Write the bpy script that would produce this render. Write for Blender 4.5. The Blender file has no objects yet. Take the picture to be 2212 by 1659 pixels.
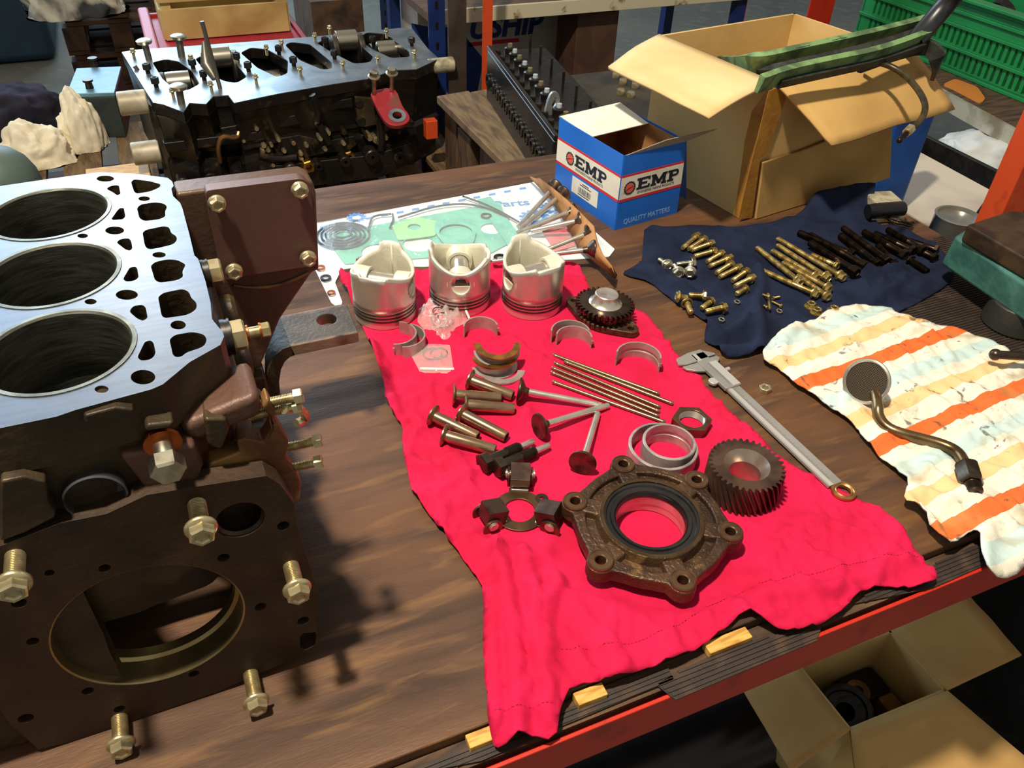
import bpy, bmesh, math, random
from mathutils import Vector, Matrix, noise
from mathutils.geometry import delaunay_2d_cdt
random.seed(7)
PI = math.pi
SC = bpy.context.scene
COL = SC.collection

# ------------------------------------------------------------------ camera
FPX, PITCH, ROLL, YAW = 1750.0, math.radians(39), math.radians(2.5), math.radians(24.7)
IW, IH, TZ = 2212.0, 1659.0, 0.9
EYE = Vector((0, 0, TZ + 0.62))
_f = Vector((math.sin(YAW)*math.cos(PITCH), math.cos(YAW)*math.cos(PITCH), -math.sin(PITCH)))
_r0 = Vector((math.cos(YAW), -math.sin(YAW), 0)); _u0 = _r0.cross(_f)
_r = _r0*math.cos(ROLL) + _u0*math.sin(ROLL); _u = _u0*math.cos(ROLL) - _r0*math.sin(ROLL)
cam = bpy.data.cameras.new('camera'); camo = bpy.data.objects.new('camera', cam); COL.objects.link(camo)
cam.sensor_width = 36; cam.lens = 36*FPX/IW; cam.clip_start = .02; cam.clip_end = 100
camo.matrix_world = Matrix(((_r.x,_u.x,-_f.x,EYE.x),(_r.y,_u.y,-_f.y,EYE.y),(_r.z,_u.z,-_f.z,EYE.z),(0,0,0,1)))
SC.camera = camo
def ray(px, py): return _f + _r*((px-IW/2)/FPX) - _u*((py-IH/2)/FPX)
def U(px, py, z=TZ):
    d = ray(px, py); return EYE + d*((z-EYE.z)/d.z)
def UY(px, py, Y):
    d = ray(px, py); return EYE + d*((Y-EYE.y)/d.y)
def UX(px, py, X):
    d = ray(px, py); return EYE + d*((X-EYE.x)/d.x)
def UP(px, py, p, n):
    d = ray(px, py); n = Vector(n); return EYE + d*((Vector(p)-EYE).dot(n)/d.dot(n))
def ZAT(base, py):
    # height of the vertical line over base that is seen at image row py
    lo, hi = base.z, EYE.z+.6
    for _ in range(50):
        m = (lo+hi)/2; v = Vector((base.x, base.y, m))-EYE; y = IH/2-FPX*v.dot(_u)/v.dot(_f)
        if y > py: lo = m
        else: hi = m
    return (lo+hi)/2

# ------------------------------------------------------------------ light, exposure
vs = SC.view_settings
SC.display_settings.display_device = 'sRGB'
vs.view_transform = 'Standard'; vs.look = 'None'; vs.gamma = 1; vs.use_curve_mapping = False; vs.exposure = 0.2
W = bpy.data.worlds.new('workshop_air'); SC.world = W; W.use_nodes = True
W.node_tree.nodes['Background'].inputs[0].default_value = (.50, .47, .42, 1)
W.node_tree.nodes['Background'].inputs[1].default_value = .58
def lamp(name, kind, loc, target, power, color, sx, sy=None):
    l = bpy.data.lights.new(name, kind); o = bpy.data.objects.new(name, l); COL.objects.link(o)
    l.energy = power; l.color = color
    if kind == 'AREA':
        l.size = sx
        if sy: l.shape = 'RECTANGLE'; l.size_y = sy
    else: l.shadow_soft_size = sx
    o.location = loc
    o.rotation_euler = (Vector(target)-Vector(loc)).to_track_quat('-Z', 'Y').to_euler()
    return o
lamp('ceiling_lamp', 'AREA', (-.42, .385, 3.4), (.35, .75, .9), 100, (1.0, .88, .71), .13, .13)
lamp('ceiling_lamp_far', 'AREA', (-.46, 5.6, 3.65), (0, 1.5, .9), 20, (1.0, .84, .62), .12, .9)
lamp('daylight_window', 'AREA', (-1.3, 7.2, 2.9), (0, 1.4, 1.0), 270, (.52, .76, 1.0), 4.8, 3.4)

# ------------------------------------------------------------------ materials
def S(r, g, b):
    f = lambda c: (c/255/12.92 if c/255 <= .04045 else ((c/255+.055)/1.055)**2.4)
    return (f(r), f(g), f(b), 1)
MATS = {}
def mat(name, col, rough=.5, metal=0.0, col2=None, scale=20, lo=.45, hi=.62, bump=0.0, bscale=80, stretch=(1,1,1), spec=None, detail=6, dist=.5, alpha=None, trans=None, col3=None, s3=60, lo3=.55, hi3=.65, rvar=0.0, aniso=0.0):
    if name in MATS: return MATS[name]
    m = bpy.data.materials.new(name); m.use_nodes = True; MATS[name] = m
    nt = m.node_tree; N = nt.nodes; L = nt.links; p = N['Principled BSDF']
    p.inputs['Roughness'].default_value = rough; p.inputs['Metallic'].default_value = metal
    p.inputs['Base Color'].default_value = col
    if spec is not None: p.inputs['Specular IOR Level'].default_value = spec
    if aniso: p.inputs['Anisotropic'].default_value = aniso
    tc = N.new('ShaderNodeTexCoord'); mp = N.new('ShaderNodeMapping'); mp.inputs['Scale'].default_value = stretch
    L.new(tc.outputs['Object'], mp.inputs['Vector'])
    def nz(sc, det=detail):
        n = N.new('ShaderNodeTexNoise'); n.inputs['Scale'].default_value = sc; n.inputs['Detail'].default_value = det
        n.inputs['Distortion'].default_value = dist; L.new(mp.outputs['Vector'], n.inputs['Vector']); return n
    cur = None
    def mixin(c, sc, l, h):
        nonlocal cur
        n = nz(sc); r = N.new('ShaderNodeMapRange'); r.inputs['From Min'].default_value = l; r.inputs['From Max'].default_value = h
        L.new(n.outputs['Fac'], r.inputs['Value'])
        x = N.new('ShaderNodeMix'); x.data_type = 'RGBA'; L.new(r.outputs[0], x.inputs['Factor'])
        if cur is None: x.inputs['A'].default_value = col
        else: L.new(cur, x.inputs['A'])
        x.inputs['B'].default_value = c; cur = x.outputs['Result']; return r
    if col2 is not None:
        r = mixin(col2, scale, lo, hi)
        if rvar:
            rr = N.new('ShaderNodeMapRange'); rr.inputs['To Min'].default_value = rough; rr.inputs['To Max'].default_value = rough+rvar
            L.new(r.outputs[0], rr.inputs['Value']); L.new(rr.outputs[0], p.inputs['Roughness'])
    if col3 is not None: mixin(col3, s3, lo3, hi3)
    if cur is not None: L.new(cur, p.inputs['Base Color'])
    if bump:
        n = nz(bscale, 4); b = N.new('ShaderNodeBump'); b.inputs['Strength'].default_value = bump; b.inputs['Distance'].default_value = .002
        L.new(n.outputs['Fac'], b.inputs['Height']); L.new(b.outputs['Normal'], p.inputs['Normal'])
    if trans is not None: p.inputs['Transmission Weight'].default_value = trans
    if alpha is not None: p.inputs['Alpha'].default_value = alpha
    return m

# ------------------------------------------------------------------ mesh builder
def frame(axis, up=(0,0,1)):
    z = Vector(axis).normalized(); u = Vector(up)
    if abs(z.dot(u)) > .98: u = Vector((0,1,0)) if abs(z.y) < .9 else Vector((1,0,0))
    x = u.cross(z).normalized(); y = z.cross(x)
    return Matrix(((x.x,y.x,z.x,0),(x.y,y.y,z.y,0),(x.z,y.z,z.z,0),(0,0,0,1)))
def at(p, axis=(0,0,1), up=(0,0,1), spin=0): return Matrix.Translation(Vector(p)) @ frame(axis, up) @ Matrix.Rotation(spin, 4, 'Z')
def T(x, y, z, rz=0, rx=0, ry=0): return Matrix.Translation((x,y,z)) @ Matrix.Rotation(rz,4,'Z') @ Matrix.Rotation(ry,4,'Y') @ Matrix.Rotation(rx,4,'X')
ID = Matrix.Identity(4)
def circ(cx, cy, r, n=24, a0=0.0, a1=None):
    if a1 is None: return [(cx+r*math.cos(a0+2*PI*i/n), cy+r*math.sin(a0+2*PI*i/n)) for i in range(n)]
    return [(cx+r*math.cos(a0+(a1-a0)*i/n), cy+r*math.sin(a0+(a1-a0)*i/n)) for i in range(n+1)]
def area(p): return sum(p[i][0]*p[(i+1)%len(p)][1]-p[(i+1)%len(p)][0]*p[i][1] for i in range(len(p)))/2
def ccw(p): return list(p) if area(p) > 0 else list(reversed(p))
def inpoly(x, y, P):
    c = False; j = len(P)-1
    for i in range(len(P)):
        xi, yi = P[i][0], P[i][1]; xj, yj = P[j][0], P[j][1]
        if (yi > y) != (yj > y) and x < (xj-xi)*(y-yi)/(yj-yi)+xi: c = not c
        j = i
    return c
def rounded(P, r, n=4):
    # polygon with every corner rounded
    P = ccw(P); out = []; k = len(P)
    for i in range(k):
        a, b, c = Vector(P[i-1][:2]), Vector(P[i][:2]), Vector(P[(i+1)%k][:2])
        d1, d2 = a-b, c-b; rr = min(r, d1.length*.45, d2.length*.45)
        p1, p2 = b+d1.normalized()*rr, b+d2.normalized()*rr
        for t in range(n+1):
            s = t/n; out.append(tuple((1-s)*(1-s)*p1+2*s*(1-s)*b+s*s*p2))
    return out
def smooth(P, it=2, closed=True):
    P = [Vector(p) for p in P]
    for _ in range(it):
        Q = []; n = len(P)
        if not closed: Q.append(P[0])
        for i in range(n if closed else n-1):
            a, b = P[i], P[(i+1)%n]; Q += [a*.75+b*.25, a*.25+b*.75]
        if not closed: Q.append(P[-1])
        P = Q
    return P
class MB:
    def __init__(s): s.v = []; s.f = []; s.m = []
    def add(s, vs, fs, M=None, mi=0):
        o = len(s.v); s.v += [(M @ Vector(v)) if M is not None else Vector(v) for v in vs]
        s.f += [tuple(i+o for i in f) for f in fs]; s.m += [mi]*len(fs); return s
    def box(s, c, d, M=None, mi=0, taper=1.0):
        x, y, z = d[0]/2, d[1]/2, d[2]/2; t = taper
        v = [(c[0]+a*x*(t if k > 0 else 1), c[1]+b*y*(t if k > 0 else 1), c[2]+k*z) for k in (-1,1) for a, b in ((-1,-1),(1,-1),(1,1),(-1,1))]
        return s.add(v, [(3,2,1,0),(4,5,6,7),(0,1,5,4),(1,2,6,5),(2,3,7,6),(3,0,4,7)], M, mi)
    def hexa(s, P, mi=0):
        # 8 corners: four below, four above
        return s.add(P, [(3,2,1,0),(4,5,6,7),(0,1,5,4),(1,2,6,5),(2,3,7,6),(3,0,4,7)], None, mi)
    def lathe(s, prof, n=32, M=None, mi=0, closed=False, a0=0.0, a1=None, cap=True):
        full = a1 is None; k = n if full else n+1; v = []; A = 2*PI if full else a1-a0
        for r, z in prof:
            for i in range(k): a = a0+A*i/n; v.append((r*math.cos(a), r*math.sin(a), z))
        f = []; m = len(prof)
        for j in range(m if closed else m-1):
            for i in range(n):
                i2 = (i+1) % k; jj = (j+1) % m
                f.append((j*k+i, j*k+i2, jj*k+i2, jj*k+i))
        if cap and not closed and full:
            if prof[0][0] > 1e-6: f.append(tuple(reversed(range(k))))
            if prof[-1][0] > 1e-6: f.append(tuple((m-1)*k+i for i in range(k)))
        if closed and not full:
            f.append(tuple(j*k for j in range(m))); f.append(tuple(reversed([j*k+k-1 for j in range(m)])))
        return s.add(v, f, M, mi)
    def cyl(s, p0, p1, r0, r1=None, n=20, mi=0, ch=0.0):
        p0, p1 = Vector(p0), Vector(p1); r1 = r0 if r1 is None else r1; h = (p1-p0).length
        pr = [(r0,0),(r1,h)] if not ch else [(r0-ch,0),(r0,ch),(r1,h-ch),(r1-ch,h)]
        return s.lathe(pr, n, at(p0, p1-p0), mi)
    def prism(s, P, z0, z1, M=None, holes=(), mi=0, mside=None):
        mside = mi if mside is None else mside
        loops = [ccw(P)]+[list(reversed(ccw(h))) for h in holes]
        pts = []; edges = []; L = []
        for lp in loops:
            o = len(pts); pts += [Vector((p[0], p[1])) for p in lp]; n = len(lp)
            edges += [(o+i, o+(i+1)%n) for i in range(n)]; L.append((o, n))
        if holes or len(P) > 4:
            v2, e2, f2, *_ = delaunay_2d_cdt(pts, edges, [], 1, 1e-7)
            v2 = [tuple(p) for p in v2]
            f2 = [tuple(f) for f in f2]
            if holes:
                hb = [(min(q[0] for q in h), max(q[0] for q in h), min(q[1] for q in h), max(q[1] for q in h), h) for h in holes]
                def solid(f):
                    x = sum(v2[i][0] for i in f)/len(f); y = sum(v2[i][1] for i in f)/len(f)
                    return not any(b[0] < x < b[1] and b[2] < y < b[3] and inpoly(x, y, b[4]) for b in hb)
                f2 = [f for f in f2 if solid(f)]
        else: v2 = [tuple(p) for p in pts]; f2 = [tuple(range(len(v2)))]
        if f2:
            up = []
            for f in f2: up.append(f if area([v2[i] for i in f]) > 0 else tuple(reversed(f)))
            k = len(v2)
            s.add([(x,y,z1) for x,y in v2], up, M, mi)
            s.add([(x,y,z0) for x,y in v2], [tuple(reversed(f)) for f in up], M, mside)
        for lp in loops:
            n = len(lp); s.add([(p[0],p[1],z0) for p in lp]+[(p[0],p[1],z1) for p in lp], [(i,(i+1)%n,n+(i+1)%n,n+i) for i in range(n)], M, mside)
        return s
    def tube(s, P, r, n=10, mi=0, cap=True, sm=0, flat=1.0, up=(0,0,1)):
        P = [Vector(p) for p in P]
        if sm: P = smooth(P, sm, False)
        R = r if isinstance(r, (list, tuple)) else None; m = len(P); v = []; f = []
        pu = None
        for i, p in enumerate(P):
            t = (P[min(i+1,m-1)]-P[max(i-1,0)]).normalized()
            if pu is None:
                x = Vector(up).cross(t)
                if x.length < .05: x = Vector((1,0,0)).cross(t)
                x.normalize()
            else:
                x = (pu - t*pu.dot(t)).normalized()
            pu = x; y = t.cross(x)
            rr = R[int(i*(len(R)-1)/max(1,m-1)+.5)] if R else r
            for k in range(n): a = 2*PI*k/n; v.append(p + x*(rr*math.cos(a)) + y*(rr*flat*math.sin(a)))
        for i in range(m-1):
            for k in range(n): k2 = (k+1)%n; f.append((i*n+k, i*n+k2, (i+1)*n+k2, (i+1)*n+k))
        if cap: f.append(tuple(reversed(range(n)))); f.append(tuple((m-1)*n+k for k in range(n)))
        return s.add(v, f, None, mi)
    def ball(s, c, r, n=14, mi=0, sc=(1,1,1)):
        k = max(4, n//2); pr = [(r*math.sin(PI*i/k)+1e-7, -r*math.cos(PI*i/k)) for i in range(k+1)]
        return s.lathe(pr, n, Matrix.Translation(Vector(c)) @ Matrix.Diagonal((*sc,1)), mi)
    def hexp(s, M, af, h, mi=0, ch=True, z0=0.0):
        # hexagonal prism with chamfered top, across flats af
        R = af/math.sqrt(3)
        s.lathe([(R,z0),(R,z0+h*.86),(R*.86,z0+h)] if ch else [(R,z0),(R,z0+h)], 6, M, mi); return s
    def mesh(s, name, mats, ang=35, flatshade=False, weld=True):
        me = bpy.data.meshes.new(name); me.from_pydata([tuple(v) for v in s.v], [], s.f)
        mats = mats if isinstance(mats, (list, tuple)) else [mats]
        for m in mats: me.materials.append(m)
        if len(mats) > 1: me.polygons.foreach_set('material_index', s.m)
        if weld:
            bm = bmesh.new(); bm.from_mesh(me); bmesh.ops.remove_doubles(bm, verts=bm.verts, dist=1e-6)
            bmesh.ops.recalc_face_normals(bm, faces=bm.faces); bm.to_mesh(me); bm.free()
        if not flatshade:
            me.polygons.foreach_set('use_smooth', [True]*len(me.polygons)); me.set_sharp_from_angle(angle=math.radians(ang))
        return me
    def build(s, name, mats, parent=None, ang=35, bevel=0, flatshade=False, origin=None, weld=True, seg=2):
        if parent is None:
            if origin is None:
                xs, ys, zs = zip(*[tuple(v) for v in s.v]); origin = ((min(xs)+max(xs))/2, (min(ys)+max(ys))/2, min(zs))
            iv = Matrix.Translation(-Vector(origin))
        else: iv = wm(parent).inverted()
        s.v = [iv @ v for v in s.v]
        o = bpy.data.objects.new(name, s.mesh(name, mats, ang, flatshade, weld)); COL.objects.link(o)
        if parent is None: o.location = origin
        else: o.parent = parent
        if bevel:
            b = o.modifiers.new('edge', 'BEVEL'); b.width = bevel; b.segments = seg; b.limit_method = 'ANGLE'; b.angle_limit = math.radians(40); b.harden_normals = True
        return o
def wm(o):
    m = o.matrix_basis
    return m if o.parent is None else wm(o.parent) @ m
def tag(o, label=None, cat=None, group=None, kind=None):
    if label: o['label'] = label
    if cat: o['category'] = cat
    if group: o['group'] = group
    if kind: o['kind'] = kind
    return o
def thing(name, label, cat, loc=(0,0,0), rz=0, group=None, M=None):
    o = bpy.data.objects.new(name, None); COL.objects.link(o); o.empty_display_size = .02
    if M is not None: o.matrix_basis = M
    else: o.location = loc; o.rotation_euler = (0,0,rz)
    return tag(o, label, cat, group)
def kids(o): return [c for c in COL.objects if c.parent == o]
def dup(o, M, label=None, group=None):
    ch = o.children; c = o.copy(); COL.objects.link(c); c.matrix_basis = M
    if label: c['label'] = label
    if group: c['group'] = group
    for k in ch:
        d = k.copy(); COL.objects.link(d); d.parent = c
        for g in k.children:
            e = g.copy(); COL.objects.link(e); e.parent = d
    return c
def fbm(x, y, z=0, o=4): return noise.fractal(Vector((x,y,z)), .9, 2.0, o)
def segdist(px, py, a, b):
    dx, dy = b[0]-a[0], b[1]-a[1]; L = dx*dx+dy*dy
    t = 0 if L == 0 else max(0, min(1, ((px-a[0])*dx+(py-a[1])*dy)/L))
    return math.hypot(px-a[0]-t*dx, py-a[1]-t*dy), t
def sheet(name, outline, zf, mats, step=.006, thick=.002, parent=None, mi=None, subsurf=0, edge=None):
    # cloth, paper and card sheets: outline in x,y; zf(x,y,d) height, d = distance to the border
    P = ccw([(p[0], p[1]) for p in outline]); B = []
    for i in range(len(P)):
        a, b = Vector(P[i]), Vector(P[(i+1)%len(P)]); n = max(1, int((b-a).length/step))
        B += [tuple(a.lerp(b, t/n)) for t in range(n)]
    xs = [p[0] for p in P]; ys = [p[1] for p in P]; pts = [Vector(p) for p in B]; nb = len(B)
    y = min(ys); row = 0
    seg = [(P[i], P[(i+1)%len(P)]) for i in range(len(P))]
    D = [0.0]*nb
    while y < max(ys):
        x = min(xs)+(step/2 if row%2 else 0)
        while x < max(xs):
            if inpoly(x, y, P):
                d = min(segdist(x, y, a, b)[0] for a, b in seg)
                if d > step*.45: pts.append(Vector((x, y))); D.append(d)
            x += step
        y += step*.87; row += 1
    v2, e2, f2, ov, *_ = delaunay_2d_cdt(pts, [(i,(i+1)%nb) for i in range(nb)], [], 1, 1e-7)
    dd = [0.0]*len(v2)
    for i, o in enumerate(ov):
        if o: dd[i] = D[o[0]] if o[0] < len(D) else 0
    mb = MB()
    mb.add([(p.x, p.y, zf(p.x, p.y, dd[i])) for i, p in enumerate(v2)], [tuple(f) if area([v2[k] for k in f]) > 0 else tuple(reversed(f)) for f in f2])
    if mi is not None:
        mb.m = [mi(sum((mb.v[i] for i in f), Vector())/len(f)) for f in mb.f]
    o = mb.build(name, mats, parent, ang=80, weld=False)
    if thick:
        sd = o.modifiers.new('thickness', 'SOLIDIFY'); sd.thickness = thick; sd.offset = 1
    return o
def folds_height(x, y, F):
    h = 0
    for poly, H, w in F:
        for i in range(len(poly)-1):
            d, t = segdist(x, y, poly[i], poly[i+1])
            if d < w*2.5: h = max(h, H*math.exp(-(d/w)**2)) if H > 0 else min(h, H*math.exp(-(d/w)**2)) if h <= 0 else h
    return h
def text(s, size, M, m, parent, name='lettering', ext=.0004, bold=0.0, sx=1.0, align='CENTER', shear=0):
    c = bpy.data.curves.new(name, 'FONT'); c.body = s; c.size = size; c.extrude = ext; c.offset = bold; c.align_x = align; c.align_y = 'CENTER'; c.shear = shear
    c.resolution_u = 3
    tmp = bpy.data.objects.new(name, c); me = bpy.data.meshes.new_from_object(tmp); bpy.data.objects.remove(tmp); me.materials.append(m)
    o = bpy.data.objects.new(name, me); COL.objects.link(o); o.parent = parent
    o.matrix_basis = wm(parent).inverted() @ M @ Matrix.Diagonal((sx,1,1,1)) if parent else M
    return o
# ================================================================== materials
WOOD = mat('bench_wood', S(94,63,39), .5, 0, S(60,40,27), 3.2, .40, .64, .22, 90, (1.0,6.0,1), col3=S(118,84,48), s3=13, lo3=.52, hi3=.82, rvar=.22, spec=.4)
RAWWOOD = mat('raw_wood', S(214,168,84), .6, 0, S(176,126,56), 30, bump=.2, stretch=(1,8,1))
PALLET = mat('pallet_wood', S(122,98,64), .8, 0, S(84,62,40), 12, .4, .65, .4, 50, (6,1,1))
PALLETD = mat('pallet_wood_dark', S(96,70,46), .8, 0, S(52,38,28), 12, .4, .65, .4, 50, (1,6,1))
RUBBER = mat('ribbed_rubber', S(44,34,28), .65, 0, S(72,54,40), 40, .5, .75, .2, 120)
REDP = mat('red_painted_steel', S(186,40,20), .45, 0, S(140,28,16), 25, .55, .75, .08, 90)
ORANGEP = mat('orange_painted_steel', S(206,74,30), .5, 0, S(150,52,24), 18, .55, .75, .1, 60)
IRON = mat('cast_iron_dark', S(66,54,34), .48, .25, S(42,32,22), 14, .4, .65, .45, 130, col3=S(104,84,46), s3=22, lo3=.6, hi3=.78)
IRONR = mat('cast_iron_red_brown', S(98,70,56), .5, .2, S(74,50,40), 9, .4, .65, .35, 160)
RUST = mat('rusty_iron', S(156,120,70), .5, .3, S(104,68,40), 20, .4, .6, .5, 120)
DECK = mat('machined_deck', S(128,136,148), .34, .9, S(120,127,138), 30, .4, .65, .02, 200, (1,8,1))
BORE = mat('honed_bore', S(150,152,140), .38, .9, S(104,104,92), 20, .35, .65, .12, 60, (2,2,16))
STEEL = mat('bright_steel', S(214,208,196), .26, .8, S(186,180,168), 30)
STEELD = mat('dark_steel', S(92,80,68), .32, .9, S(64,54,46), 40, .4, .65, .08, 200)
ZINC = mat('yellow_zinc', S(208,196,156), .32, .85, S(170,152,110), 60)
ZINCW = mat('white_zinc', S(206,202,180), .33, 1, S(160,154,130), 60)
COPPER = mat('copper_washer', S(190,104,58), .35, 1)
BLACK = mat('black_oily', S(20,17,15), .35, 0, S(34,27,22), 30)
DARKHOLE = mat('dark_interior', S(14,11,9), .7, .0, S(9,7,6), 20)  # near-black colour paints in the shade inside the crankcase
CONCRETE = mat('concrete_floor', S(104,106,98), .85, 0, S(84,90,90), 1.1, .35, .7, .2, 60, col3=S(120,118,104), s3=14, lo3=.5, hi3=.8, dist=0)
# ================================================================== floor
fl = MB(); fl.box((1, 6, -.05), (24, 26, .1)); tag(fl.build('floor', CONCRETE, origin=(0,0,0)), 'grey concrete workshop floor', None, None, 'structure')
bw = MB(); bw.box((1, 12.0, 2.2), (24, .2, 4.6)); tag(bw.build('wall_back', mat('wall_paint', S(96,104,108), .8, 0, S(76,84,90), 3)), 'grey back wall of the workshop', None, None, 'structure')
# ================================================================== workbench
YF, YB = .306, .274            # front edge of the board, face of the beam
bench = thing('workbench', 'red steel framed workbench with stained brown plywood top', 'workbench', (.25, .8, 0))
m = MB(); m.box((.14, .803, TZ-.011), (1.98, .994, .022)); m.build('tabletop', WOOD, bench, bevel=.002)
m = MB(); m.box((.14, (YF+YB)/2+.004, TZ-.0215), (1.98, YF-YB-.010, .02)); m.build('edge_packing', PALLETD, bench)
m = MB()
prof = [(YB, TZ-.0105), (YB, TZ-.060), (YB+.03, TZ-.060), (YB+.03, TZ-.033), (YB+.004, TZ-.033), (YB+.004, TZ-.0105)]
m.prism(prof, -.85, 1.13, Matrix(((0,0,1,0),(1,0,0,0),(0,1,0,0),(0,0,0,1)))); m.build('front_beam', REDP, bench, bevel=.0012)
for x in (-.8, 1.09):
    for y in ((.31, 1.26) if x < 0 else (.62, 1.26)):
        m = MB(); m.box((x, y, .42), (.05, .05, .84)); m.build('leg', REDP, bench, bevel=.002)
m = MB(); m.box((.14, .78, .205), (1.94, 1.0, .02)); m.build('lower_shelf', BLACK, bench)
for px0, px1 in (((1001,1577),(1060,1553)), ((1237,1494),(1300,1470)), ((1520,1386),(1610,1349))):
    a, b = U(*px0, TZ), U(*px1, TZ)
    m = MB(); m.box(((a.x+b.x)/2, YF-.0075, TZ-.0062), (b.x-a.x, .012, .009), None); m.build('wood_strip', RAWWOOD, bench, bevel=.001)
# ribbed rubber mats
def ribmat(name, outline, z, label, ymax=9, pitch=.0042):
    P = [(p.x, min(p.y, ymax)) for p in outline]; ys = [p[1] for p in P]; xs = [p[0] for p in P]; t = thing(name, label, 'mat', ((min(xs)+max(xs))/2, (min(ys)+max(ys))/2, z))
    b = MB(); b.prism(P, z, z+.0012); b.build('backing', RUBBER, t)
    r = MB(); y = min(ys)+pitch
    while y < max(ys):
        X = []
        for i in range(len(P)):
            a, c = P[i], P[(i+1)%len(P)]
            if (a[1] > y) != (c[1] > y): X.append(a[0]+(y-a[1])*(c[0]-a[0])/(c[1]-a[1]))
        X.sort()
        for k in range(0, len(X)-1, 2):
            if X[k+1]-X[k] > .004: r.box(((X[k]+X[k+1])/2, y, z+.0017), (X[k+1]-X[k]-.002, pitch*.55, .0014))
        y += pitch
    tag(r.build('ribs', RUBBER, t), kind='stuff')
    return t
ribmat('rubber_mat', [U(1420,1466,.9), U(1560,1392,.9), U(1690,1356,.9), U(1780,1344,.9), U(1770,1372,.9), U(1600,1442,.9), U(1463,1500,.9)], TZ-.0098, 'black ribbed rubber strip under the middle of the red shirt hem', .3035)
ribmat('rubber_mat', [U(1850,1292,.9), U(1960,1206,.9), U(2010,1215,.9), U(2100,1170,.9), U(2160,1150,.9), U(2205,1178,.9), U(2022,1258,.9)], TZ-.0098, 'black ribbed rubber strip at the front edge under the striped towel', .3035)
MATR = [U(1905,590,.9), U(1960,545,.9), Vector((1.125,.80,.9)), Vector((1.125,.36,.9)), U(2150,1000,.9), U(1960,800,.9)]
ribmat('rubber_mat', [U(1905,590,.9), U(1960,545,.9), Vector((1.125,.80,.9)), Vector((1.125,.36,.9)), U(2150,1000,.9), U(1960,800,.9)], TZ+.0003, 'large black ribbed rubber mat between the navy cloth and the vise', pitch=.005)
ribmat('rubber_mat', [U(830,1659,.9), U(1050,1578,.9), U(1230,1500,.9), U(1440,1420,.9), U(1460,1455,.9), U(1207,1560,.9), U(1040,1632,.9)], TZ-.0098, 'worn black ribbed rubber strip below the hanging red sleeve', .2975, pitch=.004)
# ================================================================== three cylinder engine block, near left
def shank_profile(L, r, pitch, t0=0.0, dep=.13):
    # threaded rod from z=0 down to z=-L, threads below t0
    pr = [(1e-6, -L), (r*.8, -L), (r, -L+r*.35)]; z = -L+r*.35
    while z + pitch < -t0: pr += [(r, z+pitch*.25), (r*(1-dep), z+pitch*.6), (r, z+pitch)]; z += pitch
    pr += [(r*.98, z+pitch*.2), (r*.98, 0)]
    return pr
def bolt_mesh(L, r, af, hh, flange=0, pitch=.0016, t0=0.0, n=14, name='bolt', mats=None, dish=True):
    m = MB(); m.lathe(shank_profile(L, r, pitch, t0), n)
    if flange: m.lathe([(1e-6,0),(flange,0),(flange,hh*.14),(flange*.93,hh*.26),(af*.5,hh*.36)], 24)
    R = af/math.sqrt(3); m.lathe([(R,0),(R,hh*.86),(R*.84,hh),(R*.6,hh),(R*.5,hh*.86),(1e-6,hh*.86)] if dish else [(R,0),(R,hh*.86),(R*.84,hh),(1e-6,hh)], 6, None, 0)
    return m
def put(mb, M): mb.v = [M @ v for v in mb.v]; return mb
DZ = 1.205
eng = thing('engine_block', 'large dark three cylinder engine block with bright machined top standing on the bench', 'engine block', (-.09, .57, TZ))
A = lambda x, y: U(x*.18083, 370+y*.18083, DZ); B_ = lambda x, y: U(x*.25316, 640+y*.25316, DZ); C_ = lambda x, y: U(x*.35262, 340+y*.35262, DZ)
xy = lambda L: [(p.x, p.y) for p in L]
out_px = [(0,402),(108,386),(213,372),(289,375),(362,384),(372,392),(375,401),(370,408),(374,424),(389,438),(394,450),(409,506),(420,552),(428,559),(444,608),(455,654),(458,689),(469,703),(481,717),(484,727),(476,745),(410,782),(352,830),(327,841),(228,868),(162,886),(122,900),(0,925)]
DO = xy([U(*p, DZ) for p in out_px]); DO = DO + [(-.235, DO[-1][1]+.006), (-.24, DO[0][1]-.006)]
def circ3(a, b, c):
    ax, ay, bx, by, cx, cy = a.x, a.y, b.x, b.y, c.x, c.y
    d = 2*(ax*(by-cy)+bx*(cy-ay)+cx*(ay-by))
    ux = ((ax*ax+ay*ay)*(by-cy)+(bx*bx+by*by)*(cy-ay)+(cx*cx+cy*cy)*(ay-by))/d
    uy = ((ax*ax+ay*ay)*(cx-bx)+(bx*bx+by*by)*(ax-cx)+(cx*cx+cy*cy)*(bx-ax))/d
    return ux, uy, math.hypot(ax-ux, ay-uy)
BO = [circ3(*[U(*q, DZ) for q in t]) for t in (((154,409),(72,516),(230,446)), ((163,527),(54,662),(250,567)), ((172,675),(63,849),(281,723)))]
BR = sum(b[2] for b in BO)/3; BX = sum(b[0] for b in BO)/3
def oval(fn, cx, cy, rx, ry, n=18): return xy([fn(cx+rx*math.cos(2*PI*i/n), cy+ry*math.sin(2*PI*i/n)) for i in range(n)])
HO = [oval(A,*q) for q in ((1258,88,105,36),(1722,327,70,27),(1370,707,113,47),(987,771,64,27),(1900,998,80,34),(1515,1475,133,60),(1082,1557,72,33))]
HO += [oval(B_,*q) for q in ((1220,690,106,62),(867,793,60,31),(1520,245,66,38))]
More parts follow.
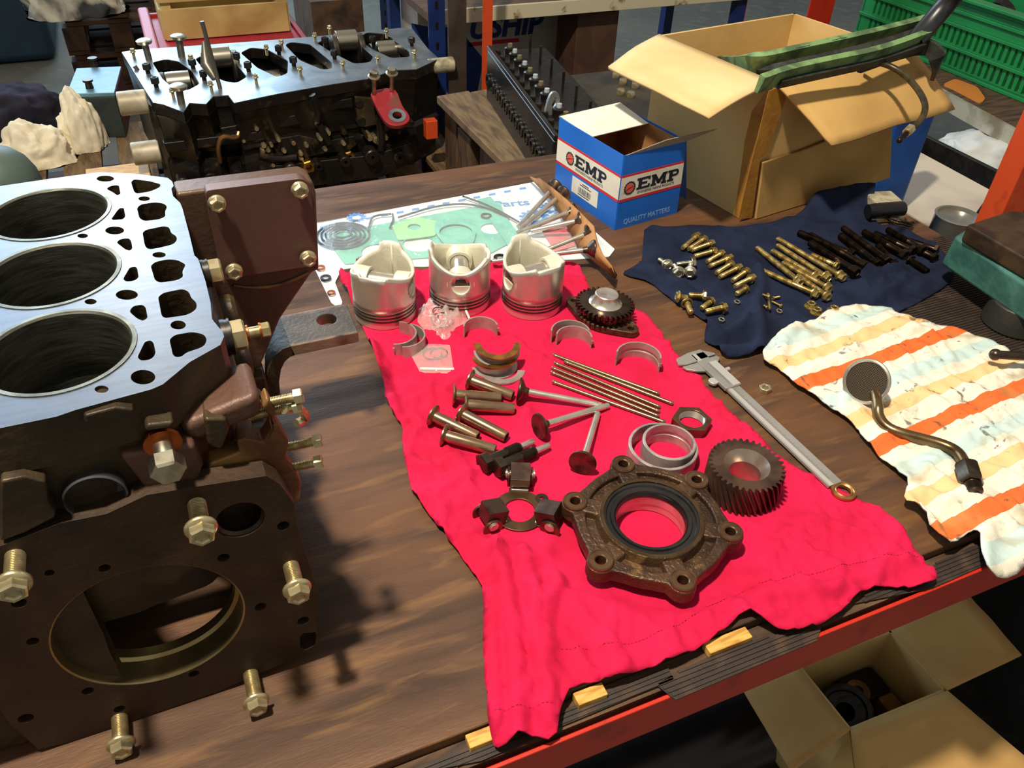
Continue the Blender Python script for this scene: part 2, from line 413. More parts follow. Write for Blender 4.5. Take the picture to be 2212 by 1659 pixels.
TR = [[(1265,210),(1330,170),(1420,165),(1440,270),(1400,288),(1340,245)],[(1330,570),(1400,470),(1430,440),(1480,440),(1498,540),(1470,575),(1350,582)],[(1390,850),(1440,808),(1540,800),(1565,830),(1582,920),(1550,950),(1500,935)],[(1470,1285),(1550,1150),(1620,1138),(1640,1165),(1658,1270),(1600,1310),(1500,1318)],
 [(1565,130),(1600,95),(1800,120),(1920,155),(1910,190),(1800,240),(1630,268),(1600,240)],[(1635,440),(1680,395),(1850,370),(1960,385),(2000,425),(1970,480),(1978,540),(1900,575),(1720,595),(1665,560)],[(1703,735),(1740,700),(1960,655),(2020,670),(2045,740),(2100,770),(2118,810),(2080,870),(1900,915),(1770,935),(1730,890)],[(1800,1130),(1850,1085),(2000,1050),(2120,1060),(2212,1110),(2212,1130),(2175,1200),(2190,1260),(2120,1300),(1910,1332),(1850,1300)]]
HO += [rounded(xy([A(*p) for p in q]), .0035, 3) for q in TR]
HO += [rounded(xy([C_(*p) for p in q]), .0035, 3) for q in ([(968,855),(1000,830),(1120,805),(1160,825),(1170,860),(1205,890),(1205,930),(1150,965),(1010,985),(990,970)],)]
HO += [rounded(xy([B_(*p) for p in q]), .0035, 3) for q in ([(1100,130),(1140,80),(1220,72),(1245,100),(1260,185),(1220,210),(1170,190)],[(1172,520),(1235,390),(1280,375),(1310,395),(1330,490),(1290,540),(1200,550)],[(1445,370),(1490,330),(1640,303),(1740,325),(1768,370),(1740,430),(1590,480),(1550,515),(1500,520),(1475,500)])]
bores = [circ(b[0], b[1], BR+.0042, 48) for b in BO]
# small water holes on the hidden left half of the deck
left = [circ(-.205, b[1]+d, .006, 12) for b in BO for d in (-.03, .03)]
m = MB(); m.prism(DO, DZ-.035, DZ, None, bores+HO+left, 0, 1)
m.build('deck', [DECK, IRON], eng)
for b in BO:
    m = MB(); m.lathe([(BR+.0040,-.035),(BR+.0040,.0006),(BR+.0012,.0006),(BR,-.001),(BR,-.05),(BR+.0004,-.052),(BR,-.054),(BR,-.165),(BR+.004,-.165)], 64, T(b[0], b[1], DZ), cap=False); m.build('cylinder_liner', BORE, eng)
# casting below the deck, open underneath
cx0, cy0 = -.115, .57
def ring(s, z, dy=0, sx=None): sx = s if sx is None else sx; return [(cx0+(x-cx0)*sx, cy0+(y-cy0)*s+dy, z) for x, y in ccw(DO)]
LY = [(1.0, DZ-.035),(.985, DZ-.037),(.965, DZ-.05),(.955, 1.10),(.97, 1.085),(.97, 1.0),(1.0,.985),(1.0,.902)]
m = MB(); v = []; n = len(DO)
for s, z in LY: v += ring(s, z)
LI = [(.94,.902),(.90,1.0),(.88,1.12),(.85,1.165)]
for s, z in LI: v += ring(s, z)
f = []
for j in range(len(LY)+len(LI)-1):
    for i in range(n):
        k = (i+1) % n
        if j in (4, 5, 6, 7, 8) and max(v[j*n+i][1], v[j*n+k][1]) < .47 and abs((v[j*n+i][0]+v[j*n+k][0])/2+.088) < .075: continue   # opening behind the seal bore
        f.append((j*n+i, j*n+k, (j+1)*n+k, (j+1)*n+i))
m.add(v, f); m.build('crankcase', IRON, eng, bevel=.002)
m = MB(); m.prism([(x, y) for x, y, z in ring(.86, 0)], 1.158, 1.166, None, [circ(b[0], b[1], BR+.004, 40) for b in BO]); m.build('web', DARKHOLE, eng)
# main bearing web with bore, seen through the seal opening
YP = .412
cc = circ3(*[(lambda p: Vector((p.x, p.z, 0)))(UY(*q, YP)) for q in ((105,1380),(525,1290),(300,1478))])
CX, CZ, CR = cc
XZ = lambda Y: Matrix(((1,0,0,0),(0,0,-1,Y),(0,1,0,0),(0,0,0,1)))   # local x->X, y->Z, z->-Y
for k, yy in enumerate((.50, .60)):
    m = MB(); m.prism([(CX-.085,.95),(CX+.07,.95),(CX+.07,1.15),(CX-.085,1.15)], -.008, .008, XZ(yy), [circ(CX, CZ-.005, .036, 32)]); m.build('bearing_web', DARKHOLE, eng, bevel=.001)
a = UY(345,1244,.455); m = MB(); m.prism([(a.x+.045*math.cos(q), a.z+.045+.045*math.sin(q)) for q in [PI+PI*i/24 for i in range(25)]], -.016, 0, XZ(.455), [(lambda h: circ(h.x, h.z, .0055, 16))(UY(340,1226,.455))]); m.build('bearing_cap', mat('machined_bore', S(176,158,110)) if False else RUST, eng, bevel=.001)
# flange plate facing the viewer
fp = [(317,1069),(431,1050),(575,1028),(604,1045),(636,1089),(640,1125),(664,1205),(687,1279),(684,1391),(658,1412),(575,1449),(468,1495),(283,1573),(150,1606),(83,1620),(54,1592),(24,1567),(0,1532)]
FP = [(p.x, max(p.z, TZ+.001)) for p in (UY(*q, YP) for q in fp)]; FP += [(-.245, .955), (-.245, 1.06), (-.235, 1.075)]
q0 = UY(0,1180,YP); FP += [(q0.x, q0.z), (UY(130,1130,YP).x, UY(130,1130,YP).z), (UY(230,1110,YP).x, UY(230,1110,YP).z)]
hs = [(107,1238,11),(226,1228,13),(483,1205,13),(612,1136,13),(655,1341,12),(563,1311,12),(419,1456,11),(258,1532,12),(190,1493,13),(56,1552,17),(71,1386,14),(41,1303,17)]
def hz(px, py, r): p = UY(px, py, YP); w = UY(px+r, py, YP); return circ(p.x, p.z, (w-p).length, 16)
pc = UY(519,1124,YP); PRR = (UY(572,1110,YP)-pc).length
slot = [(p.x, p.z) for p in (UY(*q, YP) for q in ((648,1375),(656,1368),(681,1366),(684,1374),(680,1395),(658,1404),(648,1398)))]
m = MB(); m.prism(FP, -.016, 0, XZ(YP), [circ(CX, CZ, CR, 72), circ(pc.x, pc.z, PRR, 32), slot]+[hz(*h) for h in hs])
m.build('rear_flange', mat('flange_iron', S(66,47,30), .55, .25, S(46,33,22), 16, .4, .65, .3, 180, col3=S(96,74,44), s3=10, lo3=.6, hi3=.8), eng, bevel=.0008, seg=1)
m = MB(); m.lathe([(CR+.0005,0),(CR-.0012,-.001),(CR-.0012,-.020),(CR-.004,-.022),(CR-.004,-.03),(CR+.004,-.03)], 72, XZ(YP) @ T(CX,CZ,0), cap=False); m.build('seal_bore', mat('machined_bore', S(176,158,110), .34, .9, S(140,120,80), 12), eng)
m = MB(); m.lathe([(PRR,-.002),(PRR-.002,-.004),(PRR-.002,-.02),(1e-6,-.02)], 32, XZ(YP) @ T(pc.x,pc.z,0), cap=False); m.build('bore_plug', STEELD, eng)
# core plug
pc = UY(206,1063,.424); R = (UY(270,1045,.424)-pc).length
m = MB(); m.lathe([(R*1.06,-.012),(R*1.06,.0012),(R,.0022),(R*.95,.001),(R*.92,-.006),(R*.7,-.0075),(1e-6,-.008)], 36, T(pc.x, .420, pc.z) @ Matrix.Rotation(PI/2,4,'X'), cap=False); m.build('core_plug', mat('core_plug_steel', S(120,124,126), .35, .9), eng)
# cast pads and ledges of the front face
def pad(pts, y0, y1, bev=.003, matx=IRON, name='cast_pad'):
    P = [(p.x, p.z) for p in (UY(*q, y1) for q in pts)]
    mm = MB(); mm.prism(P, 0, y0-y1, XZ(y0)); return mm.build(name, matx, eng, bevel=bev)
pad([(0,1172),(60,1150),(118,1120),(120,1105),(104,1085),(100,1040),(50,1030),(0,1040)], .44, .412, .005)
pad([(182,916),(285,894),(292,885),(250,880),(180,898)], .445, .418, .004)
pad([(312,934),(372,925),(378,912),(316,918)], .445, .416, .004)
pad([(255,985),(420,960),(440,1010),(425,1052),(318,1066)], .45, .420, .004, IRONR)
pad([(380,925),(560,850),(570,900),(420,960)], .47, .428, .006, IRONR)
pad([(440,905),(490,905),(497,930),(480,975),(450,965)], .45, .424, .003)
# screws of the flange
FB = bolt_mesh(.045, .0060, .0150, .0095, .0105, .0014).mesh('flange_screw', ZINC)
def screw(px, py, Y, L, axis=(0,-1,0), me=FB, par=None, s=1.0, name='screw', spin=.3, pos=None):
    p = UY(px, py, Y) if pos is None else pos
    o = bpy.data.objects.new(name, me); COL.objects.link(o); o.parent = par or eng
    o.matrix_basis = wm(o.parent).inverted() @ at(p+Vector(axis).normalized()*L, axis, spin=spin) @ Matrix.Scale(s, 4); return o
for px, py, L in ((33,1200,.022),(425,1088,.022),(628,1222,.022),(541,1455,.026),(258,1550,.022)): screw(px, py, YP, L)
p = UY(352,958,.42)
m = MB(); Mx = at(p, (.02,-1,-.12)); m.lathe([(1e-6,-.002),(.0115,-.002),(.0115,.0005),(.0085,.001),(.006,.001)], 24, Mx); m.build('copper_washer', COPPER, eng)
m = MB(); m.lathe([(.006,0),(.006,.014),(.0055,.016)], 20, Mx); m.hexp(Mx @ T(0,0,.015), .0185, .011); m.build('banjo_bolt', ZINCW, eng)
# side plugs
def hexplug(px, py, X, af, h, washer=None, name='hex_plug', mt=ZINC, ax=(1,0,0)):
    p = UY(px, py, X); Mx = at(p, ax, spin=.25); mm = MB()
    if washer: mm.lathe([(1e-6,-.006),(washer,-.006),(washer,-.003),(washer*.96,-.003),(washer*.96,-.001),(washer,-.001),(washer,.0005),(af*.5,.001)], 28, Mx, 0)
    mm.build(name+'_washer', BLACK, eng) if washer else None
    mm = MB(); mm.hexp(Mx, af, h); return mm.build(name, mt, eng), Mx
hexplug(452,590,.60,.0185,.010,.0115)
_, Mx = hexplug(500,727,.505,.020,.010,.0135)
m = MB(); m.lathe([(.0042,.009),(.0042,.021)], 18, Mx); m.hexp(Mx @ T(0,0,.021), .010, .006); m.build('drain_tap', ZINC, eng)
m = MB()
for z in (.0105, .0195): m.lathe([(.0042,z),(.0062,z),(.0062,z+.0014),(.0042,z+.0014)], 20, Mx)
m.build('copper_washer', COPPER, eng)
# rusty bracket beside the flange, with its screws
bp = [(1160,65),(1185,18),(1222,75),(1215,110),(1240,150),(1282,220),(1265,290),(1300,330),(1337,400),(1330,475),(1285,495),(1180,368),(890,413),(930,312),(1060,262),(1048,210),(1090,200),(1165,215),(1200,160),(1188,95)]
m = MB(); m.prism([(q.x, q.z) for q in (UY(x*.4875, 850+y*.4875, .43) for x, y in bp)], -.014, 0, XZ(.43)); m.build('bracket', RUST, eng, bevel=.002)
SB = bolt_mesh(.03, .0034, .0095, .006, 0, .001).mesh('small_screw', ZINC)
for px, py, L in ((596,866,.012),(600,886,.010),(640,962,.012),(655,1005,.008)): screw(0,0,0, L, (1,-.15,.1), SB, pos=UY(px, py, .435), name='small_screw')
m = MB(); m.tube([UY(612,884,.432), UY(640,880,.44), UY(655,890,.45), UY(662,905,.455), UY(640,915,.45)], .0035, 8, sm=2); m.build('breather_pipe', ZINC, eng)
# rough lumps along the right side wall (pump drive and tappet chest)
rl = random.Random(3)
for k, (y, z, r) in enumerate(((.47,1.10,.018),(.50,1.03,.02),(.53,1.08,.024),(.57,1.0,.022),(.60,1.09,.02),(.64,1.03,.024),(.67,1.09,.018),(.46,.98,.015),(.5,.95,.016))):
    m = MB(); m.lathe([(r,-.03),(r,.016),(r*.8,.02),(r*.5,.02),(r*.45,.014),(1e-6,.014)], 18, at((.005,y,z),(1,0,0))); m.build('side_boss', IRON, eng, bevel=.001)
m = MB(); m.box((.0,.57,1.04), (.022,.23,.16)); m.build('tappet_chest_cover', IRONR, eng, bevel=.004)
# timing case with its access cover at the far end
YC = .70
hp = [(379,418),(655,383),(676,392),(684,420),(690,585),(676,588),(640,640),(606,690),(560,800),(470,800),(420,560)]
P = [(p.x, p.z) for p in (UY(*q, YC) for q in hp)]
m = MB(); m.prism(P, -.028, 0, XZ(YC)); m.build('timing_case', mat('case_iron', S(104,80,64), .42, .25, S(76,56,44), 7, .4, .65, .2, 160), eng, bevel=.004)
cp = [(443,411),(650,385),(664,392),(670,410),(679,474),(686,552),(680,570),(663,575),(529,595),(487,604),(479,590),(455,481)]
P = [(p.x, p.z) for p in (UY(*q, YC-.012) for q in cp)]
m = MB(); m.prism(rounded(P, .004), 0, .013, XZ(YC)); m.build('access_cover', mat('cover_red_oxide', S(112,84,72), .36, .3, S(92,64,54), 6, .4, .65, .06, 200, rvar=.15, col3=S(128,60,62), s3=9, lo3=.58, hi3=.8), eng, bevel=.0012)
CB = bolt_mesh(.02, .0040, .0115, .008, .0078, .0012).mesh('cover_screw', ZINC)
for px, py in ((468,437),(646,408),(505,583),(664,555)): screw(px, py, YC-.015, .002, (0,-1,.05), CB, spin=.5)
m = MB(); a = [UY(x*.35262, 340+y*.35262, YC-.001) for x, y in ((1430,785),(1540,800),(1680,790),(1800,750),(1890,705))]; m.tube(a, .0016, 6, sm=2); m.build('joint_bead', RUST, eng)
# engine mounting foot: bent steel bracket with a bolt hole
ZB = 1.020
a, b, c = U(630,684,ZB), U(744,655,ZB), U(768,705,ZB); hc = U(706,690,ZB); hr = (U(727,690,ZB)-hc).length
fy0, fy1 = min(c.y, U(655,742,ZB).y), b.y
x1 = c.x; x0 = a.x-.012; t = .013
m = MB(); m.prism([(x0,fy0),(x1,fy0),(x1+.002,fy1-.004),(x1-.004,fy1),(x0,fy1)], ZB-t, ZB, None, [circ(hc.x, hc.y, hr, 32)])
m.build('mount_plate', mat('mount_steel', S(158,136,114), .42, .25, S(122,100,82), 24, .4, .65, .2, 200), eng, bevel=.0012)
path = [(x0+.001, 0), (x0-.008, -.002), (x0-.018,-.010), (x0-.025,-.022), (x0-.030,-.04), (x0-.033,-.075)]
m = MB(); k = len(path); v = []
for i, (x, dz) in enumerate(path):
    p0 = Vector(path[max(0,i-1)]); p1 = Vector(path[min(k-1,i+1)]); d = (p1-p0).normalized(); nx, nz = -d.y, d.x
    if nz > 0: nx, nz = -nx, -nz
    for yy in (fy0, fy1-.012*i): v += [(x, yy, ZB+dz), (x+nx*t, yy, ZB+dz+nz*t)]
f = []
for i in range(k-1):
    o = i*4; p = o+4; f += [(o,o+2,p+2,p),(o+1,p+1,p+3,o+3),(o,p,p+1,o+1),(o+2,o+3,p+3,p+2)]
f += [(0,1,3,2), ((k-1)*4,(k-1)*4+2,(k-1)*4+3,(k-1)*4+1)]
m.add(v, f); m.build('mount_arm', IRON, eng, bevel=.001, ang=60)
m = MB(); m.box((x0-.045, (fy0+fy1)/2, .955), (.03, .09, .09)); m.build('mount_pad', IRON, eng, bevel=.003)
# ================================================================== red shirt on the bench
PINK = mat('red_jersey', S(200,20,70), .85, 0, S(188,14,58), 14, .4, .65, .25, 900, spec=.25)
def world(L, z=TZ): return [(p.x, p.y) for p in (U(*q, z) for q in L)]
sh_px = [(733,612),(744,594),(800,586),(915,588),(1000,582),(1070,572),(1160,576),(1235,570),(1252,580),(1264,612),(1296,650),(1385,672),(1406,690),(1440,745),(1500,805),(1530,852),(1600,915),(1700,1004),(1800,1052),(1850,1078),(1932,1128),(1962,1180),(2020,1238),(2022,1256),(1985,1270),(1900,1262),(1852,1283),(1800,1340),(1722,1362),(1690,1366),(1650,1347),(1602,1331),(1560,1370),(1480,1420),(1300,1478),(1236,1486),(1205,1540),(1203,1600),(1130,1592),(1082,1616),(1062,1606),(1050,1500),(1044,1400),(1048,1290),(1020,1240),(960,1160),(892,1078),(884,1040),(868,965),(872,930),(836,890),(830,840),(802,762),(790,720),(754,650)]
SHP = [tuple(p) for p in smooth([Vector((x, y, 0)) for x, y in world(sh_px)], 1)]
SH = world(sh_px)
FD = [([(742,606),(764,664),(796,745),(826,838),(856,902)], .010, .009), ([(770,690),(812,800),(838,870)], .004, .006), ([(860,905),(905,960),(985,985)], .003, .006),
 ([(1072,1185),(1096,1290),(1108,1400),(1118,1520),(1118,1590)], .010, .009), ([(1125,1185),(1150,1280),(1162,1400),(1180,1490),(1186,1560)], .009, .008), ([(1062,1290),(1068,1400),(1078,1560)], .006, .007),
 ([(1205,1262),(1172,1340),(1182,1410)], .008, .009), ([(1228,1300),(1300,1385),(1330,1450)], .004, .010), ([(1300,1300),(1400,1335),(1560,1335)], .004, .009), ([(1562,1345),(1640,1292),(1750,1276),(1850,1284)], .006, .009), ([(1610,1330),(1690,1350),(1800,1320)], .005, .010),
 ([(1600,1300),(1800,1232),(1940,1190)], .0018, .008), ([(985,985),(1002,1030),(955,1062)], .005, .008), ([(892,1002),(960,1042),(995,1030)], .004, .008), ([(1055,945),(1010,985)], .003, .006), ([(905,1080),(1000,1160),(1060,1190)], .004, .012),
 ([(1172,735),(1166,860)], .0018, .005), ([(1140,640),(1160,700),(1150,740)], .002, .006), ([(1290,725),(1185,760)], .0015, .005), ([(1060,1180),(1180,1200),(1250,1240)], .004, .010), ([(1560,1095),(1700,1115),(1850,1180)], .0022, .010), ([(1230,1240),(1260,1290),(1330,1310)], .003, .008)]
FD = [(world(p), h*1.25, w) for p, h, w in FD]
KEEP = []   # (x, y, r): where things rest, the cloth lies flat
for px, py, r in ((838,690,.055),(996,665,.055),(1148,672,.055),(955,690,.03),(935,778,.03),(870,745,.03),(1037,718,.03),(1235,728,.03),(1376,775,.03),(1075,790,.035),(1050,835,.03),(1090,860,.03),(1040,850,.03),(985,905,.03),(1030,950,.03),(1060,920,.03),(1200,855,.04),(1235,895,.04),(1275,945,.04),(1300,820,.06),(1380,850,.06),(1100,985,.03),(1130,970,.03),(1122,1020,.02),(1122,1103,.045),(1400,1130,.10),(1612,1040,.06),(1434,965,.05),(1495,915,.03),(1305,680,.068),(1240,650,.035),(1360,712,.03),(1245,1000,.03),(1490,780,.03),(1700,980,.02),(1822,1062,.024),(1500,775,.022),(1560,830,.022),(1620,890,.022),(1680,940,.022),(1740,995,.022),(1800,1050,.022)):
    p = U(px, py, TZ); KEEP.append((p.x, p.y, r))
def sm01(a, b, x):
    t = max(0, min(1, (x-a)/(b-a))); return t*t*(3-2*t)
CR = random.Random(21); CREASE = []
bx0, bx1 = min(p[0] for p in SH), max(p[0] for p in SH); by0, by1 = min(p[1] for p in SH), max(p[1] for p in SH)
while len(CREASE) < 120:
    x, y = CR.uniform(bx0, bx1), CR.uniform(by0, by1)
    if not inpoly(x, y, SH): continue
    a = CR.gauss(1.75, .55); L = CR.uniform(.014, .055); c = CR.uniform(-.5, .5); P = []
    for k in range(4): P.append((x, y)); x += math.cos(a)*L/3; y += math.sin(a)*L/3; a += c
    CREASE.append((P, CR.uniform(.0012, .0034), CR.uniform(.0028, .0055), min(p[0] for p in P)-.016, max(p[0] for p in P)+.016, min(p[1] for p in P)-.016, max(p[1] for p in P)+.016))
def shirt_z(x, y, d):
    k = 1.0
    for cx, cy, r in KEEP:
        q = math.hypot(x-cx, y-cy)
        if q < r*1.35: k = min(k, sm01(r*.85, r*1.35, q))
    n = 1-abs(noise.noise(Vector((x*22+3, y*22, 1.3))))*2.2
    n2 = 1-abs(noise.noise(Vector((x*48, y*36+5, 4.1))))*2.0
    n3 = 1-abs(noise.noise(Vector((x*34-y*20, y*30+x*14, 8.8))))*2.4
    h = max(0, n)**3*.0062 + max(0, n2)**4*.0026 + max(0, n3)**5*.0040
    near = [c[:3] for c in CREASE if c[3] < x < c[4] and c[5] < y < c[6]]
    h = h*k + max(folds_height(x, y, FD), folds_height(x, y, near))*k
    z = TZ+.0006+h
    if d < .004: z += .0012*sm01(0,.004,.004-d)*k
    return z - .0050*sm01(.304, .292, y)
sh = sheet('red_shirt', SHP, shirt_z, PINK, .0042, .0016)
tag(sh, 'crumpled bright red cotton shirt spread on the bench under the engine parts', 'shirt')
SZ = TZ+.0024
STITCH = mat('red_thread', S(176,10,40), .8)
def seam(px, nm):
    P = world(px); mb = MB(); acc = 0
    for a, b in zip(P, P[1:]):
        a, b = Vector(a), Vector(b); L = (b-a).length; t = 0
        while t+.0022 < L:
            p, q = a.lerp(b, t/L), a.lerp(b, (t+.0022)/L)
            mb.tube([(p.x,p.y,shirt_z(p.x,p.y,.1)+.0023),(q.x,q.y,shirt_z(q.x,q.y,.1)+.0023)], .00028, 4); t += .0036
    o = mb.build(nm, STITCH, sh); tag(o, kind='stuff')
seam([(1210,1415),(1330,1405),(1450,1365),(1545,1310),(1640,1270),(1760,1245),(1900,1212),(1985,1208)], 'hem_stitching')
seam([(1056,1560),(1120,1545),(1200,1535)], 'cuff_stitching')
# ================================================================== pistons
ALU = mat('piston_aluminium', S(212,206,194), .34, .8, S(202,196,184), 40, .4, .65, .05, 400)
ALUI = mat('piston_cast_inside', S(226,222,202), .5, .25, S(208,204,186), 30, .4, .6, .15, 200)
RINGM = mat('piston_ring_steel', S(112,106,98), .25, 1)
PR = .0412; PH = .084
def piston(label, M, tab=1):
    t = thing('piston', label, 'piston', group='aluminium pistons standing upside down')
    m = MB()
    pr = [(1e-6,0),(PR-.0012,0),(PR-.0005,.0007),(PR-.0005,.0105)]
    for z in (.0105,.0155,.0205): pr += [(PR-.0035,z),(PR-.0035,z+.0026),(PR-.0004,z+.0026),(PR-.0004,z+.005)]
    pr += [(PR-.0004,.0262),(PR-.006,.0268),(PR-.006,.016),(1e-6,.0145)]
    m.lathe(pr, 64); m.build('crown', ALU, t, ang=30)
    for k, z in enumerate((.0107,.0157,.0207)):
        m = MB(); m.lathe([(PR-.003,z),(PR+.0006,z+.0002),(PR+.0006,z+.0019),(PR-.003,z+.0021)], 64, None, closed=True, a0=.1+k*2.1, a1=2*PI+.1+k*2.1-.03); m.build('piston_ring', RINGM, t, ang=30)
    # skirt wall: developed sheet with the two pin holes, wrapped to a cylinder (u=0 opposite the pin axis)
    Lc = 2*PI*PR; zb = .0258; zp = .049; rp = .0128
    def top(u):
        th = u/PR+PI/2                     # angle from the pin axis
        c = abs(math.cos(th)); s_ = abs(math.sin(th))
        h = PH-.0035-.015*c**2.2
        if math.sin(th) > 0: h += .0075*sm01(.90,.965,s_)
        else: h -= .0042*sm01(.885,.905,s_)
        return h
    N = 160; outl = [(Lc*i/N, zb) for i in range(N+1)] + [(Lc*i/N, top(Lc*i/N)) for i in range(N, -1, -1)]
    hl = [circ(Lc*f, zp, rp, 28) for f in (.25, .75)]
    pts = []; ed = []
    for lp in [outl]+hl:
        o = len(pts); pts += [Vector(p) for p in lp]; ed += [(o+i, o+(i+1)%len(lp)) for i in range(len(lp))]
    for j in range(1, 7):
        for i in range(1, N):
            u = Lc*i/N; z = zb+(top(u)-zb)*j/7
            if all(math.hypot(u-Lc*f, z-zp) > rp+.0012 for f in (.25,.75)): pts.append(Vector((u, z)))
    v2, e2, f2, *_ = delaunay_2d_cdt(pts, ed, [], 1, 1e-7)
    F = []
    for f in f2:
        x = sum(v2[i].x for i in f)/3; z = sum(v2[i].y for i in f)/3
        if all(math.hypot(x-Lc*q, z-zp) > rp*.985 for q in (.25,.75)): F.append(tuple(f) if area([v2[i] for i in f]) > 0 else tuple(reversed(f)))
    m = MB(); m.add([(PR*math.cos(p.x/PR+PI/2), PR*math.sin(p.x/PR+PI/2), p.y) for p in v2], F)
    sk = m.build('skirt', [ALU, ALUI], t, ang=40)
    sd = sk.modifiers.new('wall', 'SOLIDIFY'); sd.thickness = .0042; sd.offset = -1; sd.material_offset = 1; sd.material_offset_rim = 1
    for s in (-1, 1):
        m = MB(); m.lathe([(rp,0),(.0185,0),(.0175,.020),(rp,.020)], 28, at((s*.0375,0,zp), (-s,0,0)), closed=True)
        m.box((s*.029,0,.0305), (.017,.030,.033)); m.build('pin_boss', ALUI, t, bevel=.001)
    m = MB(); m.lathe([(.0075,-.033),(.0118,-.033),(.0124,-.0325),(.0124,.0325),(.0118,.033),(.0075,.033)], 32, at((0,0,zp),(1,0,0)), closed=True); m.build('piston_pin', STEEL, t)
    t.matrix_basis = M
    return t
def from_front(px, py, r):
    p = U(px, py, SZ); d = Vector((p.x, p.y, 0)).normalized(); return p+d*r
pp = [from_front(836,714,PR), from_front(994,686,PR), from_front(1146,693,PR)]
p0 = piston('silver piston at the left beside the torn-off gasket bag, pin running left to right', T(*pp[0], -.62))
dup(p0, T(*pp[1], 1.25), 'middle silver piston with its pin pointing at the viewer, behind the plastic bag')
dup(p0, T(*pp[2], .12), 'right silver piston beside the gear pump, no bag touching it')
# ================================================================== small plastic bags with circlips
PLAS = mat('clear_plastic', S(244,240,236), .12, 0, None, alpha=.28, spec=1.0, bump=.8, bscale=160)
PLASW = mat('clear_plastic_edge', S(248,244,242), .15, 0, None, alpha=.6, spec=.9)
WIRE = mat('clip_wire', S(120,112,100), .3, 1)
def wire_ring(parent, c, r, rz, gap=.5, tilt=(0,0)):
    m = MB(); M = Matrix.Translation(c) @ Matrix.Rotation(tilt[0],4,'X') @ Matrix.Rotation(tilt[1],4,'Y')
    m.tube([M @ Vector((r*math.cos(a), r*math.sin(a), 0)) for a in [rz+gap/2+(2*PI-gap)*i/28 for i in range(29)]], .0008, 6)
    return m.build('circlip', WIRE, parent)
def baggie(px, label, crum, zscale, seed, zoff=0.0):
    P = world(px); cx = sum(p[0] for p in P)/len(P); cy = sum(p[1] for p in P)/len(P)
    t = thing('plastic_bag', label, 'bag', (cx, cy, SZ), group='small clear plastic bags of clips')
    def zz(x, y, d):
        n = noise.noise(Vector((x*90+seed, y*90, seed))); n2 = noise.noise(Vector((x*210, y*210+seed, seed*2)))
        return SZ+.0012+zoff*0+sm01(0,.012,d)*zscale*(.6+.9*abs(n)*1.4)+abs(n2)*crum*sm01(0,.006,d)
    sheet('film', P, zz, PLAS, .0026, 0, t)
    return t, (cx, cy)
b1, c1 = baggie([(905,672),(930,652),(962,632),(988,650),(1012,700),(985,712),(968,738),(940,745),(920,722),(902,700)], 'crumpled clear plastic bag holding wire circlips between the two left pistons', .009, .009, 2.2)
for dx, dy, dz, a in ((-.006,-.012,.006,.4),(.002,-.014,.007,2.2),(-.002,-.004,.010,4)): wire_ring(b1, Vector((c1[0]+dx, c1[1]+dy, SZ+dz)), .0105, a, .5, (.5,.3))
m = MB(); q = world([(985,650),(1014,702)]); m.tube([(q[0][0],q[0][1],SZ+.02),(q[1][0],q[1][1],SZ+.008)], .0016, 6, flat=.5); m.build('zip_strip', PLASW, b1)
b2, c2 = baggie([(886,768),(905,748),(945,748),(972,750),(981,812),(945,811),(908,810)], 'flat clear plastic bag with two wire circlips on the left of the red shirt', .003, .003, 5.1)
for px, py, r, a in ((934,764,.0115,.3),(948,762,.0105,3.3)): p = U(px, py, SZ+.002); wire_ring(b2, p, r, a, .7)
q = world([(908,803),(981,804)]); m = MB(); m.tube([(q[0][0],q[0][1],SZ+.003),(q[1][0],q[1][1],SZ+.003)], .0022, 6, flat=.4); m.build('zip_strip', PLASW, b2)
# ================================================================== bearing shells
SHELL = mat('bearing_shell', S(176,166,160), .38, .5, S(160,150,144), 60)
BRONZE = mat('bronze_face', S(196,142,66), .35, .9, S(150,110,60), 80, .4, .6)
def shell(label, c, r, h, dirn, span=PI, groove=False, nm='bearing_shell', grp='half round bearing shells', par=None, tt=.0019, tab=True):
    # dirn: direction the back of the arch points to
    m = MB(); a0 = dirn-span/2
    pr = [(r-tt,0),(r,0),(r,h),(r-tt,h)]
    if groove: pr = [(r-tt,0),(r,0),(r,h),(r-tt,h),(r-tt,h*.6),(r-tt*.45,h*.58),(r-tt*.45,h*.42),(r-tt,h*.4)]
    m.lathe(pr, 40, T(*c), closed=True, a0=a0, a1=a0+span)
    if tab:
        e = Vector((math.cos(a0)*(r+.0004), math.sin(a0)*(r+.0004), h*.55)); m.box(e+Vector(c), (.0025,.0025,.005))
    o = m.build(nm, SHELL, par, ang=30)
    return tag(o, label, 'bearing shell', grp) if par is None else o
def away(px, py, z=SZ): p = U(px, py, z); return math.atan2(p.y, p.x), p
a, p = away(858,742); shell('grey bearing shell curving to the right at the left shirt fold', p, .0255, .017, a-1.75)
p2 = p+Vector((.004,-.003,0)); shell('second grey bearing shell nested against the one at the left fold', p2+Vector((.0040,-.0052,0)), .0262, .017, a-1.72, tab=False)
a, p = away(1038,729); shell('lone grey bearing shell between the plastic bag and the bronze edged pair', p, .0225, .018, a+.12, 3.0)
a, p = away(1230,742); shell('outer grey bearing shell of the pair below the gear pump', p, .0252, .020, a+.2, 3.0, tab=False)
a, p = away(1237,750); shell('inner grey bearing shell of the pair below the gear pump', p+Vector((0,-.001,0)), .0232, .0185, a+.0, 3.0)
a, p = away(1375,797); shell('grooved grey bearing shell standing near the vernier caliper', p, .0278, .022, a, PI, True)
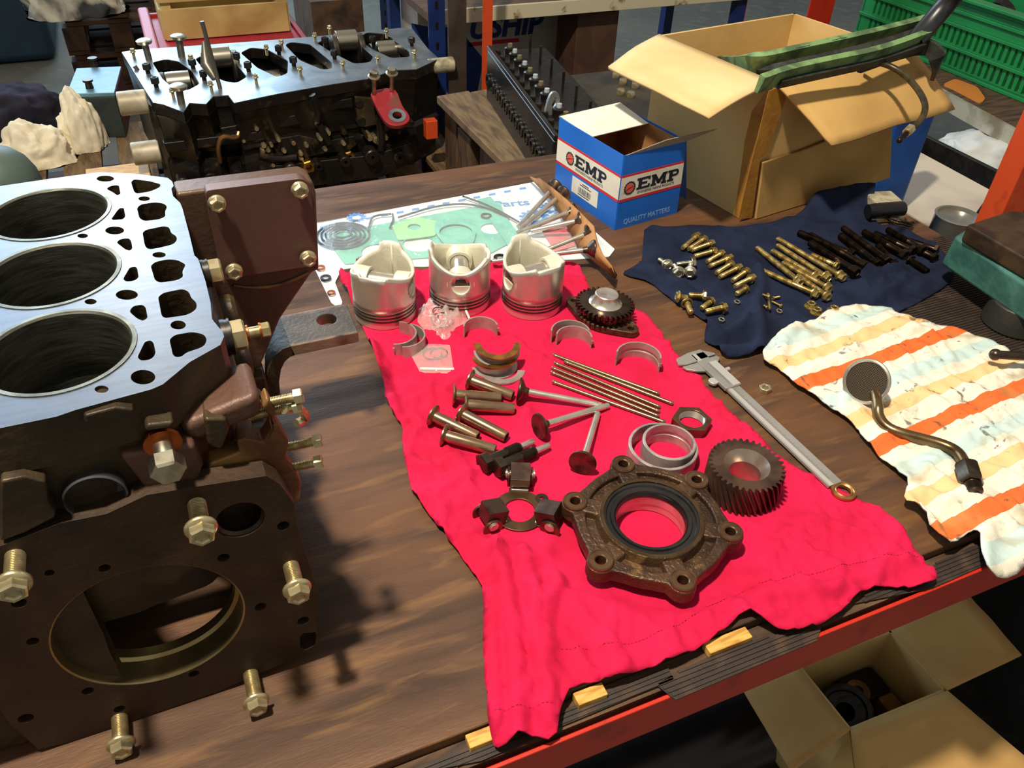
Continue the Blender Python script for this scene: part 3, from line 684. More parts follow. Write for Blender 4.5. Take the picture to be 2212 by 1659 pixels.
# two flanged thrust shells stacked, crescent washer leaning below
def flanged(label, c, r, h, dirn, tilt, loose=0):
    M = Matrix.Translation(Vector(c)) @ Matrix.Rotation(tilt, 4, 'X')
    t = thing('thrust_bearing_shell', label, 'bearing shell', M=M, group='bronze edged thrust shells')
    m = MB(); m.lathe([(r-.0022,0),(r,0),(r,h),(r-.0022,h)], 40, M, closed=True, a0=dirn-PI/2, a1=dirn+PI/2); m.build('shell', SHELL, t, ang=30)
    m = MB(); m.lathe([(r-.0022,h),(r+.0062,h),(r+.0062,h+.0018),(r-.0022,h+.0018)], 40, M, closed=True, a0=dirn-PI/2, a1=dirn+PI/2); m.build('flange', BRONZE, t, ang=30)
    m = MB(); m.lathe([(r,0),(r+.0062,0),(r+.0062,.0018),(r,.0018)], 40, M, closed=True, a0=dirn-PI/2, a1=dirn+PI/2); m.build('flange', SHELL, t, ang=30)
    return t
a, p = away(1068,790)
flanged('lower bronze edged thrust shell resting on a grey crescent washer', p, .0225, .016, a+PI+.25, 0)
flanged('upper bronze edged thrust shell stacked on the lower one, open towards the pistons', p+Vector((.004,.004,.0185)), .0225, .012, a+PI+.12, .12)
m = MB(); M = Matrix.Translation(p+Vector((.005,-.0135,.0003))) @ Matrix.Rotation(-.02,4,'X'); m.lathe([(.019,0),(.028,0),(.028,.002),(.019,.002)], 40, M, closed=True, a0=a+PI-1.35+.2, a1=a+PI+1.35+.2)
tag(m.build('thrust_washer', SHELL, None, ang=30), 'thin grey crescent thrust washer lying under the stacked thrust shells', 'washer')
# ================================================================== tappets, valves, push rods
TAP = mat('oily_tappet_steel', S(172,144,116), .25, .85, S(128,102,78), 30, .4, .65)
def tappet_parts(t):
    m = MB(); m.lathe([(1e-6,0),(.0122,0),(.0130,.0006),(.0130,.0016),(.0118,.0026),(.0070,.0042)], 36); m.build('head', TAP, t)
    m = MB(); m.lathe([(.0066,.004),(.0064,.058),(.0058,.0592),(.0050,.0592),(.0046,.05),(1e-6,.05)], 28); m.build('stem', TAP, t)
def lying(hpx, epx, rh, re, hf=.93):
    h = U(*hpx, SZ+rh*hf); e = U(*epx, SZ+re); return h, e
taps = [((1014,820),(1108,855),'behind the others, its end under the first valve head'),((978,852),(1082,860),'second from the back, level with the bag side'),((1003,874),(1111,883),'third from the back, head overlapping the second'),((996,893),(1094,944),'slanting in the middle of the six'),((934,897),(1032,944),'with its head furthest out to the shirt edge'),((957,940),(1070,972),'in front of the others, end near the dark bolts')]
t0 = None
for h, e, lb in taps:
    a, b = lying(h, e, .0130, .0062); L = (b-a).length; M = at(a, b-a) @ Matrix.Diagonal((1,1,L/.0592,1))
    lab = 'brown oily mushroom tappet '+lb
    if t0 is None: t0 = thing('mushroom_tappet', lab, 'tappet', group='mushroom tappets on the red shirt'); tappet_parts(t0); t0.matrix_basis = M
    else: dup(t0, M, lab)
def valve_parts(t, rh=.0150, L=.1):
    m = MB(); m.lathe([(1e-6,.0004),(rh*.55,.0004),(rh*.6,0),(rh-.0008,0),(rh,.0006),(rh,.0022),(rh*.84,.0046),(.0056,.0085),(.0040,.0130)], 40); m.build('head', mat('valve_head', S(112,92,76), .34, .9, S(70,58,48), 60, .4, .6), t)
    m = MB(); m.lathe([(.0040,.0125),(.0038,.03),(.0038,L-.006),(.0030,L-.0055),(.0030,L-.0040),(.0037,L-.0036),(.0036,L-.0005),(.0030,L),(1e-6,L)], 24); m.build('stem', STEEL, t)
v0 = None
for h, e, rr, lb in (((1119,842),(1299,876),.0150,'lying along the push rods with its head at the tappets'),((1163,921),(1314,876),.0150,'whose dark face looks left, stem pointing to the push rod ends'),((1258,1001),(1291,893),.0150,'pointing away from the viewer, head near the cast seal housing')):
    a, b = lying(h, e, rr, .0040, 1.0); L = (b-a).length
    lab = 'engine valve '+lb; M = at(a, b-a) @ Matrix.Diagonal((1,1,L/.1,1))
    if v0 is None: v0 = thing('engine_valve', lab, 'valve', group='loose valves on the red shirt'); valve_parts(v0); v0.matrix_basis = M
    else: dup(v0, M, lab)
ROD = mat('push_rod_steel', S(158,134,106), .28, .85, S(116,94,70), 12, .4, .65)
rods = [((345,797),(1198,1112),'rearmost'),((437,852),(1308,1190),'second from the back, the one sticking out furthest right'),((357,862),(1205,1217),'third from the back'),((336,900),(1200,1252),'fourth from the back'),((330,936),(1195,1290),'fifth, front of the close bundle'),((342,1012),(1245,1338),'apart in front of the bundle, ending at the valve tips')]
r0 = None
for i, (a, b, lb) in enumerate(rods):
    A0 = U(1100+a[0]*.2712, 550+a[1]*.2712, SZ+.0023); B0 = U(1100+b[0]*.2712, 550+b[1]*.2712, SZ+.0023); L = (B0-A0).length
    lab = 'brown steel push rod, '+lb
    M = at(A0, B0-A0) @ Matrix.Diagonal((1,1,L/.2,1))
    if r0 is None:
        r0 = thing('push_rod', lab, 'push rod', group='push rods on the red shirt')
        m = MB(); m.lathe([(.0024,.004),(.0024,.196)], 18); m.build('tube', ROD, r0)
        m = MB(); m.lathe([(1e-6,.0),(.0018,.0003),(.0026,.0015),(.0026,.0085),(.0024,.009)], 18); m.build('cup_end', TAP, r0)
        m = MB(); m.lathe([(.0024,.192),(.0025,.1925),(.0025,.198),(.0012,.2),(1e-6,.2)], 18); m.build('ball_end', TAP, r0)
        r0.matrix_basis = M
    else: dup(r0, M, lab)
# ================================================================== two dark pinion bolts
PB = None
for h, e, lb in (((1045,1001),(1152,953),'dark hex bolt with slim plain tip, nearer the tappets'),((1075,1010),(1186,962),'dark hex bolt with slim plain tip, beside the upper fly weight')):
    a = U(*h, SZ+.0105); b = U(*e, SZ+.0068); L = (b-a).length; M = at(a, b-a, spin=.3) @ Matrix.Diagonal((1,1,L/.075,1))
    if PB is None:
        PB = thing('pinion_bolt', lb, 'bolt', group='dark stepped bolts on the red shirt')
        m = MB(); R = .0118; m.lathe([(1e-6,-.004),(R*.86,-.004),(R,-.0028),(R,.007),(R*.9,.0075),(.0066,.0075)], 6); m.build('head', STEELD, PB)
        m = MB(); m.lathe([(.0064,.007),(.0064,.032),(.0058,.033)], 24); m.build('shank', STEELD, PB)
        m = MB(); pr = []; z = .033
        while z < .052: pr += [(.0056,z),(.0065,z+.0006),(.0056,z+.0012)]; z += .0012
        m.lathe([(.0056,.0325)]+pr+[(.0050,.0545),(.0036,.0545)], 24); m.build('thread', STEELD, PB)
        m = MB(); m.lathe([(.0036,.054),(.0036,.0735),(.003,.075),(1e-6,.075)], 20); m.build('tip', STEEL, PB)
        PB.matrix_basis = M
    else: dup(PB, M, lb)
# ================================================================== governor weight carrier
gc = U(1122,1102,SZ+.002); gt = thing('governor_weight_carrier', 'flat steel ring carrying three hinged block fly weights on the shirt', 'governor', gc)
RO = .0272; RI = (U(1155,1102,SZ)-U(1122,1102,SZ)).length
wts = [(1124,1026), (1062,1110), (1190,1112)]; ang = []
WZ = SZ+.012
for q in wts:
    w = U(*q, WZ); ang.append(math.atan2(w.y-gc.y, w.x-gc.x))
print('gov', RO, RI, [math.degrees(x) for x in ang], [(U(*q, WZ)-gc).length for q in wts])
m = MB(); out = []
N = 96
def gr(a):
    r = RO
    for x in ang:
        d = (a-x+PI) % (2*PI)-PI
        r = max(r, RO*1.20 if abs(d) < .36 else RO)
    return r
out = [(gc.x+gr(2*PI*i/N)*math.cos(2*PI*i/N), gc.y+gr(2*PI*i/N)*math.sin(2*PI*i/N)) for i in range(N)]
lug = U(1170,1080,SZ)
m.prism(out, SZ, SZ+.0024, None, [circ(gc.x, gc.y, RI, 48)]); m.build('carrier_ring', mat('governor_plate', S(124,96,70), .36, .9, S(92,70,52), 30), gt, bevel=.0004, seg=1)
m = MB(); m.lathe([(.0028,0),(.0068,0),(.0068,.0024),(.0028,.0024)], 24, T(lug.x, lug.y, SZ+.0002), closed=True); m.build('lug', STEELD, gt)
GW = mat('fly_weight', S(92,72,62), .34, .8, S(66,50,44), 40)
for k, a in enumerate(ang):
    d = Vector((math.cos(a), math.sin(a), 0)); s = Vector((-d.y, d.x, 0)); R = (U(*wts[k], WZ)-gc).length
    M = Matrix(((d.x,s.x,0,gc.x+d.x*R),(d.y,s.y,0,gc.y+d.y*R),(0,0,1,SZ),(0,0,0,1)))
    m = MB(); m.box((0,0,.0142), (.022,.0205,.0170), M @ Matrix.Rotation(-.25,4,'Y')); w = m.build('fly_weight', GW, gt, bevel=.0006)
    for sd in (-1, 1):
        m = MB(); m.prism(rounded([(-.009,.0),(.009,.0),(.009,.010),(.004,.0155),(-.004,.0155),(-.009,.010)], .003), -.0011, .0011, M @ Matrix(((1.15,0,0,.003),(0,0,-1,sd*.0122),(0,1,0,0),(0,0,0,1)))); m.build('ear', mat('governor_plate', S(0,0,0)), gt, bevel=.0003, seg=1)
    m = MB(); m.cyl(M @ Vector((.003,-.0155,.0095)), M @ Vector((.003,.0155,.0095)), .0036, n=16); m.lathe([(.0032,0),(.005,0),(.005,.0014),(.0032,.0014)], 18, M @ at((.003,-.0149,.0095),(0,1,0)), closed=True); m.lathe([(.0032,0),(.005,0),(.005,.0014),(.0032,.0014)], 18, M @ at((.003,.0135,.0095),(0,1,0)), closed=True); m.build('pivot_pin', STEEL, gt)
    m = MB(); m.box((-.012,0,.0022), (.006,.018,.0035), M); m.build('hinge_plate', STEEL, gt, bevel=.0008)
# ================================================================== cast seal housing
CAST = mat('oily_cast_housing', S(86,62,42), .38, .45, S(58,40,28), 26, .4, .65, .7, 260, col3=S(128,98,58), s3=40, lo3=.58, hi3=.75)
ZT = SZ+.030
bo = [U(*q, ZT) for q in ((1347,999),(1506,1033),(1579,1145),(1476,1250),(1298,1207),(1243,1079))]
hx, hy, hr = circ3(bo[0], bo[2], bo[4]); h2 = circ3(bo[1], bo[3], bo[5]); hx, hy, hr = (hx+h2[0])/2, (hy+h2[1])/2, (hr+h2[2])/2
L_ = [UP(1294,1101,(0,0,ZT),(0,0,1)), UP(1518,1121,(0,0,ZT),(0,0,1))]; RR = (L_[0]-L_[1]).length/2; kx, ky = (L_[0].x+L_[1].x)/2, (L_[0].y+L_[1].y)/2
print('housing', hx, hy, hr, RR, kx, ky)
ht = thing('seal_housing', 'dark cast crankshaft seal housing with six bolt bosses, front of the shirt', 'seal housing', (hx, hy, SZ))
N = 144; ba = [math.atan2(p.y-hy, p.x-hx) for p in bo]
def orad(a):
    r = hr*.975
    for x, p in zip(ba, bo):
        d = abs((a-x+PI) % (2*PI)-PI); rb = math.hypot(p.x-hx, p.y-hy)
        e = rb*math.sin(d)
        if d < 1 and abs(e) < .0132: r = max(r, rb*math.cos(d)+math.sqrt(.0132**2-e*e))
        if d < .34: r = max(r, hr*.975+.006*(1-d/.34))
    return r
OUT = [(hx+orad(2*PI*i/N)*math.cos(2*PI*i/N), hy+orad(2*PI*i/N)*math.sin(2*PI*i/N)) for i in range(N)]
bh = [circ(p.x, p.y, .0052, 20) for p in bo]
m = MB(); m.prism(OUT, SZ+.011, SZ+.0205, None, [circ(hx, hy, RR*.80, 64)]+bh); m.build('cover_plate', CAST, ht, bevel=.0012, ang=45)
# raised outer rim, interrupted ribs, and inner wall
INN = [(hx+min(hr*.835, orad(2*PI*i/N)-.010)*math.cos(2*PI*i/N), hy+min(hr*.835, orad(2*PI*i/N)-.010)*math.sin(2*PI*i/N)) for i in range(N)]
m = MB(); m.prism(OUT, SZ+.0175, SZ+.0262, None, [INN]+bh); m.build('rim', CAST, ht, bevel=.0022, ang=45)
m = MB(); m.lathe([(RR*.80,.0),(RR*1.10,.0),(RR*1.10,.012),(RR*1.14,.012),(RR*1.06,.022),(RR*1.015,.0292),(RR*1.0,.030),(RR*.93,.030),(RR*.93,.022),(RR*.80,.022)], 96, T(hx, hy, SZ), closed=True); m.build('inner_ring', CAST, ht, ang=25)
m = MB(); m.lathe([(RR*.935,.0301),(RR*1.0,.0301)], 96, T(hx, hy, SZ), cap=False); m.build('machined_face', mat('machined_face', S(120,94,68), .3, .9, S(100,78,56), 40), ht)
for p, a in zip(bo, ba):
    d = Vector((math.cos(a), math.sin(a), 0)); rb = math.hypot(p.x-hx, p.y-hy)
    M = Matrix(((d.x,-d.y,0,hx),(d.y,d.x,0,hy),(0,0,1,SZ),(0,0,0,1)))
    m = MB(); m.box(((RR*1.0+rb)/2-.004,0,.0205), (rb-RR*1.0,.026,.0125), M, taper=.72); m.build('rib', CAST, ht, bevel=.002)
    m = MB(); m.lathe([(.0052,.0105),(.0122,.0105),(.0122,.0282),(.0112,.0296),(.0105,.0296),(.0102,.0290),(.0062,.0290),(.0052,.0282)], 32, T(p.x, p.y, SZ), closed=True); m.build('bolt_boss', mat('boss_face', S(112,84,60), .34, .7, S(84,62,44), 40), ht, ang=30)
SEAL = mat('seal_rubber', S(20,18,18), .22, 0, S(34,30,28), 30, spec=.7)
m = MB(); m.lathe([(RR*.93,.024),(RR*.925,.0285),(RR*.88,.0278),(RR*.86,.0262),(RR*.80,.0262),(RR*.78,.0278),(RR*.72,.0272),(RR*.70,.025),(RR*.685,.0255),(RR*.66,.022),(RR*.69,.018)], 96, T(hx, hy, SZ), cap=False); m.build('oil_seal', SEAL, ht, ang=25)
m = MB(); m.lathe([(RR*.80,.0005),(RR*.695,.0005),(RR*.69,.001),(RR*.69,.0105),(RR*.675,.0108),(RR*.675,.020),(RR*.80,.020)], 96, T(hx, hy, SZ), closed=True); m.build('sleeve', STEEL, ht, ang=25)
# ================================================================== gears
def gear_mesh(ro, rr, z0, z1, n, twist=0.0, rb=0.0, steps=6, M=None, dish=None):
    P = []
    for i in range(n):
        a = 2*PI*i/n; w = 2*PI/n
        for da, r in ((-.5,rr),(-.34,rr),(-.14,ro),(.14,ro),(.34,rr)): P.append((r, a+da*w))
    m = MB(); k = len(P); v = []; f = []
    for j in range(steps+1):
        t = j/steps
        for r, a in P: v.append((r*math.cos(a+twist*t), r*math.sin(a+twist*t), z0+(z1-z0)*t))
    for j in range(steps):
        for i in range(k): f.append((j*k+i, j*k+(i+1)%k, (j+1)*k+(i+1)%k, (j+1)*k+i))
    m.add(v, f)
    for t, z, fl in ((0,z0,1),(1,z1,0)):
        lo = [(r*math.cos(a+twist*t), r*math.sin(a+twist*t)) for r, a in P]
        o = len(m.v); b = [(rb*math.cos(a+twist*t), rb*math.sin(a+twist*t)) for r, a in P]
        m.add([(x,y,z) for x,y in lo]+[(x,y,z) for x,y in b], [((i+1)%k,i,k+i,k+(i+1)%k) if not fl else (i,(i+1)%k,k+(i+1)%k,k+i) for i in range(k)])
    if M is not None: put(m, M)
    return m
GEARM = mat('dark_gear_steel', S(104,80,66), .36, .7, S(66,48,40), 30, .4, .65, .08, 300)
gf = U(1622,1100,SZ); gtop = ZAT(gf, 1046)-SZ; gd = Vector((gf.x, gf.y, 0)).normalized()
gcn = U(1614,1003,SZ+gtop); GR = ((gf-Vector((gcn.x,gcn.y,SZ))).dot(-gd))
GR = abs((U(1695,1005,SZ+gtop)-U(1532,1005,SZ+gtop)).length/2); print('gear', gtop, GR)
t = thing('helical_gear', 'dark brown helical gear lying flat with chamfered bore beside the caliper', 'gear', (gcn.x, gcn.y, SZ))
gear_mesh(GR, GR*.89, 0, gtop, 36, -.46, GR*.60, M=T(gcn.x, gcn.y, SZ)).build('toothed_ring', GEARM, t, ang=25)
m = MB(); m.lathe([(GR*.60,gtop),(GR*.60,gtop),(GR*.415,gtop*.68),(GR*.41,gtop*.5),(GR*.41,0),(GR*.60,0)], 64, T(gcn.x, gcn.y, SZ), cap=False); m.build('bore', mat('gear_bore', S(176,160,146), .28, .8, S(140,124,110), 20), t, ang=25)
# gear pump: toothed wheel with conical hub over a two eared plate
z1 = SZ+.010
pl, prr = U(1240,648,z1), U(1363,708,z1); pc = (pl+prr)/2
t = thing('gear_pump', 'dark gear with conical hub on an oval two eared plate, right of the pistons', 'gear pump', (pc.x, pc.y, SZ))
d = (prr-pl); L = d.length/2; a = math.atan2(d.y, d.x); M = T(pc.x, pc.y, 0, a)
P = [(-L-.010*math.cos(q), -.010*math.sin(q)) for q in (-1.0,-.5,0,.5,1.0)] ; P = [(-L-.011*math.cos(q), .011*math.sin(q)) for q in (1.1,.55,0,-.55,-1.1)]
P += [(-.020,-.026),(0,-.030),(.020,-.026)] + [(L+.011*math.cos(q), .011*math.sin(q)) for q in (-1.1,-.55,0,.55,1.1)] + [(.020,.026),(0,.030),(-.020,.026)]
m = MB(); m.prism([tuple(q)[:2] for q in smooth([Vector((x,y,0)) for x,y in P], 1)], SZ, z1, M, [circ(-L,0,.0042,16), circ(L,0,.0042,16)]); m.build('pump_plate', CAST, t, bevel=.0018)
m = MB(); m.prism(rounded([(-L*.62,-.020),(L*.62,-.020),(L*.62,.020),(-L*.62,.020)], .014), z1, z1+.006, M); m.build('pump_body', CAST, t, bevel=.002)
gz = z1+.0095; g = U(1307,655,gz+.006); PGR = (U(1371,661,gz)-U(1244,661,gz)).length/2
Mg = T(g.x, g.y, gz) @ Matrix.Rotation(.06,4,'Y')
PG = mat('pump_gear_steel', S(104,88,76), .26, .95, S(78,64,54), 30)
gear_mesh(PGR, PGR*.86, 0, .0075, 33, 0, PGR*.5, 2, Mg).build('gear_wheel', PG, t, ang=25)
m = MB(); m.lathe([(PGR*.56,.0075),(PGR*.52,.0085),(PGR*.44,.0125),(PGR*.40,.0175),(PGR*.395,.0205),(PGR*.37,.0215),(PGR*.05,.0205),(1e-6,.0195)], 48, Mg); m.build('hub', STEEL, t, ang=40)
m = MB(); m.cyl((g.x,g.y,z1), (g.x,g.y,gz+.001), PGR*.35); m.build('shaft', STEELD, t)
# ================================================================== bushes and ring nut
RING = mat('grey_bush', S(184,174,170), .38, .5, S(150,138,136), 40)
def bush(label, px, py, r, h, th=.0030, z=SZ, lab2=None, hole=None):
    p = U(px, py, z+h); m = MB(); m.lathe([(r-th,0),(r-.0006,0),(r,.0006),(r,h-.0006),(r-.0006,h),(r-th,h),(r-th,h*.62),(r-th+.0006,h*.6),(r-th+.0006,h*.45),(r-th,h*.43)], 72, T(p.x, p.y, z), closed=True)
    return tag(m.build('bush_ring', RING, None, ang=25), label, 'bush', 'grey bush rings on the red shirt')
w = (U(1508,960,SZ+.02)-U(1360,960,SZ+.02)).length/2; bush('larger grey metal bush ring behind the seal housing', 1433, 962, w, .020)
w2 = (U(1503,955,SZ+.024)-U(1389,955,SZ+.024)).length/2; bush('smaller grey metal bush ring standing inside the larger one', 1446, 953, w2, .025)
np_ = U(1495,905,SZ+.011); nr = (U(1538,905,SZ+.011)-U(1452,905,SZ+.011)).length/2
t = thing('ring_nut', 'large dark hexagon ring nut with fine inner thread beside the bush rings', 'nut', (np_.x, np_.y, SZ))
M = T(np_.x, np_.y, SZ, .62)
m = MB(); m.prism(circ(0,0,nr,6), 0, .012, M, [circ(0,0,nr*.66,40)]); m.build('nut_body', mat('nut_steel', S(124,96,76), .32, .9, S(92,70,54), 30), t, bevel=.0008)
m = MB(); pr = []
for k in range(8): pr += [(nr*.665,.0005+k*.0014),(nr*.635,.0012+k*.0014)]
m.lathe(pr, 48, M, cap=False); m.build('thread', STEEL, t)
# ================================================================== vernier caliper, nut, brass ring
CAL = mat('satin_stainless', S(176,174,168), .36, .6, S(164,162,156), 12, .4, .6, .03, 300, (1,1,1))
CALL = mat('bright_satin', S(214,212,206), .34, .6)
INK = mat('engraved_black', S(30,30,30), .6)
ca, cb = U(1505,768,.9036), U(1803,1050,.9036); cd = (cb-ca); CL = cd.length; rz = math.atan2(cd.y, cd.x); M = T(ca.x, ca.y, .9034, rz)
t = thing('vernier_caliper', 'long steel vernier caliper lying between the red shirt and the wooden bench', 'caliper', (ca+cb)/2, rz)
hw = (U(1722,968,.904)-U(1745,946,.904)).length/2*.78
m = MB(); m.box((CL/2,0,.0018), (CL,2*hw,.0036), M); m.build('beam', CAL, t, bevel=.0004, seg=1)
m = MB(); m.box((CL/2,-hw*.55,.0038), (CL,hw*.5,.0006), M); m.build('beam_rail', CALL, t)
m = MB(); m.prism([(-.006,-hw*1.1),(.014,-hw*1.1),(.014,-hw-.018),(.010,-hw-.026),(-.001,-hw-.022)], .0002, .0036, M); m.prism([(-.006,-hw*1.1),(.012,-hw*1.1),(.012,hw),(-.006,hw)], .0002, .0036, M); m.prism([(-.006,hw*.9),(.010,hw*.9),(.010,hw+.012),(.007,hw+.013)], .0006, .0030, M); m.build('fixed_jaw', CAL, t, bevel=.0004, seg=1)
m = MB(); m.prism([(.016,-hw*1.25),(CL*.30,-hw*1.25),(CL*.30,hw*1.22),(.016,hw*1.22)], .0012, .0058, M); m.prism([(.0155,-hw*1.2),(.034,-hw*1.2),(.030,-hw-.012),(.022,-hw-.022),(.0155,-hw-.024)], .0004, .0034, M); m.prism([(.0125,hw*.9),(.030,hw*.9),(.018,hw+.013),(.0125,hw+.012)], .0006, .0030, M); m.build('slider', CAL, t, bevel=.0005, seg=1)
m = MB(); m.box((CL*.195,hw*.62,.0062), (CL*.20,hw*1.1,.0010), M); m.build('vernier_plate', CALL, t, bevel=.0003, seg=1)
m = MB(); m.lathe([(1e-6,0),(.006,0),(.006,.004),(1e-6,.004)], 24, M @ T(CL*.22,-hw*1.6,.0008)); m.build('thumb_rest', CALL, t, bevel=.0008)
m = MB(); m.lathe([(1e-6,0),(.0026,0),(.0026,.006),(1e-6,.006)], 16, M @ T(CL*.17,hw*1.25,.004) @ Matrix.Rotation(-PI/2,4,'X')); m.build('lock_screw', CALL, t)
m = MB()
for i in range(110):
    x = CL*.31+i*(CL*.66/110); m.box((x, -hw*.2+(.0012 if i%5 else .0018), .00362), (.00022, .0024 if i%5 else .0042, .0001), M)
for i in range(40): x = CL*.10+i*(CL*.18/40); m.box((x, -hw*.12, .00585), (.0002, .002 if i%5 else .0034, .0001), M)
tag(m.build('scale_marks', INK, t, weld=False), kind='stuff')
p = U(1654,836,TZ+.006); t = thing('hex_nut', 'small yellow zinc nut alone on bare wood beside the caliper', 'nut', (p.x, p.y, TZ))
m = MB(); M = T(p.x, p.y, TZ, .2); m.prism(circ(0,0,.0078,6), 0, .0062, M, [circ(0,0,.0040,24)]); m.build('nut_body', ZINC, t, bevel=.0006)
m = MB(); pr = []
for k in range(5): pr += [(.0040,.0003+k*.0012),(.0036,.0009+k*.0012)]
m.lathe(pr, 24, M, cap=False); m.build('thread', ZINC, t)
p = U(1822,1062,TZ+.004); m = MB(); m.lathe([(.0075,0),(.0128,0),(.0132,.0006),(.0132,.0036),(.0105,.0040),(.0095,.0030),(.0085,.0040),(.0075,.0034)], 40, T(p.x, p.y, TZ+.0027), closed=True)
tag(m.build('brass_ring', mat('worn_brass', S(196,150,92), .35, .9, S(150,104,62), 60), None, ang=25), 'small brass ring seat at the lower end of the vernier caliper', 'ring')
# ================================================================== navy cloth relief (the towel lies over its edge)
NAVY = mat('navy_cloth', S(30,38,62), .92, 0, S(20,26,44), 18, .4, .65, .3, 800, spec=.15)
nv_px = [(1392,489),(1450,493),(1500,487),(1560,493),(1640,490),(1700,476),(1745,462),(1757,452),(1772,449),(1800,442),(1850,431),(1872,428),(1876,462),(1894,490),(1935,492),(2000,520),(2035,545),(2050,585),(2060,600),(2040,626),(1990,655),(1930,685),(1860,720),(1760,720),(1690,735),(1655,762),(1600,777),(1557,776),(1548,756),(1522,742),(1520,735),(1528,702),(1500,682),(1470,665),(1437,640),(1405,612),(1345,597),(1350,588),(1385,576),(1388,540)]
NVF = [(world(p), h, w) for p, h, w in (
 ([(1762,462),(1800,456),(1850,446),(1870,446)], .040, .022), ([(1756,470),(1830,472),(1890,476)], .010, .012), ([(1632,592),(1640,640),(1626,672),(1640,720),(1632,762)], .017, .010), ([(1530,706),(1556,738),(1596,712),(1624,672)], .012, .008), ([(1545,765),(1600,765),(1650,745)], .010, .010),
 ([(1860,585),(1890,600),(1935,588)], .014, .010), ([(1900,610),(1890,650),(1930,630),(1945,610)], .015, .010), ([(1860,620),(1880,660)], .012, .010), ([(1960,640),(2000,610),(2040,600)], .006, .012), ([(1500,650),(1440,590),(1380,580)], .005, .012), ([(1640,500),(1600,540),(1640,560)], .003, .014), ([(1700,480),(1800,490),(1950,500)], .004, .012))]
def navy_raw(x, y):
    n = 1-abs(noise.noise(Vector((x*20+2, y*20, 9.3))))*2.2
    return max(0, n)**2*.0022 + folds_height(x, y, NVF)
NVP = [tuple(p)[:2] for p in smooth([Vector((x,y,0)) for x, y in world(nv_px)], 1)]; MATP = [(p.x, p.y) for p in MATR]
# ================================================================== striped towel
tw_px = [(1638,779),(1669,740),(1709,715),(1748,705),(1783,685),(1826,670),(1870,669),(1912,675),(1944,695),(1998,701),(2038,720),(2096,730),(2155,758),(2212,803),(2262,850),(2300,960),(2300,1120),(2230,1210),(2210,1222),(2190,1242),(2140,1247),(2112,1236),(2102,1171),(2092,1159),(2042,1195),(2006,1171),(1971,1112),(1941,1099),(1946,1082),(1960,1052),(1930,1024),(1893,995),(1861,956),(1836,920),(1775,881),(1740,854),(1712,842),(1685,807),(1650,795)]
TWF = [(world(p), h, w) for p, h, w in (
 ([(1640,782),(1680,790),(1690,740),(1715,718)], .007, .008), ([(1700,830),(1790,800),(1850,760)], .003, .008), ([(1790,690),(1850,720),(1900,700),(1990,730)], .006, .012),
 ([(1760,860),(1830,870),(1900,960),(1980,1010)], .004, .010), ([(1950,840),(2060,900),(2150,960),(2200,1010)], .005, .009), ([(1990,800),(2080,850),(2170,880),(2230,900)], .004, .010), ([(2010,940),(2080,930),(2160,970)], .005, .008),
 ([(1945,1090),(1985,1080),(2030,1100),(2080,1080),(2140,1110)], .010, .010), ([(1960,1105),(2000,1150),(2030,1190)], .012, .008), ([(2110,1235),(2115,1180),(2140,1120),(2200,1090)], .008, .011), ([(2060,1150),(2100,1120),(2150,1130),(2210,1180)], .008, .009),
 ([(1985,1020),(2040,1060),(2060,1120)], .007, .008), ([(1870,900),(1930,960),(1990,960)], .003, .008), ([(2120,780),(2150,850),(2140,900)], .003, .009), ([(1930,1010),(1990,1000),(2050,1030)], .004, .008))]
tk = [(U(x,y).x, U(x,y).y, r) for x, y, r in ((1873,840,.03),(1900,900,.018),(1940,932,.014),(1990,945,.014),(2040,962,.014),(2085,1003,.018),(2100,1040,.02))]
def towel_z(x, y, d):
    k = 1.0
    for cx, cy, r in tk:
        q = math.hypot(x-cx, y-cy)
        if q < r*1.5: k = min(k, sm01(r*.7, r*1.5, q))
    n = 1-abs(noise.noise(Vector((x*26+9, y*20, 7.3))))*2.2; n2 = 1-abs(noise.noise(Vector((x*60, y*48+2, 3.1))))*2.0
    h = (max(0, n)**2*.0046+max(0, n2)**3*.0030)*(.2+.8*k) + folds_height(x, y, TWF)*(.1+.9*k)
    return max(TZ+.0052+h, (TZ+.0030+navy_raw(x, y)+(.0022 if inpoly(x, y, MATP) else 0)) if inpoly(x, y, NVP) else 0) - .05*sm01(.268, .225, y)
tw = sheet('striped_towel', [tuple(p)[:2] for p in smooth([Vector((x,y,0)) for x, y in world(tw_px)], 1)], towel_z, CONCRETE, .0046, .0018)
tag(tw, 'oil stained white towel with orange, peach and pale blue stripes at the right front', 'towel')
q0 = U(1724,846); q1 = U(2061,724); q2 = U(2040,915); sd = (q1-q0).normalized(); nr_ = Vector((-sd.y, sd.x, 0)); SD = abs((q2-q0).dot(nr_)); print('towel', SD, sd)
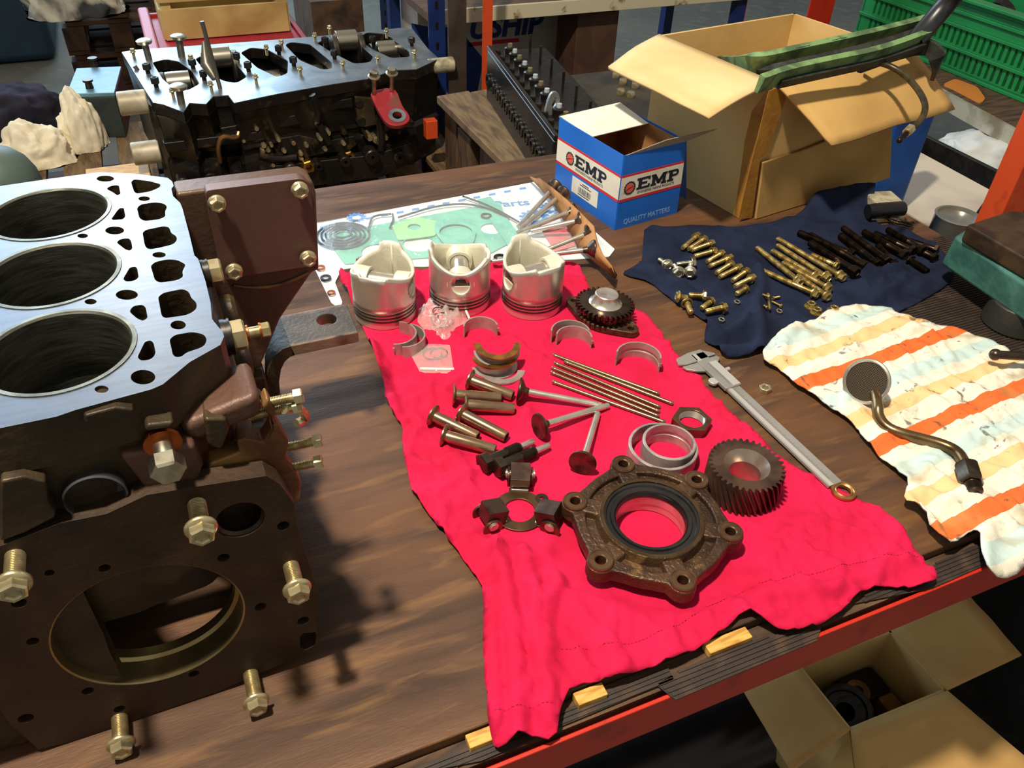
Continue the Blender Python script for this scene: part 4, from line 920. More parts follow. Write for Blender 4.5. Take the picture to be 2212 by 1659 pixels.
def stripe_mat():
    m = mat('striped_terry', S(220,215,198), .9, bump=.3, bscale=700, spec=.2); nt = m.node_tree; N = nt.nodes; Lk = nt.links; p = N['Principled BSDF']
    tc = N.new('ShaderNodeTexCoord'); vd = N.new('ShaderNodeVectorMath'); vd.operation = 'DOT_PRODUCT'; Lk.new(tc.outputs['Object'], vd.inputs[0]); vd.inputs[1].default_value = (-nr_.x, -nr_.y, 0)
    off = (Vector(tw.location)-q0).dot(-nr_)
    ma = N.new('ShaderNodeMath'); ma.operation = 'ADD'; ma.inputs[1].default_value = off; Lk.new(vd.outputs['Value'], ma.inputs[0])
    dv = N.new('ShaderNodeMath'); dv.operation = 'DIVIDE'; dv.inputs[1].default_value = SD; Lk.new(ma.outputs[0], dv.inputs[0])
    ad = N.new('ShaderNodeMath'); ad.operation = 'ADD'; ad.inputs[1].default_value = 10.08; Lk.new(dv.outputs[0], ad.inputs[0])
    fr = N.new('ShaderNodeMath'); fr.operation = 'FRACT'; Lk.new(ad.outputs[0], fr.inputs[0])
    cr = N.new('ShaderNodeValToRGB'); cr.color_ramp.interpolation = 'CONSTANT'; e = cr.color_ramp.elements
    cols = [(0, S(216,104,50)),(.17, S(220,215,198)),(.33, S(186,206,202)),(.50, S(220,215,198)),(.64, S(224,188,136)),(.80, S(220,215,198))]
    e[0].position, e[0].color = cols[0]; e[1].position, e[1].color = cols[1]
    for ps, c in cols[2:]: el = e.new(ps); el.color = c
    Lk.new(fr.outputs[0], cr.inputs[0]); cur = cr.outputs[0]
    for sc, lo, hi, col, st in ((16, .56, .72, S(150,126,76), .6), (48, .62, .70, S(74,66,50), .8), (7, .56, .75, S(206,182,116), .6)):
        nz = N.new('ShaderNodeTexNoise'); nz.inputs['Scale'].default_value = sc; nz.inputs['Detail'].default_value = 8; nz.inputs['Distortion'].default_value = 1.2; Lk.new(tc.outputs['Object'], nz.inputs['Vector'])
        mr = N.new('ShaderNodeMapRange'); mr.inputs['From Min'].default_value = lo; mr.inputs['From Max'].default_value = hi; mr.inputs['To Max'].default_value = st; Lk.new(nz.outputs['Fac'], mr.inputs['Value'])
        mx = N.new('ShaderNodeMix'); mx.data_type = 'RGBA'; Lk.new(mr.outputs[0], mx.inputs['Factor']); Lk.new(cur, mx.inputs['A']); mx.inputs['B'].default_value = col; cur = mx.outputs['Result']
    Lk.new(cur, p.inputs['Base Color']); return m
tw.data.materials[0] = stripe_mat()
# ================================================================== oil pickup strainer on the towel
PIPE = mat('oily_pipe_steel', S(146,124,90), .28, .9, S(96,76,50), 14, .4, .62, .05, 200)
TWZ = TZ+.0078
dc = U(1872,824,TWZ+.026); nrm = (EYE-dc).normalized()*.62+Vector((-.75,-.1,.28)); nrm.normalize()
t = thing('oil_strainer', 'bent oil pickup pipe with round mesh strainer lying on the striped towel', 'oil strainer', (U(1960,940).x, U(1960,940).y, TWZ))
Rd = .0268; Md = at(dc, nrm)
m = MB(); m.lathe([(Rd-.0035,.0005),(Rd-.002,.0022),(Rd,.0018),(Rd+.0006,0),(Rd,-.002),(Rd-.003,-.008),(.016,-.0145),(.007,-.0175),(1e-6,-.018)], 48, Md, cap=False); m.build('strainer_cup', PIPE, t)
m = MB(); m.lathe([(1e-6,-.0015),(Rd-.003,-.0015)], 40, Md, cap=False); m.build('screen_back', mat('screen_dark', S(60,50,40), .4, .7), t)
m = MB(); g = Rd-.003
for i in range(-13, 14):
    c = i*g/13.5; h = math.sqrt(max(0, g*g-c*c)); m.box((c,0,-.0005), (.00055,2*h,.0006), Md); m.box((0,c,-.0001), (2*h,.00055,.0006), Md)
tag(m.build('screen_mesh', mat('screen_wire', S(150,138,118), .35, .9), t, weld=False), kind='stuff')
m = MB(); m.lathe([(Rd-.0035,.0012),(Rd-.002,.0026),(Rd+.0002,.0020),(Rd+.0008,.0002)], 48, Md, cap=False); m.build('rim', STEEL, t)
bk = dc-nrm*.016
path = [bk+nrm*.004, bk-nrm*.004, U(1897,876,TWZ+.016), U(1896,895,TWZ+.010), U(1908,917,TWZ+.007), U(1932,932,TWZ+.0065), U(1985,946,TWZ+.0065), U(2038,960,TWZ+.0075), U(2070,976,TWZ+.009), U(2084,1000,TWZ+.010), U(2092,1018,TWZ+.0115)]
m = MB(); m.tube(path, .0062, 16, sm=3); m.build('pipe', PIPE, t)
a, b = U(2087,1004,TWZ+.0125), U(2106,1066,TWZ+.0105); d = (b-a)
Mn = at(a, d); Ln = d.length
m = MB(); R = .0128; m.lathe([(.0066,0),(R*.86,0),(R,Ln*.10),(R,Ln*.60),(R*.86,Ln*.68),(.0085,Ln*.68)], 6, Mn); m.build('union_nut', STEELD, t)
m = MB(); pr = [(.0085,Ln*.62)]; z = Ln*.70
while z < Ln*.95: pr += [(.0075,z),(.0086,z+.0007),(.0075,z+.0014)]; z += .0015
m.lathe(pr+[(.007,Ln),(.0045,Ln),(.0045,Ln-.006),(1e-6,Ln-.006)], 28, Mn, cap=False); m.build('thread', STEELD, t)
# ================================================================== navy cloth with bolts
nv = sheet('navy_cloth', [tuple(p)[:2] for p in smooth([Vector((x,y,0)) for x, y in world(nv_px)], 1)], lambda x, y, d: TZ+.0008+navy_raw(x, y)+(.0022 if inpoly(x, y, MATP) else 0), NAVY, .0052, .0016)
tag(nv, 'rumpled navy blue cloth under rows of bolts behind the striped towel', 'cloth')
NZ = TZ+.0024
N5 = lambda x, y: (1330+.3987*x, 400+.3987*y)
BR_ = mat('yellow_bolt', S(208,186,122), .32, .85, S(150,126,76), 120, .42, .62)
BRD = mat('oily_bolt', S(60,46,36), .34, .9, S(34,27,22), 80, .4, .62)
def fastener(key, L, r, af, hh, fl, m1, tip=False):
    t = thing('bolt', 'bolt', 'bolt')
    mm = MB(); mm.lathe(shank_profile(L, r, .0016, L*.35 if L > .03 else 0), 12); mm.build('shank', m1, t)
    mm = MB()
    if fl: mm.lathe([(r*.8,0),(fl,0),(fl,hh*.16),(fl*.93,hh*.26),(af*.5,hh*.36)], 20)
    R = af/math.sqrt(3); mm.lathe([(R*.9,0),(R,.0002),(R,hh*.86),(R*.84,hh),(R*.6,hh),(R*.5,hh*.86),(1e-6,hh*.86)], 6); mm.build('head', m1, t)
    return t
ORD = ['rearmost','second','third','fourth','fifth','sixth','seventh','eighth','ninth','tenth','eleventh','twelfth']
def lay_bolts(rows, r, af, hh, fl, m1, label, group, L0, name='bolt'):
    proto = None
    for (tip, head) in rows:
        h = Vector((*N5(*head), 0)); tp = Vector((*N5(*tip), 0))
        ph, pt = U(h.x, h.y), U(tp.x, tp.y)
        zh = TZ+.0026+max(navy_raw(ph.x, ph.y), navy_raw(pt.x, pt.y))*.8
        a = U(h.x, h.y, zh+max(fl, af/1.8)*.95); b = U(tp.x, tp.y, zh+r+.001); d = (a-b); L = d.length
        M = at(a-d.normalized()*hh*.4, d, spin=random.random()) @ Matrix.Diagonal((1,1,max(.3,(L-hh*.4)/L0),1))
        lb = label if isinstance(label, str) else label.pop(0)
        if proto is None: proto = fastener('b', L0, r, af, hh, fl, m1); tag(proto, lb, 'bolt', group); proto.name = name; proto.matrix_basis = M
        else: dup(proto, M, lb, group)
    return proto
lay_bolts([((362,342),(435,280)),((396,347),(474,296)),((412,353),(512,317)),((425,386),(527,358)),((495,416),(570,372)),((508,440),(610,397)),((545,477),(620,430)),((562,499),(660,450)),((632,520),(705,470)),((645,549),(735,505)),((655,590),(705,560))], .0040, .0105, .007, .0068, BR_, [o_+' short yellow zinc bolt counting from the back of the slanting row' for o_ in ORD], 'short yellow bolts in a row on the navy cloth', .025)
lay_bolts([((330,430),(420,418)),((236,404),(282,436)),((318,436),(340,476)),((405,430),(402,474))], .0040, .0135, .008, .0095, ZINCW, ['pale zinc screw lying flat behind the two front pale heads','pale zinc screw at the left of the four, tip to the left','pale zinc screw with its head to the viewer, left of the front two','pale zinc screw with its head to the viewer, right of the front two'], 'pale flange screws on the navy cloth', .025)
lay_bolts([((388,612),(328,602)),((398,596),(485,600)),((408,692),(384,632)),((466,668),(520,628)),((488,686),(588,662))], .0042, .0115, .008, .0085, BR_, ['yellow bolt with dark head, leftmost of the front five','yellow bolt lying across the back of the front five','yellow bolt pointing at the viewer in the front five','stubby yellow bolt with rounded tip in the front five','yellow bolt nearest the shirt among the front five'], 'dark headed yellow bolts at the front of the navy cloth', .028)
lay_bolts([((765,340),(992,520)),((876,290),(1218,492)),((876,326),(1142,498)),((846,356),(1086,497)),((905,420),(1152,558)),((776,456),(1082,588)),((985,490),(1150,606)),((1062,378),(1205,440))], .0042, .0120, .009, .0085, BR_, [o_+' long yellow bolt of the fan on the navy cloth' for o_ in ('outermost left','rearmost','second from the back','third from the back','short shadowed','frontmost','half hidden lower','dull, farthest right')], 'long yellow bolts on the navy cloth', .10)
lay_bolts([((990,256),(1272,372)),((1050,268),(1335,430)),((1050,312),(1295,466)),((1216,272),(1412,424)),((1232,232),(1462,404)),((1342,252),(1562,376)),((1402,262),(1608,356)),((1472,240),(1662,352)),((1556,292),(1742,352)),((1420,330),(1512,434)),((1690,470),(1590,402)),((1600,330),(1735,398))], .0056, .0150, .011, .0, BRD, ['black oily bolt beside the vise, '+o_ for o_ in ('slim, leftmost of the pile','slim with a brown tip, second from the left','slim, third from the left','thick with a pale tip, fourth from the left','thick, standing highest in the middle of the pile','thick, right of the highest one','behind the three dark heads','rearmost of the pile','short, farthest right','short with rusty shank in front','stubby stud nearest the towel','under the rightmost heads')], 'black oily bolts on the navy cloth', .10)
lay_bolts([((795,592),(832,606)),((836,672),(824,600)),((802,652),(822,664)),((888,604),(852,612)),((846,630),(896,655))], .0018, .0050, .003, .0, BR_, ['tiny brass screw of the small heap, '+o_ for o_ in ('lying at its upper left','pointing at the viewer','short one at its lower left','at its upper right','at its lower right')], 'tiny brass screws in a heap', .016, 'brass_screw')
g = None
for (x, y, s, lb) in ((1060,645,1.0,'left'),(1092,676,.9,'middle'),(1182,674,1.0,'right')):
    p = U(*N5(x, y), NZ+.005); p.z = NZ+navy_raw(p.x, p.y)
    lab = 'loose yellow flange nut at the towel edge, '+lb+' of three'
    if g is None:
        g = thing('flange_nut', lab, 'nut', group='loose flange nuts on the navy cloth'); m = MB(); m.prism(circ(0,0,.0066,6), .001, .0075, None, [circ(0,0,.0035,18)]); m.build('nut_body', BR_, g, bevel=.0006)
        m = MB(); m.lathe([(.0035,0),(.0088,0),(.0088,.0012),(.0035,.0012)], 24, closed=True); m.build('flange', BR_, g); g.matrix_basis = T(*p, .4)
    else: dup(g, T(*p, .9), lab)
for x, y, lb in ((572,730,'lone small pale nut in front of the five dark headed bolts'),(884,684,'tiny pale nut in front of the brass screw heap'),(655,640,'small yellow nut half under the twisted fold of navy cloth')):
    p = U(*N5(x, y), NZ+.003); z = NZ+.0005+navy_raw(p.x, p.y); m = MB(); m.prism(circ(0,0,.0050,6), 0, .0045, T(p.x, p.y, z, .3, .15), [circ(0,0,.0026,16)])
    tag(m.build('small_nut', ZINCW, None, bevel=.0005), lb, 'nut')
# short chain and a toggle latch behind the cloth
t = thing('chain', 'short greasy chain lying at the back edge of the navy cloth', 'chain', (U(1950,478).x, U(1950,478).y, NZ))
cp_ = [U(*N5(x, y), NZ+.008) for x, y in ((1465,168),(1500,190),(1530,200),(1560,205),(1590,213),(1612,205))]; cp_ = [p.lerp(q, k/3) for p, q in zip(cp_, cp_[1:]) for k in range(3)]
for i in range(len(cp_)-1):
    a, b = cp_[i], cp_[i+1]; d = (b-a); m = MB(); M = Matrix.Translation((a+b)/2) @ frame(d) @ Matrix.Rotation((i%2)*PI/2, 4, 'Z')
    m.tube([M @ Vector((.0035*math.cos(u), 0, .0062*math.sin(u))) for u in [2*PI*k/14 for k in range(15)]], .0013, 6); m.build('link', STEELD, t)
a = U(1905,470,.9005); t = thing('toggle_latch', 'cream metal toggle latch with a black lever behind the navy cloth', 'latch', (a.x, a.y, TZ))
M = T(a.x, a.y, TZ+.0005, -.25)
CREAM = mat('cream_metal', S(206,198,168), .4, .4, S(160,150,120), 40)
m = MB(); m.box((0,.012,.004), (.060,.060,.008), M); m.build('base_plate', CREAM, t, bevel=.002)
m = MB(); m.box((0.004,.018,.019), (.050,.044,.022), M); m.build('housing', CREAM, t, bevel=.004)
m = MB(); m.tube([M @ Vector(q) for q in ((-.040,-.014,.020),(-.01,-.014,.022),(.018,-.013,.022),(.024,-.012,.022))], [.012,.0125,.0125,.009], 14, sm=2); m.build('lever', mat('black_lever', S(28,28,30), .25, .2), t)
# ================================================================== vise at the right edge
TEAL = mat('teal_hammered', S(70,122,112), .4, .1, S(52,96,90), 30, .4, .65, .35, 120)
VBR = mat('worn_jaw_steel', S(84,66,48), .5, .6, S(56,44,34), 30, .4, .65, .3, 120)
GREYI = mat('grey_iron', S(58,58,54), .5, .5, S(60,60,56), 20, .4, .65, .3, 120)
t = thing('bench_vise', 'teal bench vise with worn brown steel jaw at the right bench edge', 'vise', (1.13, .68, TZ))
zb, zm, zt = .935, .985, 1.012
P0 = [U(2030,572,zb), U(2030,548,zb+.012)]
b1_, b2_ = U(2030,572,zb), U(2250,722,zb); t1_, t2_ = U(2062,508,zm), U(2300,672,zm)
dx = Vector((.10,.03,0))
m = MB(); m.hexa([b1_, b2_, b2_+dx, b1_+dx, t1_, t2_, t2_+dx*.8, t1_+dx*.8]); m.build('body', TEAL, t, bevel=.006, seg=3)
m = MB(); m.prism(world([(2089,484),(2183,453),(2235,458),(2340,560),(2300,606)], zt), zm+.0005, zt); m.build('jaw', VBR, t, bevel=.004)
c = U(2175,715,TZ+.03)
m = MB(); m.cyl((c.x+.066,c.y+.035,TZ+.003), (c.x+.066,c.y+.035,zb+.004), .042, .038, 32); m.build('swivel_base', GREYI, t, bevel=.003)
hb = [U(2150,766,.93), U(2260,772,.93)]
m = MB(); m.tube(hb, .0055, 12); m.ball(hb[0], .0075); m.build('handle', STEELD, t)
# ================================================================== small blue parts box
BLUE = mat('blue_print_card', S(26,108,208), .42, 0, S(20,96,192), 8, .4, .65)
WHITEC = mat('white_card', S(226,222,206), .6, 0, S(208,200,180), 10, .45, .7)
REDPR = mat('red_print', S(206,36,44), .5); BLKPR = mat('navy_black_print', S(26,32,46), .5)
CARDI = mat('brown_card_inside', S(166,120,70), .8, 0, S(120,80,46), 16, .45, .62)
GREYC = mat('grey_card_back', S(150,142,128), .8)
PALEB = mat('pale_blue_print', S(120,166,220), .5)
Mb = U(1328,497); Rb_ = U(1461,459); ex = (Rb_-Mb); WX = ex.length; ex.normalize(); ey = Vector((-ex.y, ex.x, 0)); WY = .178
zt = ZAT(Mb, 336); HB = zt-TZ; print('emp', WX, HB, ex, (U(1203,398)-Mb).dot(ey), [ (U(1217,252,zt)-Mb).dot(ey), (U(1494,310,zt)-Mb).dot(ex)])
fl_ = 1.0
WY = (U(1217,252,zt)-Vector((Mb.x,Mb.y,zt))).dot(ey); WXT = (U(1494,310,zt)-Vector((Mb.x,Mb.y,zt))).dot(ex)
bx = thing('parts_box', 'small blue and white printed parts box with open flaps beside the large carton', 'box', Mb+ex*WX/2+ey*WY/2)
def Q(a, b, z): return Mb + ex*(a*(WX+(WXT-WX)*(z/HB))) + ey*(b*WY) + Vector((0,0,z))   # a along the right face, b along the left face
def panel(P, th, m, nm, par, inward=None):
    n = (Vector(P[1])-Vector(P[0])).cross(Vector(P[3])-Vector(P[0])).normalized()*th
    mm = MB(); mm.hexa([Vector(p) for p in P]+[Vector(p)+n for p in P]); return mm.build(nm, m, par, ang=20)
th = .0012
def wallp(a0, b0, a1, b1, m, nm, z0=0, z1=None, t=th): z1 = HB if z1 is None else z1; return panel([Q(a0,b0,z0),Q(a1,b1,z0),Q(a1,b1,z1),Q(a0,b0,z1)], t, m, nm, bx)
for (a0,b0,a1,b1,nm) in ((0,1,0,0,'left_face'),(0,0,1,0,'right_face'),(1,0,1,1,'end_panel'),(1,1,0,1,'back_panel')):
    wallp(a0, b0, a1, b1, BLUE, nm)
for (a0,b0,a1,b1) in ((.994,.012,.994,.99),(.012,.99,.99,.99),(.006,.012,.006,.99),(.012,.006,.99,.006)):
    pass
m = MB(); e = .0016
c = [Q(0,0,.002)+ex*e+ey*e, Q(1,0,.002)-ex*e+ey*e, Q(1,1,.002)-ex*e-ey*e, Q(0,1,.002)+ex*e-ey*e]; ct = [p+Vector((0,0,HB-.004))+(ex*(WXT-WX) if i in (1,2) else Vector()) for i, p in enumerate(c)]
m.add(c+ct, [(0,1,2,3),(0,4,5,1),(1,5,6,2),(2,6,7,3),(3,7,4,0)]); m.build('inner_lining', CARDI, bx, flatshade=True)
for (a0,b0,a1,b1) in ((0,1,0,0),(0,0,1,0)):
    for z0, z1, mm_, nm in ((.42,.71,WHITEC,'white_band'),(.385,.42,REDPR,'red_stripe'),(.71,.738,REDPR,'red_stripe')):
        n = -ex if a0 == a1 else -ey
        q = [Q(a0,b0,HB*z0),Q(a1,b1,HB*z0),Q(a1,b1,HB*z1),Q(a0,b0,HB*z1)]; panel([p+n*.0013 for p in q], .0003, mm_, nm, bx)
def face_M(kind):
    # local x right on the face as read, y up, z out
    if kind == 'L': o, x, n, w = Q(0,1,0), -ey, -ex, WY
    else: o, x, n, w = Q(0,0,0), ex, -ey, WX
    return Matrix(((x.x,0,n.x,o.x+n.x*.0017),(x.y,0,n.y,o.y+n.y*.0017),(0,1,0,o.z),(0,0,0,1))), w
def slab(mb, M, ch, x, y, w, h):
    t = h*.20; s = w*.12
    R = lambda x0, y0, x1, y1: mb.prism([(x0,y0),(x1,y0),(x1,y1),(x0,y1)], 0, .0002, M)
    Pp = lambda P: mb.prism(P, 0, .0002, M)
    if ch == 'E': R(x,y,x+w,y+t); R(x,y+h-t,x+w,y+h); R(x+s,y+t,x+s+w*.26,y+h-t); R(x+s+w*.26,y+h*.40,x+w*.78,y+h*.60); R(x+w*.86,y+t,x+w,y+h*.34); R(x+w*.86,y+h*.70,x+w,y+h-t)
    if ch == 'M':
        for a in (0,.66): R(x+w*a,y,x+w*(a+.34),y+t); R(x+w*(a+.07),y+t,x+w*(a+.27),y+h-t)
        R(x,y+h-t,x+w*.27,y+h); R(x+w*.73,y+h-t,x+w,y+h); Pp([(x+w*.27,y+h),(x+w*.10,y+h*.96),(x+w*.42,y+h*.12),(x+w*.58,y+h*.12),(x+w*.58,y+h*.3)]); Pp([(x+w*.73,y+h),(x+w*.42,y+h*.3),(x+w*.42,y+h*.12),(x+w*.58,y+h*.12),(x+w*.90,y+h*.96)])
    if ch == 'P':
        R(x,y,x+w*.5,y+t); R(x+s,y+t,x+s+w*.27,y+h-t); R(x,y+h-t,x+s+w*.27,y+h)
        cx_, cy_, ro = x+w*.62, y+h*.70, h*.30
        Pp([(x+s+w*.25,y+h),(x+s+w*.25,y+h-t)]+[(cx_+(ro-t)*math.cos(a), cy_+(ro-t)*math.sin(a)) for a in [PI/2-PI*i/8 for i in range(9)]]+[(x+s+w*.25,y+h*.40+t),(x+s+w*.25,y+h*.40)]+[(cx_+ro*math.cos(a)*1.15, cy_+ro*math.sin(a)) for a in [-PI/2+PI*i/10 for i in range(11)]])
for kind, x0, sc in (('L', .16, .0), ('R', .045, .0)):
    M, w = face_M(kind); k = WX*.88; x = w*x0 if kind == 'L' else WX*.05
    yb, h = HB*.50, HB*.155
    gr_ = HB*.088; gx, gy = x+gr_*1.05, HB*.553
    m = MB(); tp = []
    for i in range(18): a = 2*PI*i/18; tp += [(gx+gr_*r*math.cos(a+d), gy+gr_*r*math.sin(a+d)) for d, r in ((-.17,.86),(-.09,1.05),(.09,1.05),(.17,.86))]
    m.prism(tp, 0, .0002, M, [circ(gx, gy, gr_*.76, 28)]); m.build('gear_logo', BLKPR, bx, flatshade=True)
    m = MB(); m.prism(circ(gx, gy, gr_*.70, 28), 0, .0002, M); m.build('logo_disc', mat('logo_red', S(222,84,66), .5), bx, flatshade=True)
    m = MB(); m.prism([(gx-gr_*1.25,gy-gr_*.55),(gx-gr_*.2,gy-gr_*.14),(gx+gr_*.95,gy+gr_*.30),(gx-gr_*.2,gy-gr_*.0)], .0002, .0004, M); m.build('logo_swoosh', BLKPR, bx, flatshade=True)
    m = MB(); lx = gx+gr_*1.25; lw = (k-(lx-x))/3.35 if kind == 'R' else (k-(lx-x))/3.35
    for ch, f, ww in (('E',0,1.0),('M',1.08,1.22),('P',2.36,1.0)): slab(m, M, ch, lx+lw*f, yb, lw*ww, h)
    m.build('lettering', BLKPR, bx, flatshade=True)
    text('ENGINEERED MARINE PRODUCTS', .0062, M @ T(lx+lw*1.55, HB*.462, 0), BLKPR, bx, 'lettering', .0001, 0, .80)
M, w = face_M('R'); text('QUALITY MATTERS', .0122, M @ T(WX*.49, HB*.085, -.0004), PALEB, bx, 'lettering', .0001, .0002, .92)
M, w = face_M('L'); m = MB(); m.prism([(w*.29,HB*.13),(w*.71,HB*.13),(w*.71,HB*.35),(w*.29,HB*.35)], -.0006, .0001, M); st = m.build('barcode_label', WHITEC, bx)
m = MB(); rr_ = random.Random(4); x = w*.40
while x < w*.60: d = rr_.choice((.0008,.0014,.002)); m.prism([(x,HB*.18),(x+d,HB*.18),(x+d,HB*.26),(x,HB*.26)], .0001, .0002, M); x += d+rr_.choice((.0008,.0014))
for yy, a, b in ((.29,.42,.60),(.315,.46,.56),(.155,.40,.58)): m.prism([(w*a,HB*yy),(w*b,HB*yy),(w*b,HB*yy+.0015),(w*a,HB*yy+.0015)], .0001, .0002, M)
m.build('barcode', BLKPR, st, flatshade=True)
# flaps
a, b = Q(0,1,HB), Q(1,1,HB)
fl1 = [Q(0,1,HB)+Vector((0,0,.001)), Q(0,1,HB)-ey*WY*.47-Vector((0,0,.006))+ex*.004, Q(1,1,HB)-ey*WY*.47+Vector((0,0,-.004))-ex*.002, Q(1,1,HB)+Vector((0,0,.004))]
panel(fl1, .0012, WHITEC, 'top_flap', bx)
h0, h1 = Q(0.02,0,HB), Q(1,0,HB)
f0, f1 = UP(1445,301,h0,(-ey*.8+Vector((0,0,.6)))), UP(1546,279,h0,(-ey*.8+Vector((0,0,.6))))
f0, f1 = U(1441,301,zt+.012), U(1548,278,zt+.012)
panel([h0, h1, f1, f0], .0012, GREYC, 'side_flap', bx)
s0, s1 = Q(1,.01,HB*.99), Q(1,.01,HB*.02)
panel([s0, s0+ex*.012+ey*.01-Vector((0,0,.004)), Q(1,0,HB*.10)+ex*.030+ey*.012, Q(1,0,HB*.22)+ex*.004+ey*.004], .0012, mat('blue_print_dark', S(24,72,150), .5), 'tuck_flap', bx)
# ================================================================== large carton
KRAFT = mat('kraft_card', S(204,172,112), .78, 0, S(184,150,92), 5, .4, .65, .15, 60, spec=.3)
KRAFTI = mat('kraft_inside', S(216,192,142), .8, 0, S(200,172,118), 6, .4, .65, .15, 60, spec=.3)
TAPE = mat('brown_tape', S(176,126,52), .25, 0, S(150,104,42), 20, .4, .65, .5, 60)
F0 = U(1603,476); ztc = ZAT(F0, 179); HC = ztc-TZ
Ft = U(1669,179,ztc); Lt = U(1424,76,ztc); Rt = U(1976,115,ztc); Kt = Lt+Rt-Ft
print('carton', HC, (Lt-Ft).length, (Rt-Ft).length, math.degrees((Lt-Ft).angle(Rt-Ft)), F0, Ft)
Ft.x, Ft.y = F0.x, F0.y; Kt = Lt+Rt-Ft
dn = lambda p: Vector((p.x, p.y, TZ+.0005))
ct_ = thing('carton', 'large open brown cardboard carton with flaps folded out, holding drive belts', 'carton', (dn(Ft)+dn(Kt))/2)
ux = (Rt-Ft).normalized(); uy = (Lt-Ft).normalized(); tk_ = .005
for nm, a, b in (('left_wall',Lt,Ft),('right_wall',Ft,Rt),('back_right_wall',Rt,Kt),('back_left_wall',Kt,Lt)):
    n = Vector((-(b-a).y,(b-a).x,0)).normalized()
    m = MB(); v = [dn(a),dn(b),dn(b)+n*tk_,dn(a)+n*tk_,a,b,b+n*tk_,a+n*tk_]; v = [Vector(q) for q in v]
    for i in (0,1,2,3): v[i].z = TZ+.0005
    m.hexa(v); m.build(nm, [KRAFT], ct_)
m = MB(); m.hexa([dn(q)+Vector((0,0,.001+dz)) for dz in (0,.004) for q in (Ft+(ux+uy)*.006, Rt+(uy-ux)*.006, Kt-(ux+uy)*.006, Lt+(ux-uy)*.006)]); m.build('bottom', KRAFTI, ct_)
def flap(h0, h1, o1, o0, nm, bend=.0, mt=KRAFTI, nx=14, ny=8, thick=.0045, wav=.002, seed=0):
    m = MB(); v = []
    for j in range(ny+1):
        for i in range(nx+1):
            s, t = i/nx, j/ny; p = h0.lerp(h1, s).lerp(o0.lerp(o1, s), t); p = Vector(p)
            p.z += bend*math.sin(PI*t)+wav*noise.noise(Vector((s*3+seed, t*3, seed)))*t; v.append(p)
    m.add(v, [(j*(nx+1)+i, j*(nx+1)+i+1, (j+1)*(nx+1)+i+1, (j+1)*(nx+1)+i) for j in range(ny) for i in range(nx)])
    o = m.build(nm, [mt], ct_, ang=60); sd = o.modifiers.new('thickness','SOLIDIFY'); sd.thickness = thick; sd.offset = 0; return o
zl = ztc-.022; flap(Lt, Ft, U(1531,256,zl), U(1314,146,zl), 'left_flap', .004, KRAFTI, seed=1)
zr = ztc-.075; print('flap', [(U(1795,315,zr)-Ft).length, (U(2061,237,zr)-Rt).length, (U(1531,256,zl)-Ft).length, (U(1314,146,zl)-Lt).length])
flap(Rt, Ft, U(1795,315,zr), U(2061,237,zr), 'right_flap', .002, mat('kraft_outer', S(200,162,98), .78, 0, S(178,140,80), 5, .4, .65, .2, 50, (1,1,1), spec=.3), seed=4, wav=.004)
# loose lower panel folded against the right wall, torn edge and tape along the corner
nR = Vector((ux.y, -ux.x, 0))
pp_ = [(1632,478),(1650,352),(1730,328),(1800,300),(1928,272),(1916,404),(1890,432),(1800,440)]
O = Ft+nR*.010
P = [UP(x, y, O, nR) for x, y in pp_]
Mw = Matrix(((ux.x,0,nR.x,O.x),(ux.y,0,nR.y,O.y),(0,1,0,0),(0,0,0,1))); iw = Mw.inverted()
m = MB(); m.prism([(lambda q: (q.x, max(q.y, TZ+.001)))(iw @ p) for p in P], -.0045, 0, Mw); m.build('lower_panel', mat('kraft_outer', S(0,0,0)), ct_, bevel=.001)
m = MB(); m.prism([(lambda q: (q.x, max(q.y, TZ+.001)))(iw @ UP(x, y, O, nR)) for x, y in ((1602,476),(1608,445),(1668,200),(1690,190),(1705,215),(1690,260),(1665,330),(1648,352),(1630,476))], -.0075, -.0065, Mw); m.build('packing_tape', TAPE, ct_)
nL = Vector((uy.y, -uy.x, 0)); nL = nL if nL.dot(EYE-Ft) > 0 else -nL
OL = Ft+nL*.0008; Ml = Matrix(((uy.x,0,nL.x,OL.x),(uy.y,0,nL.y,OL.y),(0,1,0,0),(0,0,0,1))); il = Ml.inverted()
m = MB(); m.prism([(lambda q: (q.x, max(q.y, TZ+.001)))(il @ UP(x, y, OL, nL)) for x, y in ((1602,475),(1585,474),(1610,300),(1625,240),(1664,185),(1668,190))], -.0002, .0006, Ml); m.build('packing_tape', TAPE, ct_)
# ================================================================== drive belts lying over the carton, hose
BELT = mat('belt_rubber', S(30,34,32), .6, 0, S(46,50,46), 60, .45, .6, .2, 200)
GPRINT = mat('belt_green_print', S(112,146,92), .6, 0, S(70,94,62), 30, .45, .6, .2, 200)
def ribbon(name, P, w, th, up, m, parent=None, origin=None):
    P = smooth([Vector(p) for p in P], 3, False); k = len(P); mb = MB(); v = []
    for i, p in enumerate(P):
        t = (P[min(i+1,k-1)]-P[max(i-1,0)]).normalized(); x = Vector(up); x = (x-t*x.dot(t)).normalized(); y = t.cross(x)
        v += [p+x*w/2+y*th/2, p+x*w/2-y*th/2, p-x*w/2-y*th*.32, p-x*w/2+y*th*.32]
    f = []
    for i in range(k-1):
        a = i*4; b = a+4
        for j in range(4): f.append((a+j, a+(j+1)%4, b+(j+1)%4, b+j))
    f += [(0,1,2,3), (4*k-4,4*k-1,4*k-2,4*k-3)]
    mb.add(v, f); return mb.build(name, m, parent, ang=50, origin=origin)
zb_ = ztc+.024
up_ = (EYE-U(1800,130,zb_)).normalized()*.55+Vector((0,0,.8))
bt = thing('drive_belt', 'wide green printed drive belt, upper strand over the open carton', 'belt', U(1800,110,zb_), group='drive belts over the carton')
